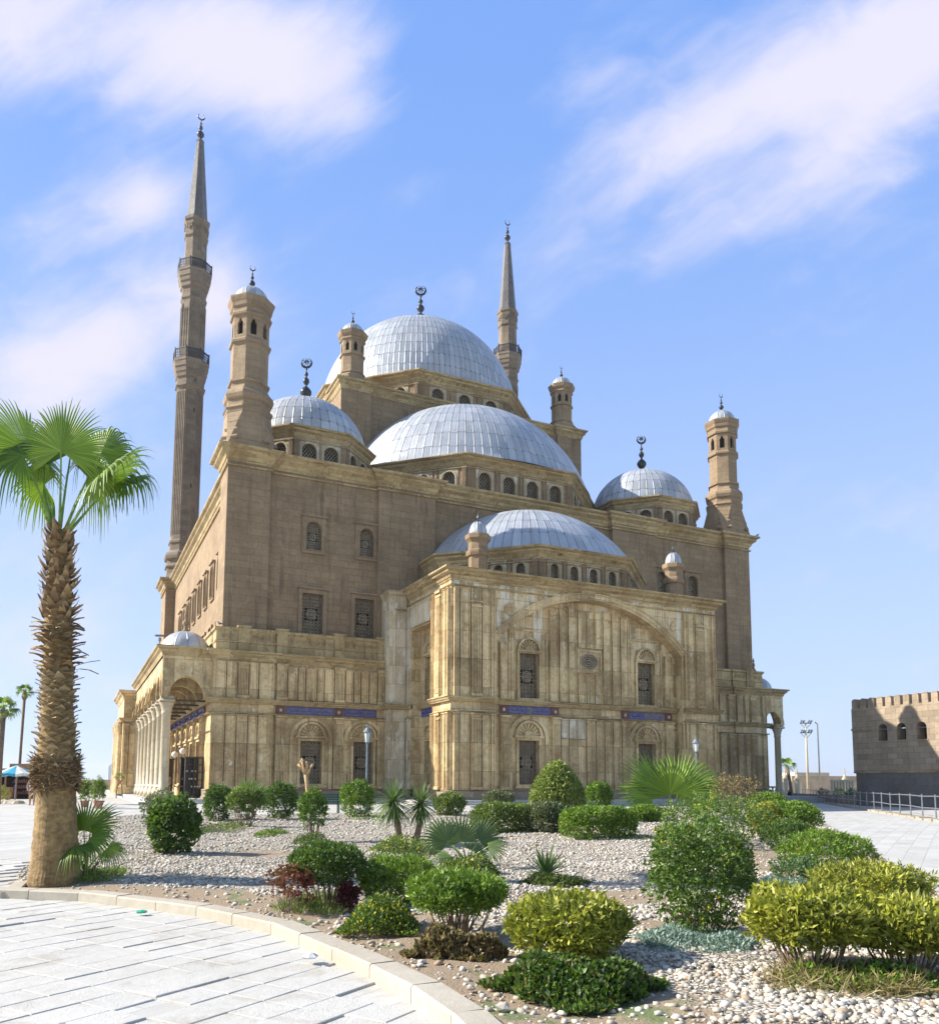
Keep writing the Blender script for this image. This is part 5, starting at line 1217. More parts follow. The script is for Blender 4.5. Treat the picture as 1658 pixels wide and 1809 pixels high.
shrub(1542, 1612, 176, 1520, 1596, 'yellow', 'low broad yellow-green shrub between the kerb and the two yellow-tipped shrubs', n=8000, seed=7, leaf=.085, ratio=.34, stem=12, group=G1, name='clipped_shrub', p=2.8, up=.8)
shrub(1461, 1556, 142, 1464, 1540, 'green', 'broad rounded dark green shrub next to the white-flowered plant by the path', n=9000, seed=8, leaf=.075, ratio=.3, stem=12, **cl)
shrub(1392, 1508, 88, 1446, 1496, 'dark', 'small dark clipped shrub tucked between two broader ones at the path', n=5000, seed=9, leaf=.075, ratio=.32, stem=8, **cl)
shrub(1394, 1478, 98, 1413, 1474, 'green', 'wide green clipped shrub bordering the right path, behind the small dark one', n=6000, seed=10, leaf=.08, stem=6, **cl)
shrub(1352, 1478, 60, 1416, 1474, 'yellow', 'pale yellow-green clipped shrub left of the path hedge', n=3500, seed=11, leaf=.08, stem=6, **cl)
shrub(1352, 1432, 70, 1398, 1430, 'green', 'low green shrub at the foot of the pruned bare tree', n=3000, seed=12, leaf=.09, stem=4, group=G1, name='clipped_shrub')
# big loose flowering bush
shrub(1242, 1668, 188, 1446, 1640, 'flower', 'tall loose bush dotted with yellow flowers, biggest in the garden', n=15000, seed=13, leaf=.055, ratio=.45, stem=46, r0=.012, name='flowering_bush', cat='bush', p=2.3, lump=.12, up=.2, inner=.4, squash=.9)
shrub(1262, 1500, 170, 1400, 1495, 'flower', 'yellow-flowered bush growing behind the tall loose bush', n=7000, seed=14, leaf=.065, ratio=.45, stem=10, name='flowering_bush', cat='bush', lump=.14, up=.2, inner=.4)
shrub(1290, 1440, 90, 1366, 1425, 'dry', 'thin brownish twiggy bush before the right corner of the mosque', n=1300, seed=15, leaf=.08, stem=34, name='twiggy_bush', cat='bush', lump=.2, inner=.6)
# ---- back row
G2 = 'round shrubs along the back kerb of the garden'
shrub(384, 1452, 48, 1389, 1450, 'dark', 'dark round shrub left of the pale leggy shrub at the back kerb', n=3000, seed=16, stem=5, group=G2)
shrub(433, 1466, 62, 1394, 1436, 'box', 'pale green leggy shrub in front of a small fan palm at the back kerb', n=3200, seed=17, stem=22, group=G2)
shrub(495, 1450, 56, 1384, 1448, 'dark', 'dark egg-shaped shrub left of the orange-flowered bush', n=3200, seed=18, stem=5, group=G2)
shrub(631, 1448, 60, 1380, 1444, 'green', 'round green shrub below the left lamp post', n=3200, seed=19, stem=5, group=G2)
shrub(794, 1444, 54, 1400, 1442, 'box', 'small olive shrub right of the twin yuccas', n=2400, seed=20, stem=5, group=G2)
shrub(880, 1430, 50, 1397, 1428, 'grey', 'small olive shrub before the left window of the front wing', n=2000, seed=21, stem=4, group=G2)
shrub(1057, 1432, 46, 1381, 1428, 'green', 'small dark green shrub right of the cone topiary', n=2600, seed=22, stem=4, group=G2, lump=.04)
shrub(551, 1490, 50, 1396, 1462, 'orange', 'narrow bush topped with orange flowers beside the green bench', n=3600, seed=23, stem=14, name='flowering_bush', cat='bush', lump=.14)
shrub(306, 1516, 82, 1412, 1508, 'dark', 'dense dark shrub with broad leaves standing on the gravel at left', n=2600, seed=24, leaf=.13, ratio=.7, stem=10, name='broad_leaved_shrub', lump=.16)
shrub(282, 1470, 64, 1396, 1462, 'grey', 'loose straggly shrub behind the dense broad-leaved one', n=1700, seed=25, leaf=.08, stem=26, name='straggly_shrub', lump=.2, inner=.5)
# cone topiary and hedges
shrub(984, 1456, 100, 1344, 1452, 'cone', 'tall pale green topiary clipped to a rounded cone', 'topiary', n=13000, seed=26, leaf=.06, ratio=.55, name='cone_topiary', stem=0, p=2.2, lump=.02, up=0, profile=lambda t: 1.10 - .62 * t ** 1.8)
H = 'clipped hedges round the topiary'
shrub(889, 1474, 104, 1418, 1474, 'box', 'clipped hedge left of the cone topiary', 'hedge', n=7000, seed=27, leaf=.06, ratio=.5, name='hedge', p=5, lump=.03, up=0, stem=0, group=H, squash=.8)
shrub(966, 1476, 64, 1416, 1476, 'grey', 'greyish round clipped bush in front of the cone topiary', 'hedge', n=4500, seed=28, leaf=.055, ratio=.5, name='hedge', p=3, lump=.03, up=0, stem=0, group=H)
shrub(1056, 1484, 128, 1424, 1484, 'green', 'broad flat-topped hedge right of the greyish bush', 'hedge', n=9000, seed=29, leaf=.06, ratio=.5, name='hedge', p=5, lump=.03, up=0, stem=0, group=H, squash=.7)
shrub(1141, 1452, 58, 1424, 1452, 'green', 'low short hedge under the large fan palm', 'hedge', n=3500, seed=30, leaf=.06, ratio=.5, name='hedge', p=4, lump=.03, up=0, stem=0, group=H)
# reddish plants
shrub(516, 1618, 84, 1524, 1586, 'red', 'thin red-leaved plant left of the dark clipped shrub', 'plant', n=1300, seed=31, leaf=.055, ratio=.6, stem=34, r0=.006, name='red_leaved_plant', lump=.25, inner=.6)
shrub(616, 1612, 36, 1556, 1596, 'purple', 'small dark red plant at the right foot of the dark clipped shrub', 'plant', n=800, seed=32, leaf=.07, ratio=.6, stem=8, r0=.006, name='red_leaved_plant', lump=.2, inner=.5)
shrub(1412, 1566, 92, 1510, 1560, 'white', 'dark green plant with tiny white flowers beside the broad rounded shrub', 'plant', n=3000, seed=33, leaf=.05, ratio=.5, stem=8, name='white_flowered_plant', lump=.2, inner=.4)
# ground covers
carpet(672, 1655, 135, 1585, 'flower', 'low green patch with small yellow flowers near the curved kerb', n=6500, seed=41, leaf=.05, hgt=.32)
carpet(712, 1516, 130, 1474, 'flower', 'low green mat below the twin yuccas', n=4200, seed=42, leaf=.06, hgt=.35)
carpet(812, 1700, 165, 1628, 'dry', 'dried brown plants under the mushroom-shaped shrub', n=4200, seed=43, leaf=.06, hgt=.34, ratio=.6)
carpet(1018, 1782, 300, 1668, 'dark', 'dark green leafy mat round the foot of the yellow-green shrub', n=13000, seed=44, leaf=.055, hgt=.26, ratio=.6)
carpet(1228, 1702, 262, 1622, 'silver', 'silvery blue-green mat below the tall flowering bush', n=11000, seed=45, leaf=.05, hgt=.17, ratio=.35)
carpet(1500, 1775, 360, 1690, 'straw', 'tangle of dry straw-coloured grass under the right foreground shrubs', n=3000, seed=46, leaf=.16, hgt=.12, ratio=.045, up=.15, name='dry_grass')
carpet(1520, 1765, 330, 1690, 'green', 'weedy green plants among the dry grass at right', n=3600, seed=47, leaf=.055, hgt=.16)
carpet(560, 1620, 130, 1578, 'grass', 'tuft of fresh grass under the red-leaved plant', n=1500, seed=48, leaf=.15, hgt=.06, ratio=.06, up=1.4, name='grass_tuft')
carpet(826, 1552, 120, 1514, 'flower', 'low yellow-flowered plants round the small fan palm', n=3000, seed=49, leaf=.06, hgt=.3)
carpet(980, 1568, 122, 1540, 'box', 'low green mat round the spiky agave', n=2600, seed=50, leaf=.06, hgt=.18)
carpet(480, 1482, 66, 1462, 'green', 'small green patch on the gravel near the orange-flowered bush', n=1600, seed=51, leaf=.06, hgt=.18)
carpet(548, 1500, 66, 1470, 'dark', 'dark green patch at the foot of the orange-flowered bush', n=2000, seed=52, leaf=.06, hgt=.25)
carpet(180, 1562, 90, 1530, 'grass', 'scraggly grass at the right foot of the big palm', n=1200, seed=53, leaf=.12, hgt=.1, ratio=.12, name='grass_tuft')
carpet(1385, 1576, 90, 1540, 'silver', 'small silvery mat beyond the tall flowering bush', n=1800, seed=54, leaf=.05, hgt=.14)
carpet(650, 1452, 90, 1438, 'grass', 'thin green fringe below the round shrub at the lamp post', n=1400, seed=55, leaf=.07, hgt=.1)
carpet(398, 1476, 96, 1446, 'box', 'low green plants under the leggy shrubs of the back row', n=2000, seed=56, leaf=.06, hgt=.2)
carpet(1120, 1492, 90, 1470, 'box', 'flat green patch right of the broad hedge', n=1400, seed=57, leaf=.05, hgt=.08)

# ---- palms
def fan(hub, P, N, Rf, seed, n=46, span=132, droop=.5, split=.5):
    """palmate blade: pleated leaflets joined near the hub, drooping free tips"""
    rn = random.Random(seed); P = Vector(P).normalized(); N = Vector(N); N = (N - P * N.dot(P)).normalized(); S = P.cross(N)
    V = []; F = []; lv = []; segs = 9; tone = rn.uniform(.25, .8)
    for i in range(n):
        a = R(-span + 2 * span * (i + .5) / n); d = (P * math.cos(a) + S * math.sin(a) - N * .16 * abs(math.sin(a))).normalized(); t_ = (-P * math.sin(a) + S * math.cos(a))
        Lf = Rf * (1 - .16 * abs(a) / R(span)) * rn.uniform(.92, 1.06); base = len(V); l0 = min(1, max(0, tone + rn.uniform(-.3, .3))); dr = droop * rn.uniform(.6, 1.5); sw = rn.uniform(-.1, .1)
        for k in range(segs + 1):
            u = k / segs; r = Lf * u; g = max(0, u - .5)
            pos = Vector(hub) + d * (r * (1 - .35 * g * dr)) + Vector((0, 0, -1)) * (dr * Lf * 2.0 * g * g) + t_ * sw * g * Lf * .5
            full = 2 * math.pi * (span / 180) * min(r, Lf * (split + .08)) / n * .56
            w_ = full if u < split else full * (.92 * max(.04, 1 - (u - split) / (1 - split)) ** .7)
            V += [tuple(pos - t_ * w_), tuple(pos + N * w_ * .55), tuple(pos + t_ * w_)]
        for k in range(segs):
            b = base + 3 * k; F += [(b, b + 3, b + 4, b + 1), (b + 1, b + 4, b + 5, b + 2)]; lv += [l0, l0 * .35]
    return V, F, lv
def frond(root, base, hub, P, N, Rf, seed, n=46, span=132, droop=.5, pr=.02, name='frond', kind='palm', split=.5):
    o_V, o_F, lv = fan(hub, P, N, Rf, seed, n, span, droop, split)
    f = np_mesh(name, o_V, o_F, lmat(kind), root, lv=lv)
    if base is not None:
        mb = MB(); b = Vector(base); h = Vector(hub); m_ = b.lerp(h, .5) + Vector((0, 0, (h - b).length * .05)); mb.tube([b, m_, h], [pr * 1.7, pr, pr * .7], 6)
        mb.build('petiole', M['petiole'], f)
    return f
M['petiole'] = plain('green_leaf_stalk', (.16, .27, .05), .5, 0, .3); M['boot'] = leafmat('old_leaf_bases', (.13, .075, .035), (.40, .28, .14), None, 0.0, .85); M['bootpale'] = leafmat('pale_leaf_bases', (.22, .16, .09), (.50, .41, .26), None, 0.0, .85)
mt, t, bs = material('palm_bark'); tc = t.node('ShaderNodeTexCoord').outputs['Object']; p = t.sep(tc)
ang = t.m('ARCTAN2', p[1], p[0]); nz = t.noise(t.xyz(t.m('MULTIPLY', ang, 3.0), t.m('MULTIPLY', p[2], 14.0), 0.0), 1.0, 5, .6); nb_ = t.noise(tc, 3, 5, .6); nv_ = t.noise(t.xyz(t.m('MULTIPLY', ang, 9.0), t.m('MULTIPLY', p[2], 1.2), 4.0), 1.0, 4)
c = t.mix(t.ramp(t.m('ADD', t.m('MULTIPLY', nz, .5), t.m('MULTIPLY', nb_, .5)), .35, .65), (.15, .09, .035), (.36, .24, .10)); c = t.mix(t.m('MULTIPLY', t.ramp(nv_, .55, .7), .5), c, (.12, .075, .035))
t.put(bs.inputs['Base Color'], c); bs.inputs['Roughness'].default_value = .85; t.put(bs.inputs['Normal'], t.bump(t.m('ADD', nz, nv_), .8, .03)); M['palmbark'] = mt
TOC = Vector((-HH.x, -HH.y, 0)); RGT = Vector((LL.x, LL.y, 0)); UPV = Vector((0, 0, 1))
def big_palm():
    b = GB(97, 1562); b = back(b, .3); b.z = gz(b.x, b.y); s = dep(b); k = s / FPX
    zz = lambda py: CAM.z + (1385 - py) * k
    root = empty('palm_tree', b); tag(root, 'tall fan palm with a shaggy leaf-base trunk swollen at the foot, nearest to the camera', 'palm tree')
    mb = MB(); prof = [(.47, -.1), (.44, .06), (.405, .3), (.385, .6), (.355, 1.0), (.335, 1.4), (.33, 1.75), (.335, 2.0), (.32, 2.2), (.27, 3.0), (.245, 4.2), (.21, 5.4), (.17, 6.2), (.15, zz(935) - b.z)]
    ring_ = []; n = 40; vs = []; rn = random.Random(3)
    ii = []
    for r, z in prof: ii.append((r, z))
    fine = []
    for (r0, z0), (r1, z1) in zip(ii, ii[1:]):
        m_ = max(1, int((z1 - z0) / .07))
        for q in range(m_): t = q / m_; z = z0 + (z1 - z0) * t; fine.append((r0 + (r1 - r0) * t + .006 * math.sin(z * 47) + .006 * math.sin(z * 23), z))
    fine.append(ii[-1]); mb.lathe((0, 0, 0), fine, n); tp = CAM + ray(105, 930) * (s / (ray(105, 930).x * HH.x + ray(105, 930).y * HH.y)); lean = (tp - b) / (tp.z - b.z); lean.z = 0
    axis = lambda z: Vector((b.x, b.y, b.z)) + lean * z
    mb.v = [(x + b.x + lean.x * z, y + b.y + lean.y * z, z + b.z) for x, y, z in mb.v]; mb.build('trunk', M['palmbark'], root, org=b, smooth=True)
    # persistent leaf bases: bent flaps round the trunk
    V = []; F = []; lv = []; mi = []; ga = 0; z = 1.98; H_ = zz(930) - b.z; cnt = 0
    while z < H_:
        t = (z - 1.9) / (H_ - 1.9); r = np.interp(z, [q[1] for q in prof], [q[0] for q in prof])
        for q in range(2):
            ga += 2.39996 + rn.uniform(-.15, .15); ca, sa = math.cos(ga), math.sin(ga); O = Vector((ca, sa, 0)); S = Vector((-sa, ca, 0))
            if t < .42: L_ = rn.uniform(.10, .17); W_ = rn.uniform(.10, .15); upb = rn.uniform(.15, .9); outb = 1.0; pale = 1
            elif t < .62: L_ = rn.uniform(.15, .30); W_ = rn.uniform(.07, .12); upb = rn.uniform(-.3, .5); outb = 1.0; pale = rn.random() < .35
            else: L_ = rn.uniform(.16, .30); W_ = rn.uniform(.06, .11); upb = rn.uniform(.5, 1.6); outb = .75; pale = 0
            if rn.random() < .05 and .2 < t < .65: L_ *= 1.9; W_ *= .6
            d0 = (O * .9 + UPV * .5).normalized(); d1 = (O * outb + UPV * upb + S * rn.uniform(-.4, .4)).normalized(); p0 = axis(z) + UPV * z + O * (r * .93)
            base = len(V)
            for i in range(4):
                u = i / 3; pc = p0 + d0.lerp(d1, u).normalized() * L_ * u; w_ = W_ * (1 - .72 * u ** 1.5) * (1 if i < 3 else .8); cu_ = W_ * .25 * math.sin(u * 3)
                V += [tuple(pc - S * w_ - O * cu_ * .3), tuple(pc + UPV * W_ * .22 + O * .01), tuple(pc + S * w_ - O * cu_ * .3)]
            for i in range(3): q_ = base + 3 * i; F += [(q_, q_ + 3, q_ + 4, q_ + 1), (q_ + 1, q_ + 4, q_ + 5, q_ + 2)]; l0 = rn.random(); lv += [l0, l0 * .8]; mi += [pale, pale]
        z += .021; cnt += 2
    np_mesh('leaf_bases', V, F, [M['boot'], M['bootpale']], root, lv=lv, mi=mi)
    # ragged brown fibre band low on the trunk
    rs = np.random.RandomState(8); m_ = 1500; a = rs.rand(m_) * 2 * PI; zz_ = 1.62 + .55 * rs.rand(m_); Pp = np.stack([b.x + lean.x * zz_ + .33 * np.cos(a), b.y + lean.y * zz_ + .33 * np.sin(a), b.z + zz_], 1)
    D = unit(np.stack([np.cos(a) * .35 - np.sin(a) * rs.randn(m_), np.sin(a) * .35 + np.cos(a) * rs.randn(m_), .45 * rs.randn(m_)], 1)); Vv, Ff, l_ = leafcloud(Pp, D, .2, .03, rs.rand(m_)); np_mesh('fibre_band', Vv, Ff, M['boot'], root, lv=l_)
    top = axis(zz(925) - b.z); top.z = zz(925)
    def pos(px, py, tow): return top + RGT * ((px - 104) * k) + UPV * ((925 - py) * k) + TOC * tow
    specs = [ # hub px, py, toward; direction (right, up, toward); normal (r,u,t); radius; droop
        (124, 800, .5, (.04, 1, .05), (.02, -.2, 1), 1.12, .22, 66), (50, 785, .2, (-.34, 1, .0), (1, .3, .35), 1.25, .25, 50), (56, 808, .5, (-.8, .3, .3), (.55, .5, .7), 1.05, 1.0, 48),
        (194, 842, .3, (.80, .78, .0), (-.75, .66, .25), 1.30, .65, 50), (158, 772, -.3, (.3, 1, -.2), (-.2, -.3, 1), 1.0, .75, 46), (100, 770, -.35, (-.05, 1, -.3), (.3, .1, 1), .95, .4, 44),
        (4, 768, -.2, (-.75, 1, -.1), (.9, .7, .3), 1.15, .6, 44), (160, 838, .2, (.6, .1, .2), (-.3, -.2, 1), .85, 1.35, 44), (80, 850, .15, (-.4, -.0, .3), (.3, -.2, 1), .75, 1.4, 40),
        (190, 815, -.5, (.9, .4, -.5), (-.3, .7, .6), .95, 1.1, 42)]
    for i, (hx, hy, tw, d, nn, Rf, dr, nl_) in enumerate(specs):
        D = RGT * d[0] + UPV * d[1] + TOC * d[2]; N = RGT * nn[0] + UPV * nn[1] + TOC * nn[2]
        frond(root, top + Vector((0, 0, -.25)) + RGT * (hx - 104) * k * .06, pos(hx, hy, tw), D, N, Rf, 70 + i, nl_, 128, dr, .022)
big_palm()
def young_palm(px, pyb, pyt, wpx, label, specs, seed, kind='palm', trunk=.0, n=44):
    b = GB(px, pyb); b = back(b, .3); b.z = gz(b.x, b.y); s = dep(b); k = s / FPX
    root = empty('fan_palm', b); tag(root, label, 'fan palm', 'young fan palms in the garden')
    mb = MB(); tz = max(.12, trunk); mb.lathe((b.x, b.y, b.z - .05), [(.14, 0), (.11, tz * .6), (.08, tz + .05)], 10)
    rn = random.Random(seed)
    for q in range(16):
        a = rn.random() * 6.28; mb.tube([(b.x + .1 * math.cos(a), b.y + .1 * math.sin(a), b.z + rn.uniform(0, tz)), (b.x + .24 * math.cos(a), b.y + .24 * math.sin(a), b.z + tz + rn.uniform(.0, .2))], [.03, .015], 5)
    mb.build('trunk', M['twig'], root)
    for i, (hx, hy, tw, d, nn, Rp, dr) in enumerate(specs):
        hub = Vector((b.x, b.y, 0)) + RGT * ((hx - px) * k) + TOC * tw; hub.z = CAM.z + (1385 - hy) * k
        D = RGT * d[0] + UPV * d[1] + TOC * d[2]; N = RGT * nn[0] + UPV * nn[1] + TOC * nn[2]
        frond(root, (b.x, b.y, b.z + tz), hub, D, N, Rp * k, seed * 10 + i, int(n * .62), 100, dr, .014, kind=kind, split=.42)
young_palm(1186, 1448, 1325, 200, 'large bushy fan palm with wide bright fronds before the right window of the front wing',
    [(1178, 1402, .5, (-.2, 1, .3), (0, -.5, 1), 72, .08), (1198, 1398, .1, (.5, 1, .0), (-.5, -.1, 1), 80, .08), (1160, 1392, -.1, (-.75, .9, 0), (.7, .1, .8), 84, .12), (1208, 1388, -.2, (.8, .8, -.2), (-.7, .3, .8), 76, .14), (1185, 1398, -.4, (.15, 1, -.4), (.4, .3, 1), 80, .08),
     (1150, 1408, .3, (-1, .30, .1), (.1, .5, .8), 70, .2), (1215, 1405, .1, (1, .15, .0), (0, .6, .8), 56, .3), (1188, 1392, -.3, (.1, 1, -.2), (0, 0, 1), 66, .1), (1150, 1420, .5, (-.7, -.1, .6), (0, .8, .5), 48, .5), (1225, 1418, .5, (.7, -.15, .6), (0, .8, .5), 44, .5)], 1, n=50)
young_palm(1238, 1436, 1362, 60, 'fan palm with one pale upright frond, half hidden behind the large bushy palm',
    [(1246, 1398, 0, (.5, 1, 0), (-.5, 0, 1), 40, .1), (1225, 1405, .1, (-.6, .5, 0), (0, .2, 1), 34, .3), (1250, 1410, .1, (.9, .3, 0), (0, .4, 1), 34, .3)], 2)
young_palm(824, 1540, 1425, 150, 'small grey-green fan palm left of the spiky agave',
    [(815, 1485, .1, (-.15, 1, 0), (0, -.15, 1), 58, .08), (790, 1485, .2, (-.75, .6, .1), (.1, .1, 1), 52, .15), (845, 1482, .1, (.65, .75, 0), (-.1, .1, 1), 55, .1), (862, 1492, .2, (1, .2, .1), (0, .7, .7), 42, .25), (800, 1508, .45, (-.5, -.3, .5), (-.1, .5, .8), 44, .35), (838, 1505, -.3, (.5, .4, -.6), (0, .4, 1), 44, .2), (783, 1478, -.3, (-.6, .8, -.4), (0, .3, 1), 48, .2)], 3, kind='yucca', n=36)
young_palm(150, 1556, 1395, 120, 'fan palm with folded drooping fronds behind the foot of the tall palm',
    [(160, 1462, .1, (.85, .55, 0), (-.3, .5, .8), 66, .22), (148, 1468, .1, (.1, 1, 0), (-.1, .1, 1), 66, .15), (168, 1482, .35, (.8, -.2, .3), (0, .6, .8), 58, .9), (150, 1492, .5, (.2, -.3, .6), (0, .5, .8), 56, .8), (72, 1475, -.3, (-.9, .35, -.1), (0, .6, .8), 34, .8), (178, 1500, -.2, (.9, -.3, 0), (0, .7, .6), 44, .8)], 4)
young_palm(438, 1452, 1378, 60, 'small fan palm peeping over the leggy shrub at the back kerb',
    [(437, 1404, 0, (0, 1, 0), (0, 0, 1), 34, .1), (452, 1408, 0, (.8, .7, 0), (0, .3, 1), 32, .2), (420, 1410, .1, (-.9, .3, 0), (0, .5, 1), 32, .2)], 5, n=30)
def rosette(mb_root, c, n, L_, W_, seed, low=-.7, kind='yucca', name='leaf_rosette', stiff=.25):
    rn = random.Random(seed); V = []; F = []; lv = []
    for i in range(n):
        a = i * 2.39996; el = 1.35 - (1.35 - low) * (i / n) ** .8; d = Vector((math.cos(a) * math.cos(el), math.sin(a) * math.cos(el), math.sin(el))); S = Vector((-math.sin(a), math.cos(a), 0)); Ll = L_ * rn.uniform(.8, 1.1); base = len(V); l0 = rn.random()
        for k in range(5):
            u = k / 4; p_ = Vector(c) + d * Ll * u - UPV * stiff * Ll * u * u * math.cos(el); w_ = W_ * (.55 + .9 * u if u < .45 else (1 - u) / .55 * .96 + .02)
            V += [tuple(p_ - S * w_), tuple(p_ - UPV * w_ * .4), tuple(p_ + S * w_)]
        for k in range(4): b = base + 3 * k; F += [(b, b + 3, b + 4, b + 1), (b + 1, b + 4, b + 5, b + 2)]; lv += [l0, l0 * .7]
    return np_mesh(name, V, F, lmat(kind), mb_root, lv=lv)
def yucca(px, pyb, hx, hy, label, seed, Lp=46):
    b = GB(px, pyb); s = dep(b); k = s / FPX; root = empty('yucca', b); tag(root, label, 'yucca', 'yuccas in the gravel garden')
    top = b + RGT * ((hx - px) * k); top.z = CAM.z + (1385 - hy) * k
    mb = MB(); mb.tube([b - UPV * .05, b.lerp(top, .5) + RGT * .04, top], [.10, .07, .06], 9); mb.build('trunk', M['twig'], root, smooth=True)
    rosette(root, top, 120, Lp * k, .028, seed, -1.25)
yucca(706, 1496, 693, 1416, 'left and taller of the twin yuccas on a slender trunk', 1, 54); yucca(732, 1496, 742, 1420, 'right and shorter of the twin yuccas', 2, 46)
b = GB(965, 1556); k = dep(b) / FPX; root = empty('agave', b); tag(root, 'low spiky agave rosette in the middle of the gravel', 'agave'); rosette(root, (b.x, b.y, b.z + .1), 42, 62 * k, .035, 5, .05, stiff=.12, name='leaf_rosette')
# bare pruned trees
def pruned(px, pyb, pts, stubs, label, seed, rpx=7):
    b = GB(px, pyb); k = dep(b) / FPX; root = empty('pruned_tree', b); tag(root, label, 'bare tree', 'hard-pruned leafless trees')
    W3 = lambda x, y, t=0.0: Vector((b.x, b.y, 0)) + RGT * ((x - px) * k) + UPV * (CAM.z + (1385 - y) * k) + TOC * t
    mb = MB(); P = [W3(*q) for q in pts]; mb.tube(P, [rpx * k * (1 - .35 * i / len(P)) for i in range(len(P))], 10); mb.build('trunk', M['palewood'], root, smooth=True)
    s_ = MB(); rn = random.Random(seed)
    for q in stubs: Q = [W3(*p_) for p_ in q]; s_.tube(Q, [rpx * k * .62, rpx * k * .5, rpx * k * .55, rpx * k * .3][:len(Q)], 8)
    s_.build('limb_stubs', M['palewood'], root, smooth=True)
pruned(1330, 1412, [(1330, 1412), (1334, 1395), (1341, 1375), (1340, 1358)], [[(1340, 1362), (1332, 1350, .1), (1333, 1332), (1327, 1330)], [(1340, 1358), (1348, 1348, .05), (1351, 1328)], [(1340, 1362), (1343, 1346, .1), (1340, 1328)], [(1333, 1345), (1341, 1338, .1), (1345, 1334)], [(1350, 1345), (1354, 1338), (1352, 1334)]], 'pale twisted pruned tree with stubby limbs at the right corner of the mosque', 1, 6)
pruned(541, 1432, [(541, 1432), (544, 1410), (541, 1385), (538, 1370)], [[(538, 1372), (530, 1356), (524, 1352)], [(538, 1370), (532, 1348, .1), (534, 1344)], [(538, 1370), (541, 1352), (538, 1347)], [(540, 1372), (547, 1358, .1), (550, 1352)], [(531, 1358), (527, 1350, -.1), (532, 1342)]], 'brown pruned tree with stubby limbs in front of the first lower window', 2, 4.2)
# distant palms
def far_palm(s, px, crown_px, r_px, trunk_w, label, seed, lean=0, nf=12, skirt=True):
    b = at(s, px); k = s / FPX; root = empty('palm_tree', b); tag(root, label, 'palm tree', 'far palms'); top = b + RGT * lean * k; top.z = CAM.z + (1385 - crown_px) * k
    mb = MB(); mb.tube([b - UPV, b.lerp(top, .5), top], [trunk_w * k * .55, trunk_w * k * .45, trunk_w * k * .5], 9)
    mb.build('trunk', M['twig'], root, smooth=True)
    if skirt: sk = MB(); sk.lathe((top.x, top.y, top.z - 14 * k), [(trunk_w * k * .5, 0), (trunk_w * k * 1.0, 6 * k), (trunk_w * k * .7, 15 * k)], 10); sk.build('dead_leaf_skirt', M['twig'], root)
    rn = random.Random(seed)
    for i in range(nf):
        a = i * 2.4; el = 1.3 - 1.7 * i / nf; d = Vector((math.cos(a) * math.cos(el), math.sin(a) * math.cos(el), math.sin(el))); hub = top + d * r_px * k * .42
        frond(root, top, hub, d, Vector((0, 0, 1)) + TOC * .6, r_px * k * .62, seed * 20 + i, 16, 95, .7, .02, kind='palm')
far_palm(48, 2, 1258, 34, 11, 'green palm cut by the left edge of the picture', 1); far_palm(62, 37, 1226, 20, 5, 'thin tall palm standing behind the market stall', 2, lean=2)
far_palm(105, 1397, 1352, 20, 6, 'small leaning palm beyond the right gallery', 3, lean=-9, nf=9, skirt=False)
# ============================================================ OBJECTS
M['metalgrey'] = plain('galvanised_steel', (.22, .24, .27), .45, .5, .15); M['glass'] = plain('milky_lamp_glass', (.55, .58, .55), .15, 0, .1); M['greenpaint'] = plain('dark_green_paint', (.02, .06, .05), .45)
M['polegrey'] = plain('blue_grey_painted_pole', (.16, .20, .23), .5, .2, .2)
def lamp_post(p, h, label):
    root = empty('lamp_post', p); tag(root, label, 'lamp post', 'lantern posts in front of the mosque'); x, y, z = p
    q = MB(); q.lathe(p, [(.16, 0), (.16, .12), (.10, .2), (.09, .5), (.065, .6), (.05, 1.2), (.042, h - .85), (.07, h - .83), (.07, h - .8), (.04, h - .78)], 12); q.build('pole', M['polegrey'], root, smooth=False)
    g = MB(); g.lathe((x, y, z + h - .78), [(.07, .02), (.11, .06), (.16, .46), (.155, .48)], 6, 0); g.build('lantern_glass', M['glass'], root)
    f = MB()
    for i in range(6): a = PI / 3 * i; f.tube([(x + .115 * math.cos(a), y + .115 * math.sin(a), z + h - .73), (x + .165 * math.cos(a), y + .165 * math.sin(a), z + h - .3)], [.012, .012], 4)
    f.lathe((x, y, z + h - .31), [(.19, 0), (.20, .03), (.13, .12), (.08, .2), (.03, .23), (.025, .28), (.045, .31), (.01, .36)], 12); f.lathe((x, y, z + h - .8), [(.05, 0), (.11, .05), (.05, .07)], 8); f.build('lantern_cap', M['polegrey'], root)
p = at(36, 649); lamp_post(p, CAM.z + (1385 - 1283) * 36 / FPX - p.z, 'lantern post standing before the second lower window of the left range')
p = at(42.5, 1229); lamp_post(p, CAM.z + (1385 - 1302) * 42.5 / FPX - p.z, 'lantern post rising behind the large bushy fan palm')
# bench
p = at(37.5, 574); root = empty('bench', p, R(-26)); tag(root, 'dark green slatted bench at the back kerb, partly hidden by the orange-flowered bush', 'bench')
def lb(name, boxes, mat, root):
    q = MB(); [q.box(*b) for b in boxes]; me = q.build(name, mat, None, org=(0, 0, 0), mesh_only=True); o = bpy.data.objects.new(name, me); COL.objects.link(o); o.parent = root; WO[o] = WO[root]; return o
lb('seat', [(-.8, .8, -.22 + .11 * i, -.22 + .11 * i + .08, .42, .46) for i in range(4)], M['greenpaint'], root)
lb('backrest', [(-.8, .8, -.30, -.26, .5 + .11 * i, .58 + .11 * i) for i in range(4)], M['greenpaint'], root)
for sx in (-.7, .66): lb('leg', [(sx, sx + .05, -.3, -.24, 0, .92), (sx, sx + .05, .12, .18, 0, .44), (sx, sx + .05, -.3, .18, .38, .42)], M['greenpaint'], root)
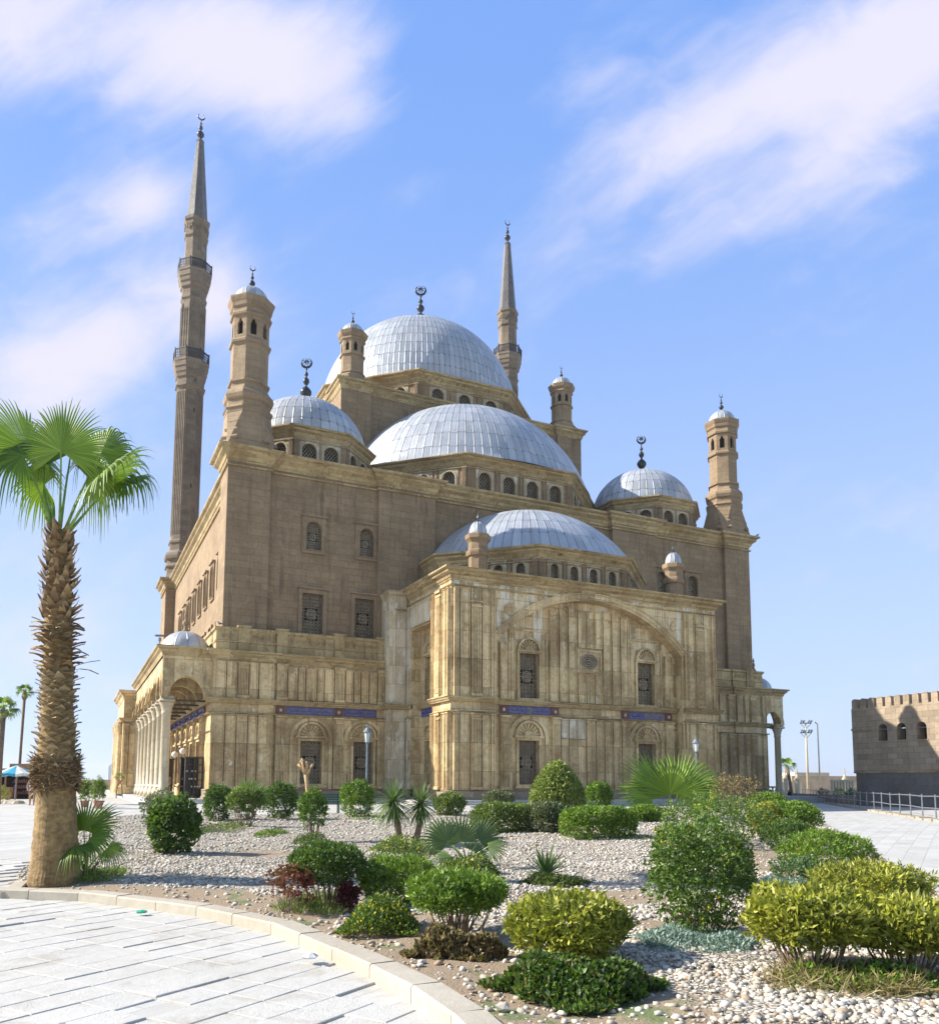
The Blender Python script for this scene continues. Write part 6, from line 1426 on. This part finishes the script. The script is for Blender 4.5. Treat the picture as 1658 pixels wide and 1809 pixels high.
# shoe shelves inside the gallery
M['shelf'] = plain('dark_brown_cabinet', (.035, .022, .016), .4); M['shoe'] = plain('pale_shoes', (.7, .7, .68), .6)
for i, (y, lab) in enumerate(((1.9, 'tall dark shelf of shoes at the mouth of the left gallery, nearest the corner'), (3.4, 'tall dark shelf of shoes behind the first one in the left gallery'))):
    x0 = -1.2 - .12 * i; root = empty('shoe_shelf', (x0, y, 0)); tag(root, lab, 'shelf', 'shoe shelves in the left gallery')
    q = MB(); q.box(x0 - .55, x0 - .5, y - .25, y + .25, 0, 2.6); q.box(x0 + .5, x0 + .55, y - .25, y + .25, 0, 2.6); q.box(x0 - .55, x0 + .55, y + .2, y + .25, 0, 2.6); q.box(x0 - .6, x0 + .6, y - .28, y + .27, 2.58, 2.68); q.box(x0 - .03, x0 + .03, y - .24, y + .2, 0, 2.58)
    for z in (.1, .65, 1.15, 1.65, 2.15): q.box(x0 - .5, x0 + .5, y - .24, y + .2, z, z + .04)
    q.build('cabinet', M['shelf'], root)
    rn = random.Random(i)
    for z in (.69, 1.19, 1.69):
        for u in (-.42, -.25, -.1, .1, .25, .4):
            if rn.random() < .7: q = MB(); q.lathe((x0 + u, y - .12, z), [(.05, 0), (.06, .03), (.045, .09), (.01, .11)], 8); q.build('shoe', M['shoe'], root)
# dark doorway hut at the back of the gallery and its plate
q = MB(); q.box(-3.0, -1.4, 12.0, 13.2, 0, 2.7); q.box(-3.1, -1.3, 11.95, 13.3, 2.7, 2.8); o = q.build('booth', M['shelf'], None); tag(o, 'dark wooden booth standing deep in the left gallery', 'booth')
q = MB(); q.box(-2.5, -1.9, 11.88, 11.93, 2.45, 2.85); tag(q.build('sign_plate', M['shoe'], None), 'small white plate above the dark booth', 'sign')
# hanging globe lamps
M['globe'] = plain('white_globe_lamp', (.85, .84, .82), .3, 0, .03)
for i, (x, y, z, lab) in enumerate(((-1.5, 5.5, 3.15, 'nearest pair-height white globe lamp hanging in the left gallery'), (-1.75, 8.0, 3.0, 'second white globe lamp hanging in the left gallery'), (-2.3, 11.0, 3.1, 'third white globe lamp hanging in the left gallery'), (-2.6, 14.0, 3.1, 'farthest white globe lamp hanging in the left gallery'))):
    root = empty('globe_lamp', (x, y, z)); tag(root, lab, 'lamp', 'globe lamps in the left gallery')
    q = MB(); q.lathe((x, y, z), [(.02, -.22)] + [(.22 * math.sin(t), -.22 * math.cos(t)) for t in [PI * k / 12 for k in range(1, 12)]] + [(.02, .22)], 20); q.build('globe', M['globe'], root, smooth=True)
    q = MB(); q.tube([(x, y, z + .2), (x, y, 8.6)], [.008, .008], 5); q.build('chain', M['iron'], root)
# camera on the gallery roof
root = empty('security_camera', (-3.8, -.2, 9.55)); tag(root, 'small security camera on a post at the front corner of the left gallery roof', 'camera')
q = MB(); q.tube([(-3.8, -.2, 9.5), (-3.8, -.2, 9.95)], [.035, .035], 6); q.lathe((-3.8, -.2, 9.8), [(.06, 0), (.10, .05), (.10, .2), (.05, .24)], 10); q.build('mount', M['metalgrey'], root)
q = MB(); q.tube([(-4.1, -.35, 10.12), (-3.55, -.05, 10.2)], [.07, .07], 8); q.build('camera_body', M['metalgrey'], root)
# pigeons / floodlights on the ledges
M['bird'] = plain('pigeon_feathers', (.10, .10, .12), .7)
def bird(p, a, lab):
    x, y, z = p; q = MB(); d = Vector((math.cos(a), math.sin(a), 0)); c = Vector(p)
    q.tube([c - d * .22 + UPV * .08, c - d * .12 + UPV * .11, c + UPV * .13, c + d * .09 + UPV * .17, c + d * .12 + UPV * .24, c + d * .17 + UPV * .26, c + d * .21 + UPV * .25], [.015, .045, .075, .055, .04, .035, .006], 8)
    q.tube([c + UPV * .08, c], [.01, .01], 4); tag(q.build('pigeon', M['bird'], None, smooth=True), lab, 'bird', 'pigeons perched on the mosque')
bird((46.5, -.6, 23.36), 0, 'pigeon on the tip of the right corner cornice of the mosque'); bird((44.2, -.7, 23.36), 2, 'pigeon on the cornice at the foot of the right front turret'); bird((-.3, -.9, 11.0), 2.6, 'pigeon on the parapet corner above the left gallery'); bird((-.8, 0.4, 9.6), 1.2, 'pigeon beside the gallery dome'); bird((12.6, 11.0, 35.6), .5, 'pigeon on the ledge below the left upper turret')
# potted plants on the left plaza
M['pot'] = plain('terracotta_pot', (.36, .17, .12), .75)
def potted(s, px, wpx, pyt, lab, seed):
    b = at(s, px); k = s / FPX; root = empty('potted_plant', b); tag(root, lab, 'potted plant', 'potted plants on the left plaza'); r = wpx * k * .42
    q = MB(); q.lathe(b, [(r * .62, 0), (r * .95, r * 1.3), (r * 1.1, r * 1.35), (r * 1.1, r * 1.6), (r * .95, r * 1.6), (r * .9, r * 1.45)], 20); q.build('pot', M['pot'], root, smooth=False)
    zt = CAM.z + (1385 - pyt) * k; c = (b.x, b.y, (b.z + r * 1.5 + zt) / 2); V, F, lv = crown(c, wpx * k * .5, wpx * k * .5, (zt - b.z - r * 1.5) / 2, 1400, 'green', .16, .05, seed, 2, .15, .8, inner=.5); np_mesh('foliage', V, F, lmat('grass'), root, lv=lv)
potted(44, 155, 17, 1382, 'left potted plant in a terracotta pot on the plaza', 1); potted(42, 180, 21, 1379, 'right and larger potted plant in a terracotta pot', 2)
# market stall with parasol
M['canvasb'] = plain('turquoise_canvas', (.03, .30, .48), .8); M['canvasw'] = plain('white_canvas', (.62, .66, .66), .8); M['goods'] = plain('colourful_goods', (.35, .12, .14), .7, 0, .7, 14); M['stallwood'] = plain('orange_brown_wood', (.30, .15, .06), .7)
b = at(56, 33); k = 56 / FPX
root = empty('market_parasol', b); tag(root, 'turquoise and white parasol shading the market stall', 'parasol')
q = MB(); q.tube([b, (b.x, b.y, CAM.z + (1385 - 1356) * k)], [.035, .03], 8); q.build('pole', M['metalgrey'], root)
zt = CAM.z + (1385 - 1355) * k; Rp = 1.35; ca = MB(); n = 8
for i in range(n):
    a0, a1 = 2 * PI * i / n, 2 * PI * (i + 1) / n; ca.cm = i % 2; A = [(b.x + Rp * math.cos(a), b.y + Rp * math.sin(a), zt - .62) for a in (a0, a1)]; am = (a0 + a1) / 2; B = (b.x + Rp * .93 * math.cos(am), b.y + Rp * .93 * math.sin(am), zt - .55)
    ca.add([(b.x, b.y, zt), A[0], B, A[1], (A[0][0], A[0][1], zt - .8), (B[0], B[1], zt - .72), (A[1][0], A[1][1], zt - .8)], [(0, 1, 2), (0, 2, 3), (1, 4, 5, 2), (2, 5, 6, 3)])
ca.build('canopy', [M['canvasw'], M['canvasb']], root)
b2 = at(60, 40); root = empty('market_stall', b2); tag(root, 'open market stall with dark interior, wooden posts and shelves of souvenirs', 'stall')
X = lambda l, f, z: b2 + RGT * l + Vector((HH.x, HH.y, 0)) * f + UPV * z
def obox(mb, l0, l1, f0, f1, z0, z1):
    P8 = [X(l, f, z) for z in (z0, z1) for l, f in ((l0, f0), (l1, f0), (l1, f1), (l0, f1))]; mb.add(P8, [(0, 3, 2, 1), (4, 5, 6, 7), (0, 1, 5, 4), (1, 2, 6, 5), (2, 3, 7, 6), (3, 0, 4, 7)])
q = MB(); obox(q, -2.6, 1.1, 1.2, 1.3, 0, 2.1); obox(q, -2.6, -2.5, -.3, 1.2, 0, 2.1); q.build('back_wall', M['void'], root)
q = MB(); obox(q, -2.7, 1.2, -.5, 1.4, 2.12, 2.2); obox(q, -.6, 1.0, -.4, 1.3, 2.2, 2.55); q.build('roof', M['stallwood'], root)
for l in (-2.6, -.9, -.1, 1.0): q = MB(); obox(q, l, l + .1, -.4, -.3, 0, 2.12); q.build('post', M['stallwood'], root)
q = MB(); obox(q, -2.5, -.2, -.9, -.3, 0, .85); q.build('counter', M['pot'], root)
rn = random.Random(2)
for i in range(4):
    q = MB(); obox(q, -.7, .95, .2, .7, .35 + .42 * i, .38 + .42 * i); o = q.build('shelf', M['stallwood'], root)
    q = MB()
    for j in range(9): l = -.65 + .17 * j; q.lathe(X(l + .06, .4, .38 + .42 * i), [(.05, 0), (.065, .1), (.03, .17 + rn.random() * .1)], 7)
    q.build('souvenirs', M['goods'], o)
carp = [(M['canvasw'], -1.2), (M['goods'], -1.9)]
b3 = at(52, 6); c = (b3.x, b3.y, b3.z + .45); root = empty('shrub', b3); tag(root, 'yellow-green shrub by the market stall at the left edge', 'shrub'); V, F, lv = crown(c, .55, .55, .5, 1500, 'yellow', .12, .05, 77, 2.2, .15); np_mesh('foliage', V, F, lmat('yellow'), root, lv=lv)
q = MB(); rn = random.Random(9)
for i in range(7): p = at(50 - i * .15, -6 + i * 7.5); q.lathe((p.x, p.y, p.z - .1), [(.35, 0), (.38, .12), (.28, .26), (.05, .32)], 8, rn.random())
tag(q.build('stone_border', M['kerb'], None), kind='structure')
# people (one continuous skinned body each)
def person(p, h, face, robe, skin, label, cloth, seated=False):
    bm = bmesh.new(); f = Vector((math.cos(face), math.sin(face), 0)); s = Vector((-f.y, f.x, 0)); u = h / 1.7
    def V_(x, y, z): return bm.verts.new(s * x * u + f * y * u + UPV * z * u)
    if seated: J = dict(pel=(0, 0, .28), ch=(0, .05, .62), nk=(0, .06, .82), hd=(0, .08, .95), ht=(0, .08, 1.05)); legs = [[(sx * .12, .05, .26), (sx * .18, .42, .42), (sx * .16, .5, .08), (sx * .16, .62, .04)] for sx in (1, -1)]
    else: J = dict(pel=(0, 0, .92), ch=(0, .02, 1.25), nk=(0, .0, 1.46), hd=(0, .02, 1.58), ht=(0, .02, 1.68)); legs = [[(sx * .10, 0, .86), (sx * .11, .06 * sx, .48), (sx * .11, .02 + .1 * sx, .07), (sx * .12, .16 + .1 * sx, .04)] for sx in (1, -1)]
    vs = {k: V_(*c) for k, c in J.items()}; rad = {vs['pel']: .17, vs['ch']: .18, vs['nk']: .065, vs['hd']: .105, vs['ht']: .075}
    for a, b in (('pel', 'ch'), ('ch', 'nk'), ('nk', 'hd'), ('hd', 'ht')): bm.edges.new((vs[a], vs[b]))
    for L_ in legs:
        pr = vs['pel']
        for c, r in zip(L_, (.11, .075, .05, .045)): v = V_(*c); rad[v] = r; bm.edges.new((pr, v)); pr = v
    cz = J['ch'][2]
    for sx in (1, -1):
        pr = vs['ch']
        for c, r in zip(((sx * .20, .0, cz + .12), (sx * .26, .04, cz - .16), (sx * .22, .18, cz - .36), (sx * .21, .24, cz - .42)), (.06, .05, .038, .035)): v = V_(*c); rad[v] = r; bm.edges.new((pr, v)); pr = v
    bm.verts.index_update(); order = {v.index: r for v, r in rad.items()}; me = bpy.data.meshes.new('person'); bm.to_mesh(me); bm.free()
    o = link('person', me, None, p); mdf = o.modifiers.new('skin', 'SKIN')
    for i, sv in enumerate(me.skin_vertices[0].data): sv.radius = (order[i] * u, order[i] * u); sv.use_root = (i == 0)
    o.modifiers.new('sub', 'SUBSURF').render_levels = 1; me.materials.append(skin); tag(o, label, 'person')
    q = MB(); z0 = .06 if not seated else .0; zc = J['ch'][2]
    q.lathe(p, [(.27 * u, z0 * u), (.25 * u, .3 * u), (.21 * u, J['pel'][2] * u), (.22 * u, (zc - .05) * u), (.235 * u, (zc + .1) * u), (.10 * u, (zc + .2) * u)] if robe else [(.19 * u, (J['pel'][2] - .05) * u), (.2 * u, zc * u), (.225 * u, (zc + .12) * u), (.09 * u, (zc + .2) * u)], 14, cap=False); q.build('robe' if robe else 'shirt', cloth, o, smooth=True)
    if robe: q = MB(); q.lathe((p[0], p[1], p[2]), [(.2 * u, (zc + .12) * u), (.135 * u, (J['hd'][2] - .02) * u), (.125 * u, (J['hd'][2] + .06) * u), (.04 * u, (J['ht'][2] + .08) * u)], 12); q.build('headscarf', cloth, o, smooth=True)
    else: q = MB(); q.lathe((p[0] - f.x * .02, p[1] - f.y * .02, p[2] + J['hd'][2] * u), [(.118 * u, 0), (.12 * u, .05 * u), (.09 * u, .12 * u), (.01, .16 * u)], 12); q.build('hair', M['void'], o, smooth=True)
M['skin'] = plain('skin', (.38, .22, .14), .6, 0, .05); M['blackcloth'] = plain('black_cloth', (.012, .010, .012), .85); M['bluecloth'] = plain('blue_cloth', (.06, .10, .26), .8); M['palecloth'] = plain('pale_blue_cloth', (.42, .50, .62), .8); M['whitecloth'] = plain('white_cloth', (.6, .6, .62), .8)
p = at(86, 1391); person(p, 1.65, 4.2, True, M['skin'], 'woman in a black robe seated by the right path, beyond the garden', M['blackcloth'], True)
p = at(80, 1372); person(p, 1.7, 3.4, False, M['skin'], 'person in a blue shirt standing by the right gallery column', M['bluecloth'])
p = at(46, 63); person(p, 1.65, 4.6, False, M['skin'], 'person in a pale blue shirt just left of the tall palm trunk', M['palecloth'])
for i, (x, y, cl_, lab) in enumerate(((-3.0, 2.6, 'bluecloth', 'person in dark blue leaning in the mouth of the left gallery'), (-2.55, 4.4, 'whitecloth', 'person in white standing inside the left gallery'))): person((x, y, 0), 1.65, 4.4, False, M['skin'], lab, M[cl_])
# plant stand by the arcade
root = empty('plant_stand', (-5.3, 9.0, -.1)); tag(root, 'thin iron stand holding a potted plant beside the left arcade', 'plant stand')
q = MB()
for a in (0, 2.1, 4.2): q.tube([(-5.3 + .3 * math.cos(a), 9 + .3 * math.sin(a), -.12), (-5.3 + .15 * math.cos(a), 9 + .15 * math.sin(a), .9)], [.02, .02], 5)
q.build('legs', M['iron'], root); q = MB(); q.lathe((-5.3, 9, .88), [(.13, 0), (.2, .25), (.2, .28)], 12); q.build('pot', M['pot'], root)
V, F, lv = crown((-5.3, 9, 1.35), .28, .28, .25, 300, 'grass', .12, .04, 5); np_mesh('foliage', V, F, lmat('grass'), root, lv=lv)
# ---------------- right side: fort wall, fence, low walls
XF = 46.4; YF = onX(1505, 1300, XF).y
fort = tag(empty('fort', (XF, YF, -3)), 'plain limestone fort wall with rounded battlements and three arched openings', 'fort')
FR_ = Fr(XF, 0, 180)      # u = -y
ztop = onX(1505, 1253, XF).z; zled = onX(1505, 1364, XF).z; u0 = -YF; u1 = u0 + 34
q = MB(); hol = []; wn_ = []
for a, b_, t0, t1 in ((1551, 1567, 1279, 1309), (1584, 1600, 1277, 1307), (1619, 1637, 1275, 1306)):
    ya, yb = -onX(a, 1300, XF).y, -onX(b_, 1300, XF).y; m_ = (a + b_) / 2; za = onX(m_, t1, XF).z; zb = onX(m_, t0, XF).z; hol.append(arch(ya, yb, za, zb, 10)); wn_.append((ya, yb, za, zb))
for k in range(4): d = 2.4 * (k + 1); ya, yb, za, zb = wn_[-1]; hol.append(arch(ya + d, yb + d, za, zb, 10)); wn_.append((ya + d, yb + d, za, zb))
q.wall(FR_, [(u0, zled), (u1, zled), (u1, ztop), (u0, ztop)], hol, 0, .9)
q.wall(Fr(XF, YF, 90), [(-14, zled), (0, zled), (0, ztop), (-14, ztop)], [], 0, .5, False)
q.frbox(FR_, u0 + .5, u1, ztop - .3, ztop - .05, -3, -.5); q.build('upper_wall', M['fort'], fort)
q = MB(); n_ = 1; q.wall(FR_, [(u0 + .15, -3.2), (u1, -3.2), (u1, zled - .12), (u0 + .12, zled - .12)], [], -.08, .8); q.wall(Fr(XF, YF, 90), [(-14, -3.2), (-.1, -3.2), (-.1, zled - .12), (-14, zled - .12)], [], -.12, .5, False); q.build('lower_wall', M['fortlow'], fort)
q = MB(); q.sweep([(XF + 14, YF), (XF, YF), (XF, YF - 34)][::-1] if False else [(XF + 14, YF), (XF, YF), (XF, YF - 34)], [(-.3, -.12), (-.02, -.12), (.04, -.02), (.04, 0), (-.3, 0)], zled); q.build('ledge', M['cornice'], fort)
for ya, yb, za, zb in wn_:
    v = MB(); v.poly([FR_.p(u, z, -.88) for u, z in rect(ya - .1, yb + .1, za - .1, zb + .1)], Vector((-1, 0, 0))); w0 = v.build('window_recess', M['void'], fort)
    v = MB(); v.frbox(FR_, ya, yb, zb - (yb - ya) * .5 - .04, zb - (yb - ya) * .5 + .04, -.5, -.3); v.build('lintel_bar', M['metalgrey'], w0)
    v = MB(); v.frbox(FR_, ya - .08, yb + .08, za - .08, za, -.5, .05); v.build('sill', M['cornice'], w0)
q = MB(); q.frbox(FR_, u0 - .02, u0 + 2.1, onX(1510, 1289, XF).z - .1, onX(1510, 1289, XF).z + .05, -.1, .1); q.build('pipe', M['fort'], fort)
q = MB(); mw = .50; hL = [(-mw / 2, 0), (mw / 2, 0), (mw / 2, .58)] + [(mw / 2 * math.cos(t), .58 + mw / 2 * .8 * math.sin(t)) for t in [PI * k / 8 for k in range(1, 8)]] + [(-mw / 2, .58)]
q.wall(Fr(0, 0, 180), hL, [], 0, .55); q.wall(Fr(0, 0, 180), hL[::-1], [], -.55, .01); mer = q.build('merlon', M['fort'], None, org=(0, 0, 0), mesh_only=True)
for k in range(44): link('merlon', mer, fort, (XF + .02, YF - .3 - .735 * k, ztop - .01))
# railing along the right path
fd = Vector((14.7, 16.2)).normalized(); sp = 21.9 / 9; P1 = Vector((41.2, -13.9)); pts = []
for i in range(-14, 16):
    p = P1 - fd * sp * i; pts.append(Vector((p.x, p.y, zg(p.x, p.y) + .08)))
rail = tag(empty('railing', pts[12]), 'long two-bar grey metal railing beside the right path', 'railing')
q = MB(); q.lathe((0, 0, 0), [(.035, -.1), (.03, .5), (.03, 1.05), (.022, 1.1)], 8); pm = q.build('post', M['metalgrey'], None, org=(0, 0, 0), mesh_only=True)
for p in pts: link('post', pm, rail, p)
for hgt_ in (1.02, .48):
    q = MB(); q.tube([p + UPV * (hgt_ - .03 * (i % 3 == 1)) for i, p in enumerate(pts)], [.028] * len(pts), 6); q.build('rail', M['metalgrey'], rail)
q = MB()
for i in range(len(pts) - 1):
    a, b_ = pts[i], pts[i + 1]; n_ = Vector((fd.y, -fd.x, 0)); rn = random.Random(i)
    for j in range(3):
        A = a.lerp(b_, j / 3 + .01); B = a.lerp(b_, (j + 1) / 3 - .01); h_ = .07 + rn.random() * .05; w1 = .32 + rn.random() * .08
        vs = [A - n_ * w1 - UPV * .4, B - n_ * w1 - UPV * .4, B + n_ * .25 - UPV * .4, A + n_ * .25 - UPV * .4]; q.add(vs + [v + UPV * (.4 + h_ - .08) for v in vs], [(0, 3, 2, 1), (4, 5, 6, 7), (0, 1, 5, 4), (1, 2, 6, 5), (2, 3, 7, 6), (3, 0, 4, 7)])
tag(q.build('kerb', M['kerb'], None), kind='structure')
# low wall beyond the path end, distant compound
def segwall(s0, px0, s1, px1, z0, z1, th, mat, name, label, cat):
    a = at(s0, px0); b_ = at(s1, px1); d = (b_ - a); d.z = 0; d.normalize(); n_ = Vector((-d.y, d.x, 0)) * th
    vs = [Vector((v.x, v.y, z0)) for v in (a, b_, b_ + n_, a + n_)]; q = MB(); q.add(vs + [v + UPV * (z1 - z0) for v in vs], [(0, 3, 2, 1), (4, 5, 6, 7), (0, 1, 5, 4), (1, 2, 6, 5), (2, 3, 7, 6), (3, 0, 4, 7)])
    return tag(q.build(name, mat, None), label, cat)
M['farstone'] = plain('far_sandstone', (.42, .31, .21), .9, 0, .2, .4); M['farstone2'] = plain('far_pale_stone', (.55, .46, .32), .9, 0, .15, .4)
segwall(88, 1392, 66, 1508, -.6, .12, .5, M['fort'], 'low_wall', 'low stone wall behind the far end of the railing', 'wall')
segwall(150, 1396, 150, 1520, -1, CAM.z + (1385 - 1369) * 150 / FPX, 8, M['farstone'], 'compound_building', 'long flat brown building in the distance between gallery and fort', 'building')
segwall(165, 1402, 165, 1462, 0, CAM.z + (1385 - 1363) * 165 / FPX, 8, M['farstone2'], 'compound_building', 'pale upper block behind the long flat brown building', 'building')
segwall(120, 1375, 120, 1414, -1, CAM.z + (1385 - 1379) * 120 / FPX, .6, M['farstone2'], 'garden_wall', 'distant pale wall left of the domed gate posts', 'wall')
for px, w_, lab in ((1385, 8, 'left of the three distant domed stone gate posts'), (1405, 9, 'middle of the three distant domed stone gate posts'), (1489, 8, 'right of the three distant domed stone gate posts, beside the fort')):
    b = at(112, px); k = 112 / FPX; r = w_ * k / 2; zt = CAM.z + (1385 - 1370) * k - b.z; q = MB(); q.lathe(b, [(r * 1.1, 0), (r * 1.1, .2), (r, .25), (r * .95, zt * .8), (r * 1.2, zt * .82), (r * 1.2, zt * .88), (r * .9, zt * .95), (r * .4, zt * 1.08), (r * .15, zt * 1.12), (r * .3, zt * 1.2), (.05, zt * 1.42)], 14)
    tag(q.build('gate_post', M['farstone2'], None), lab, 'gate post', 'distant domed gate posts')
# balustrade hedge line far right
root = None; q = MB(); a = at(100, 1462); 
for i in range(8):
    p = at(100, 1466 + i * 5.2); q.box(p.x - .1, p.x + .1, p.y - .1, p.y + .1, p.z, p.z + 2.0)
pa, pb = at(100, 1464), at(100, 1505); d = (pb - pa).normalized(); nn2 = Vector((-d.y, d.x, 0)) * .15
vs = [pa - nn2, pb - nn2, pb + nn2, pa + nn2]; q.add([v + UPV * 2.0 for v in vs] + [v + UPV * 2.25 for v in vs], [(0, 3, 2, 1), (4, 5, 6, 7), (0, 1, 5, 4), (1, 2, 6, 5), (2, 3, 7, 6), (3, 0, 4, 7)])
tag(q.build('pergola', M['farstone2'], None), 'pale pergola-like fence beside the foot of the fort, far off', 'pergola')
rs = np.random.RandomState(3)
for px, w_, kind, lab in ((1450, 14, 'straw', 'dry straggly bush behind the railing, far off'), (1478, 22, 'yellow', 'yellow-green bush at the foot of the far pergola'), (1500, 10, 'dark', 'dark bush against the fort corner')):
    b = at(94, px); k = 94 / FPX; root = empty('shrub', b); tag(root, lab, 'shrub'); V, F, lv = crown((b.x, b.y, b.z + .5), w_ * k / 2, .6, .6, 500, kind, .25, .1, int(px), 2, .2); np_mesh('foliage', V, F, lmat(kind), root, lv=lv)
# floodlight mast and street light
b = at(115, 1424); k = 115 / FPX; zt = CAM.z + (1385 - 1276) * k; root = empty('floodlight_mast', b); tag(root, 'tall mast with two rows of floodlights', 'floodlight mast')
q = MB(); q.tube([b, (b.x, b.y, zt)], [.2, .10], 8); q.build('mast', M['farstone2'], root, smooth=True)
for zz_ in (zt, zt - 17 * k):
    q = MB(); A = b + RGT * -.8; B = b + RGT * .8; q.tube([(A.x, A.y, zz_), (B.x, B.y, zz_)], [.06, .06], 5); q.tube([(A.x, A.y, zz_), (b.x, b.y, zz_ - .8)], [.03, .03], 4); q.tube([(B.x, B.y, zz_), (b.x, b.y, zz_ - .8)], [.03, .03], 4); o = q.build('crossbar', M['iron'], root)
    for u in (-.7, -.35, .35, .7):
        c = b + RGT * u; q = MB(); q.tube([(c.x, c.y, zz_ + .05), (c.x + RGT.x * .18, c.y + RGT.y * .18, zz_ + .42)], [.10, .15], 7); q.build('floodlight', M['metalgrey'], o)
b = at(115, 1445); zt = CAM.z + (1385 - 1274) * k; root = empty('street_light', b); tag(root, 'slender street light with a short angled arm, right of the floodlight mast', 'street light')
q = MB(); q.tube([b, (b.x, b.y, zt - .3)], [.13, .07], 8); q.build('pole', M['farstone2'], root); q = MB(); c = b - RGT * .35; q.tube([(b.x, b.y, zt - .3), (c.x, c.y, zt)], [.05, .07], 6); q.build('lamp_arm', M['iron'], root)
# far left: terrace wall, distant tower
segwall(150, 120, 150, 222, -.6, CAM.z + (1385 - 1380) * 150 / FPX, .8, M['farstone'], 'terrace_wall', 'low parapet at the far end of the left plaza', 'wall')
M['citytower'] = plain('distant_concrete', (.42, .44, .48), .8, 0, .08, .05)
b = at(1400, 202); k = 1400 / FPX; q = MB(); w_ = 15 * k; q.box(b.x - w_ / 2, b.x + w_ / 2, b.y - 8, b.y + 8, -40, CAM.z + (1385 - 1355) * k); q.box(b.x - w_ * .3, b.x + w_ * .2, b.y - 6, b.y + 6, -40, CAM.z + (1385 - 1352.5) * k)
tw = q.build('tower_block', M['citytower'], None); tag(tw, 'hazy high-rise block on the horizon left of the gallery', 'building')
# litter
q = MB(); p = G(250, 1613, .06); q.lathe(p, [(.07, 0), (.08, .02), (.05, .035), (.01, .04)], 7); tag(q.build('bottle_cap', plain('green_plastic', (.02, .35, .22), .4), None), 'crumpled green scrap of plastic lying by the kerb', 'litter')
for i, (px, py, lab) in enumerate(((548, 1693, 'crumpled pale scrap at the foot of the kerb'), (1128, 1464, 'white plastic scrap on the gravel right of the broad hedge'))):
    p = G(px, py, .08 if i == 0 else .18); q = MB(); rn = random.Random(i); q.lathe(p, [(.05 + .02 * rn.random(), 0), (.09, .02), (.04, .05), (.01, .06)], 6); tag(q.build('paper_scrap', M['whitecloth'], None), lab, 'litter')
# larger stones on the soil
rn = random.Random(12); M['stone'] = plain('loose_limestone', (.46, .42, .36), .85, 0, .2, 9, .01)
for i, (px, py, r, lab) in enumerate(((888, 1780, .06, 'pale broken stone on bare soil left of the leafy mat'), (862, 1690, .05, 'small stone by the dried brown plants'), (540, 1600, .05, 'stone on the grass by the red-leaved plant'), (600, 1637, .045, 'stone on the soil near the curved kerb'), (830, 1745, .04, 'flat stone on the soil inside the curved kerb'))):
    p = G(px, py, .14); v = [(p.x + a * r * rn.uniform(.8, 1.5), p.y + b_ * r * rn.uniform(.8, 1.4), p.z + c_ * r * .7) for a, b_, c_ in ICO.tolist()]; q = MB(); q.add(v, ICF.tolist()); tag(q.build('loose_stone', M['stone'], None), lab, 'stone', 'loose stones on the garden soil')
# ------------------------------------------------------------ air
hz_ = MB(); hz_.box(-3400, 3300, -420, 5200, -260, 92); mt = bpy.data.materials.new('air'); mt.use_nodes = True; t = NT(mt.node_tree)
pv = t.node('ShaderNodeVolumePrincipled'); pv.inputs['Color'].default_value = (.86, .91, 1, 1); pv.inputs['Density'].default_value = .00022; pv.inputs['Anisotropy'].default_value = .2
o = t.node('ShaderNodeOutputMaterial'); t.l.new(pv.outputs[0], o.inputs[1])
tag(hz_.build('haze', mt, None), kind='stuff')
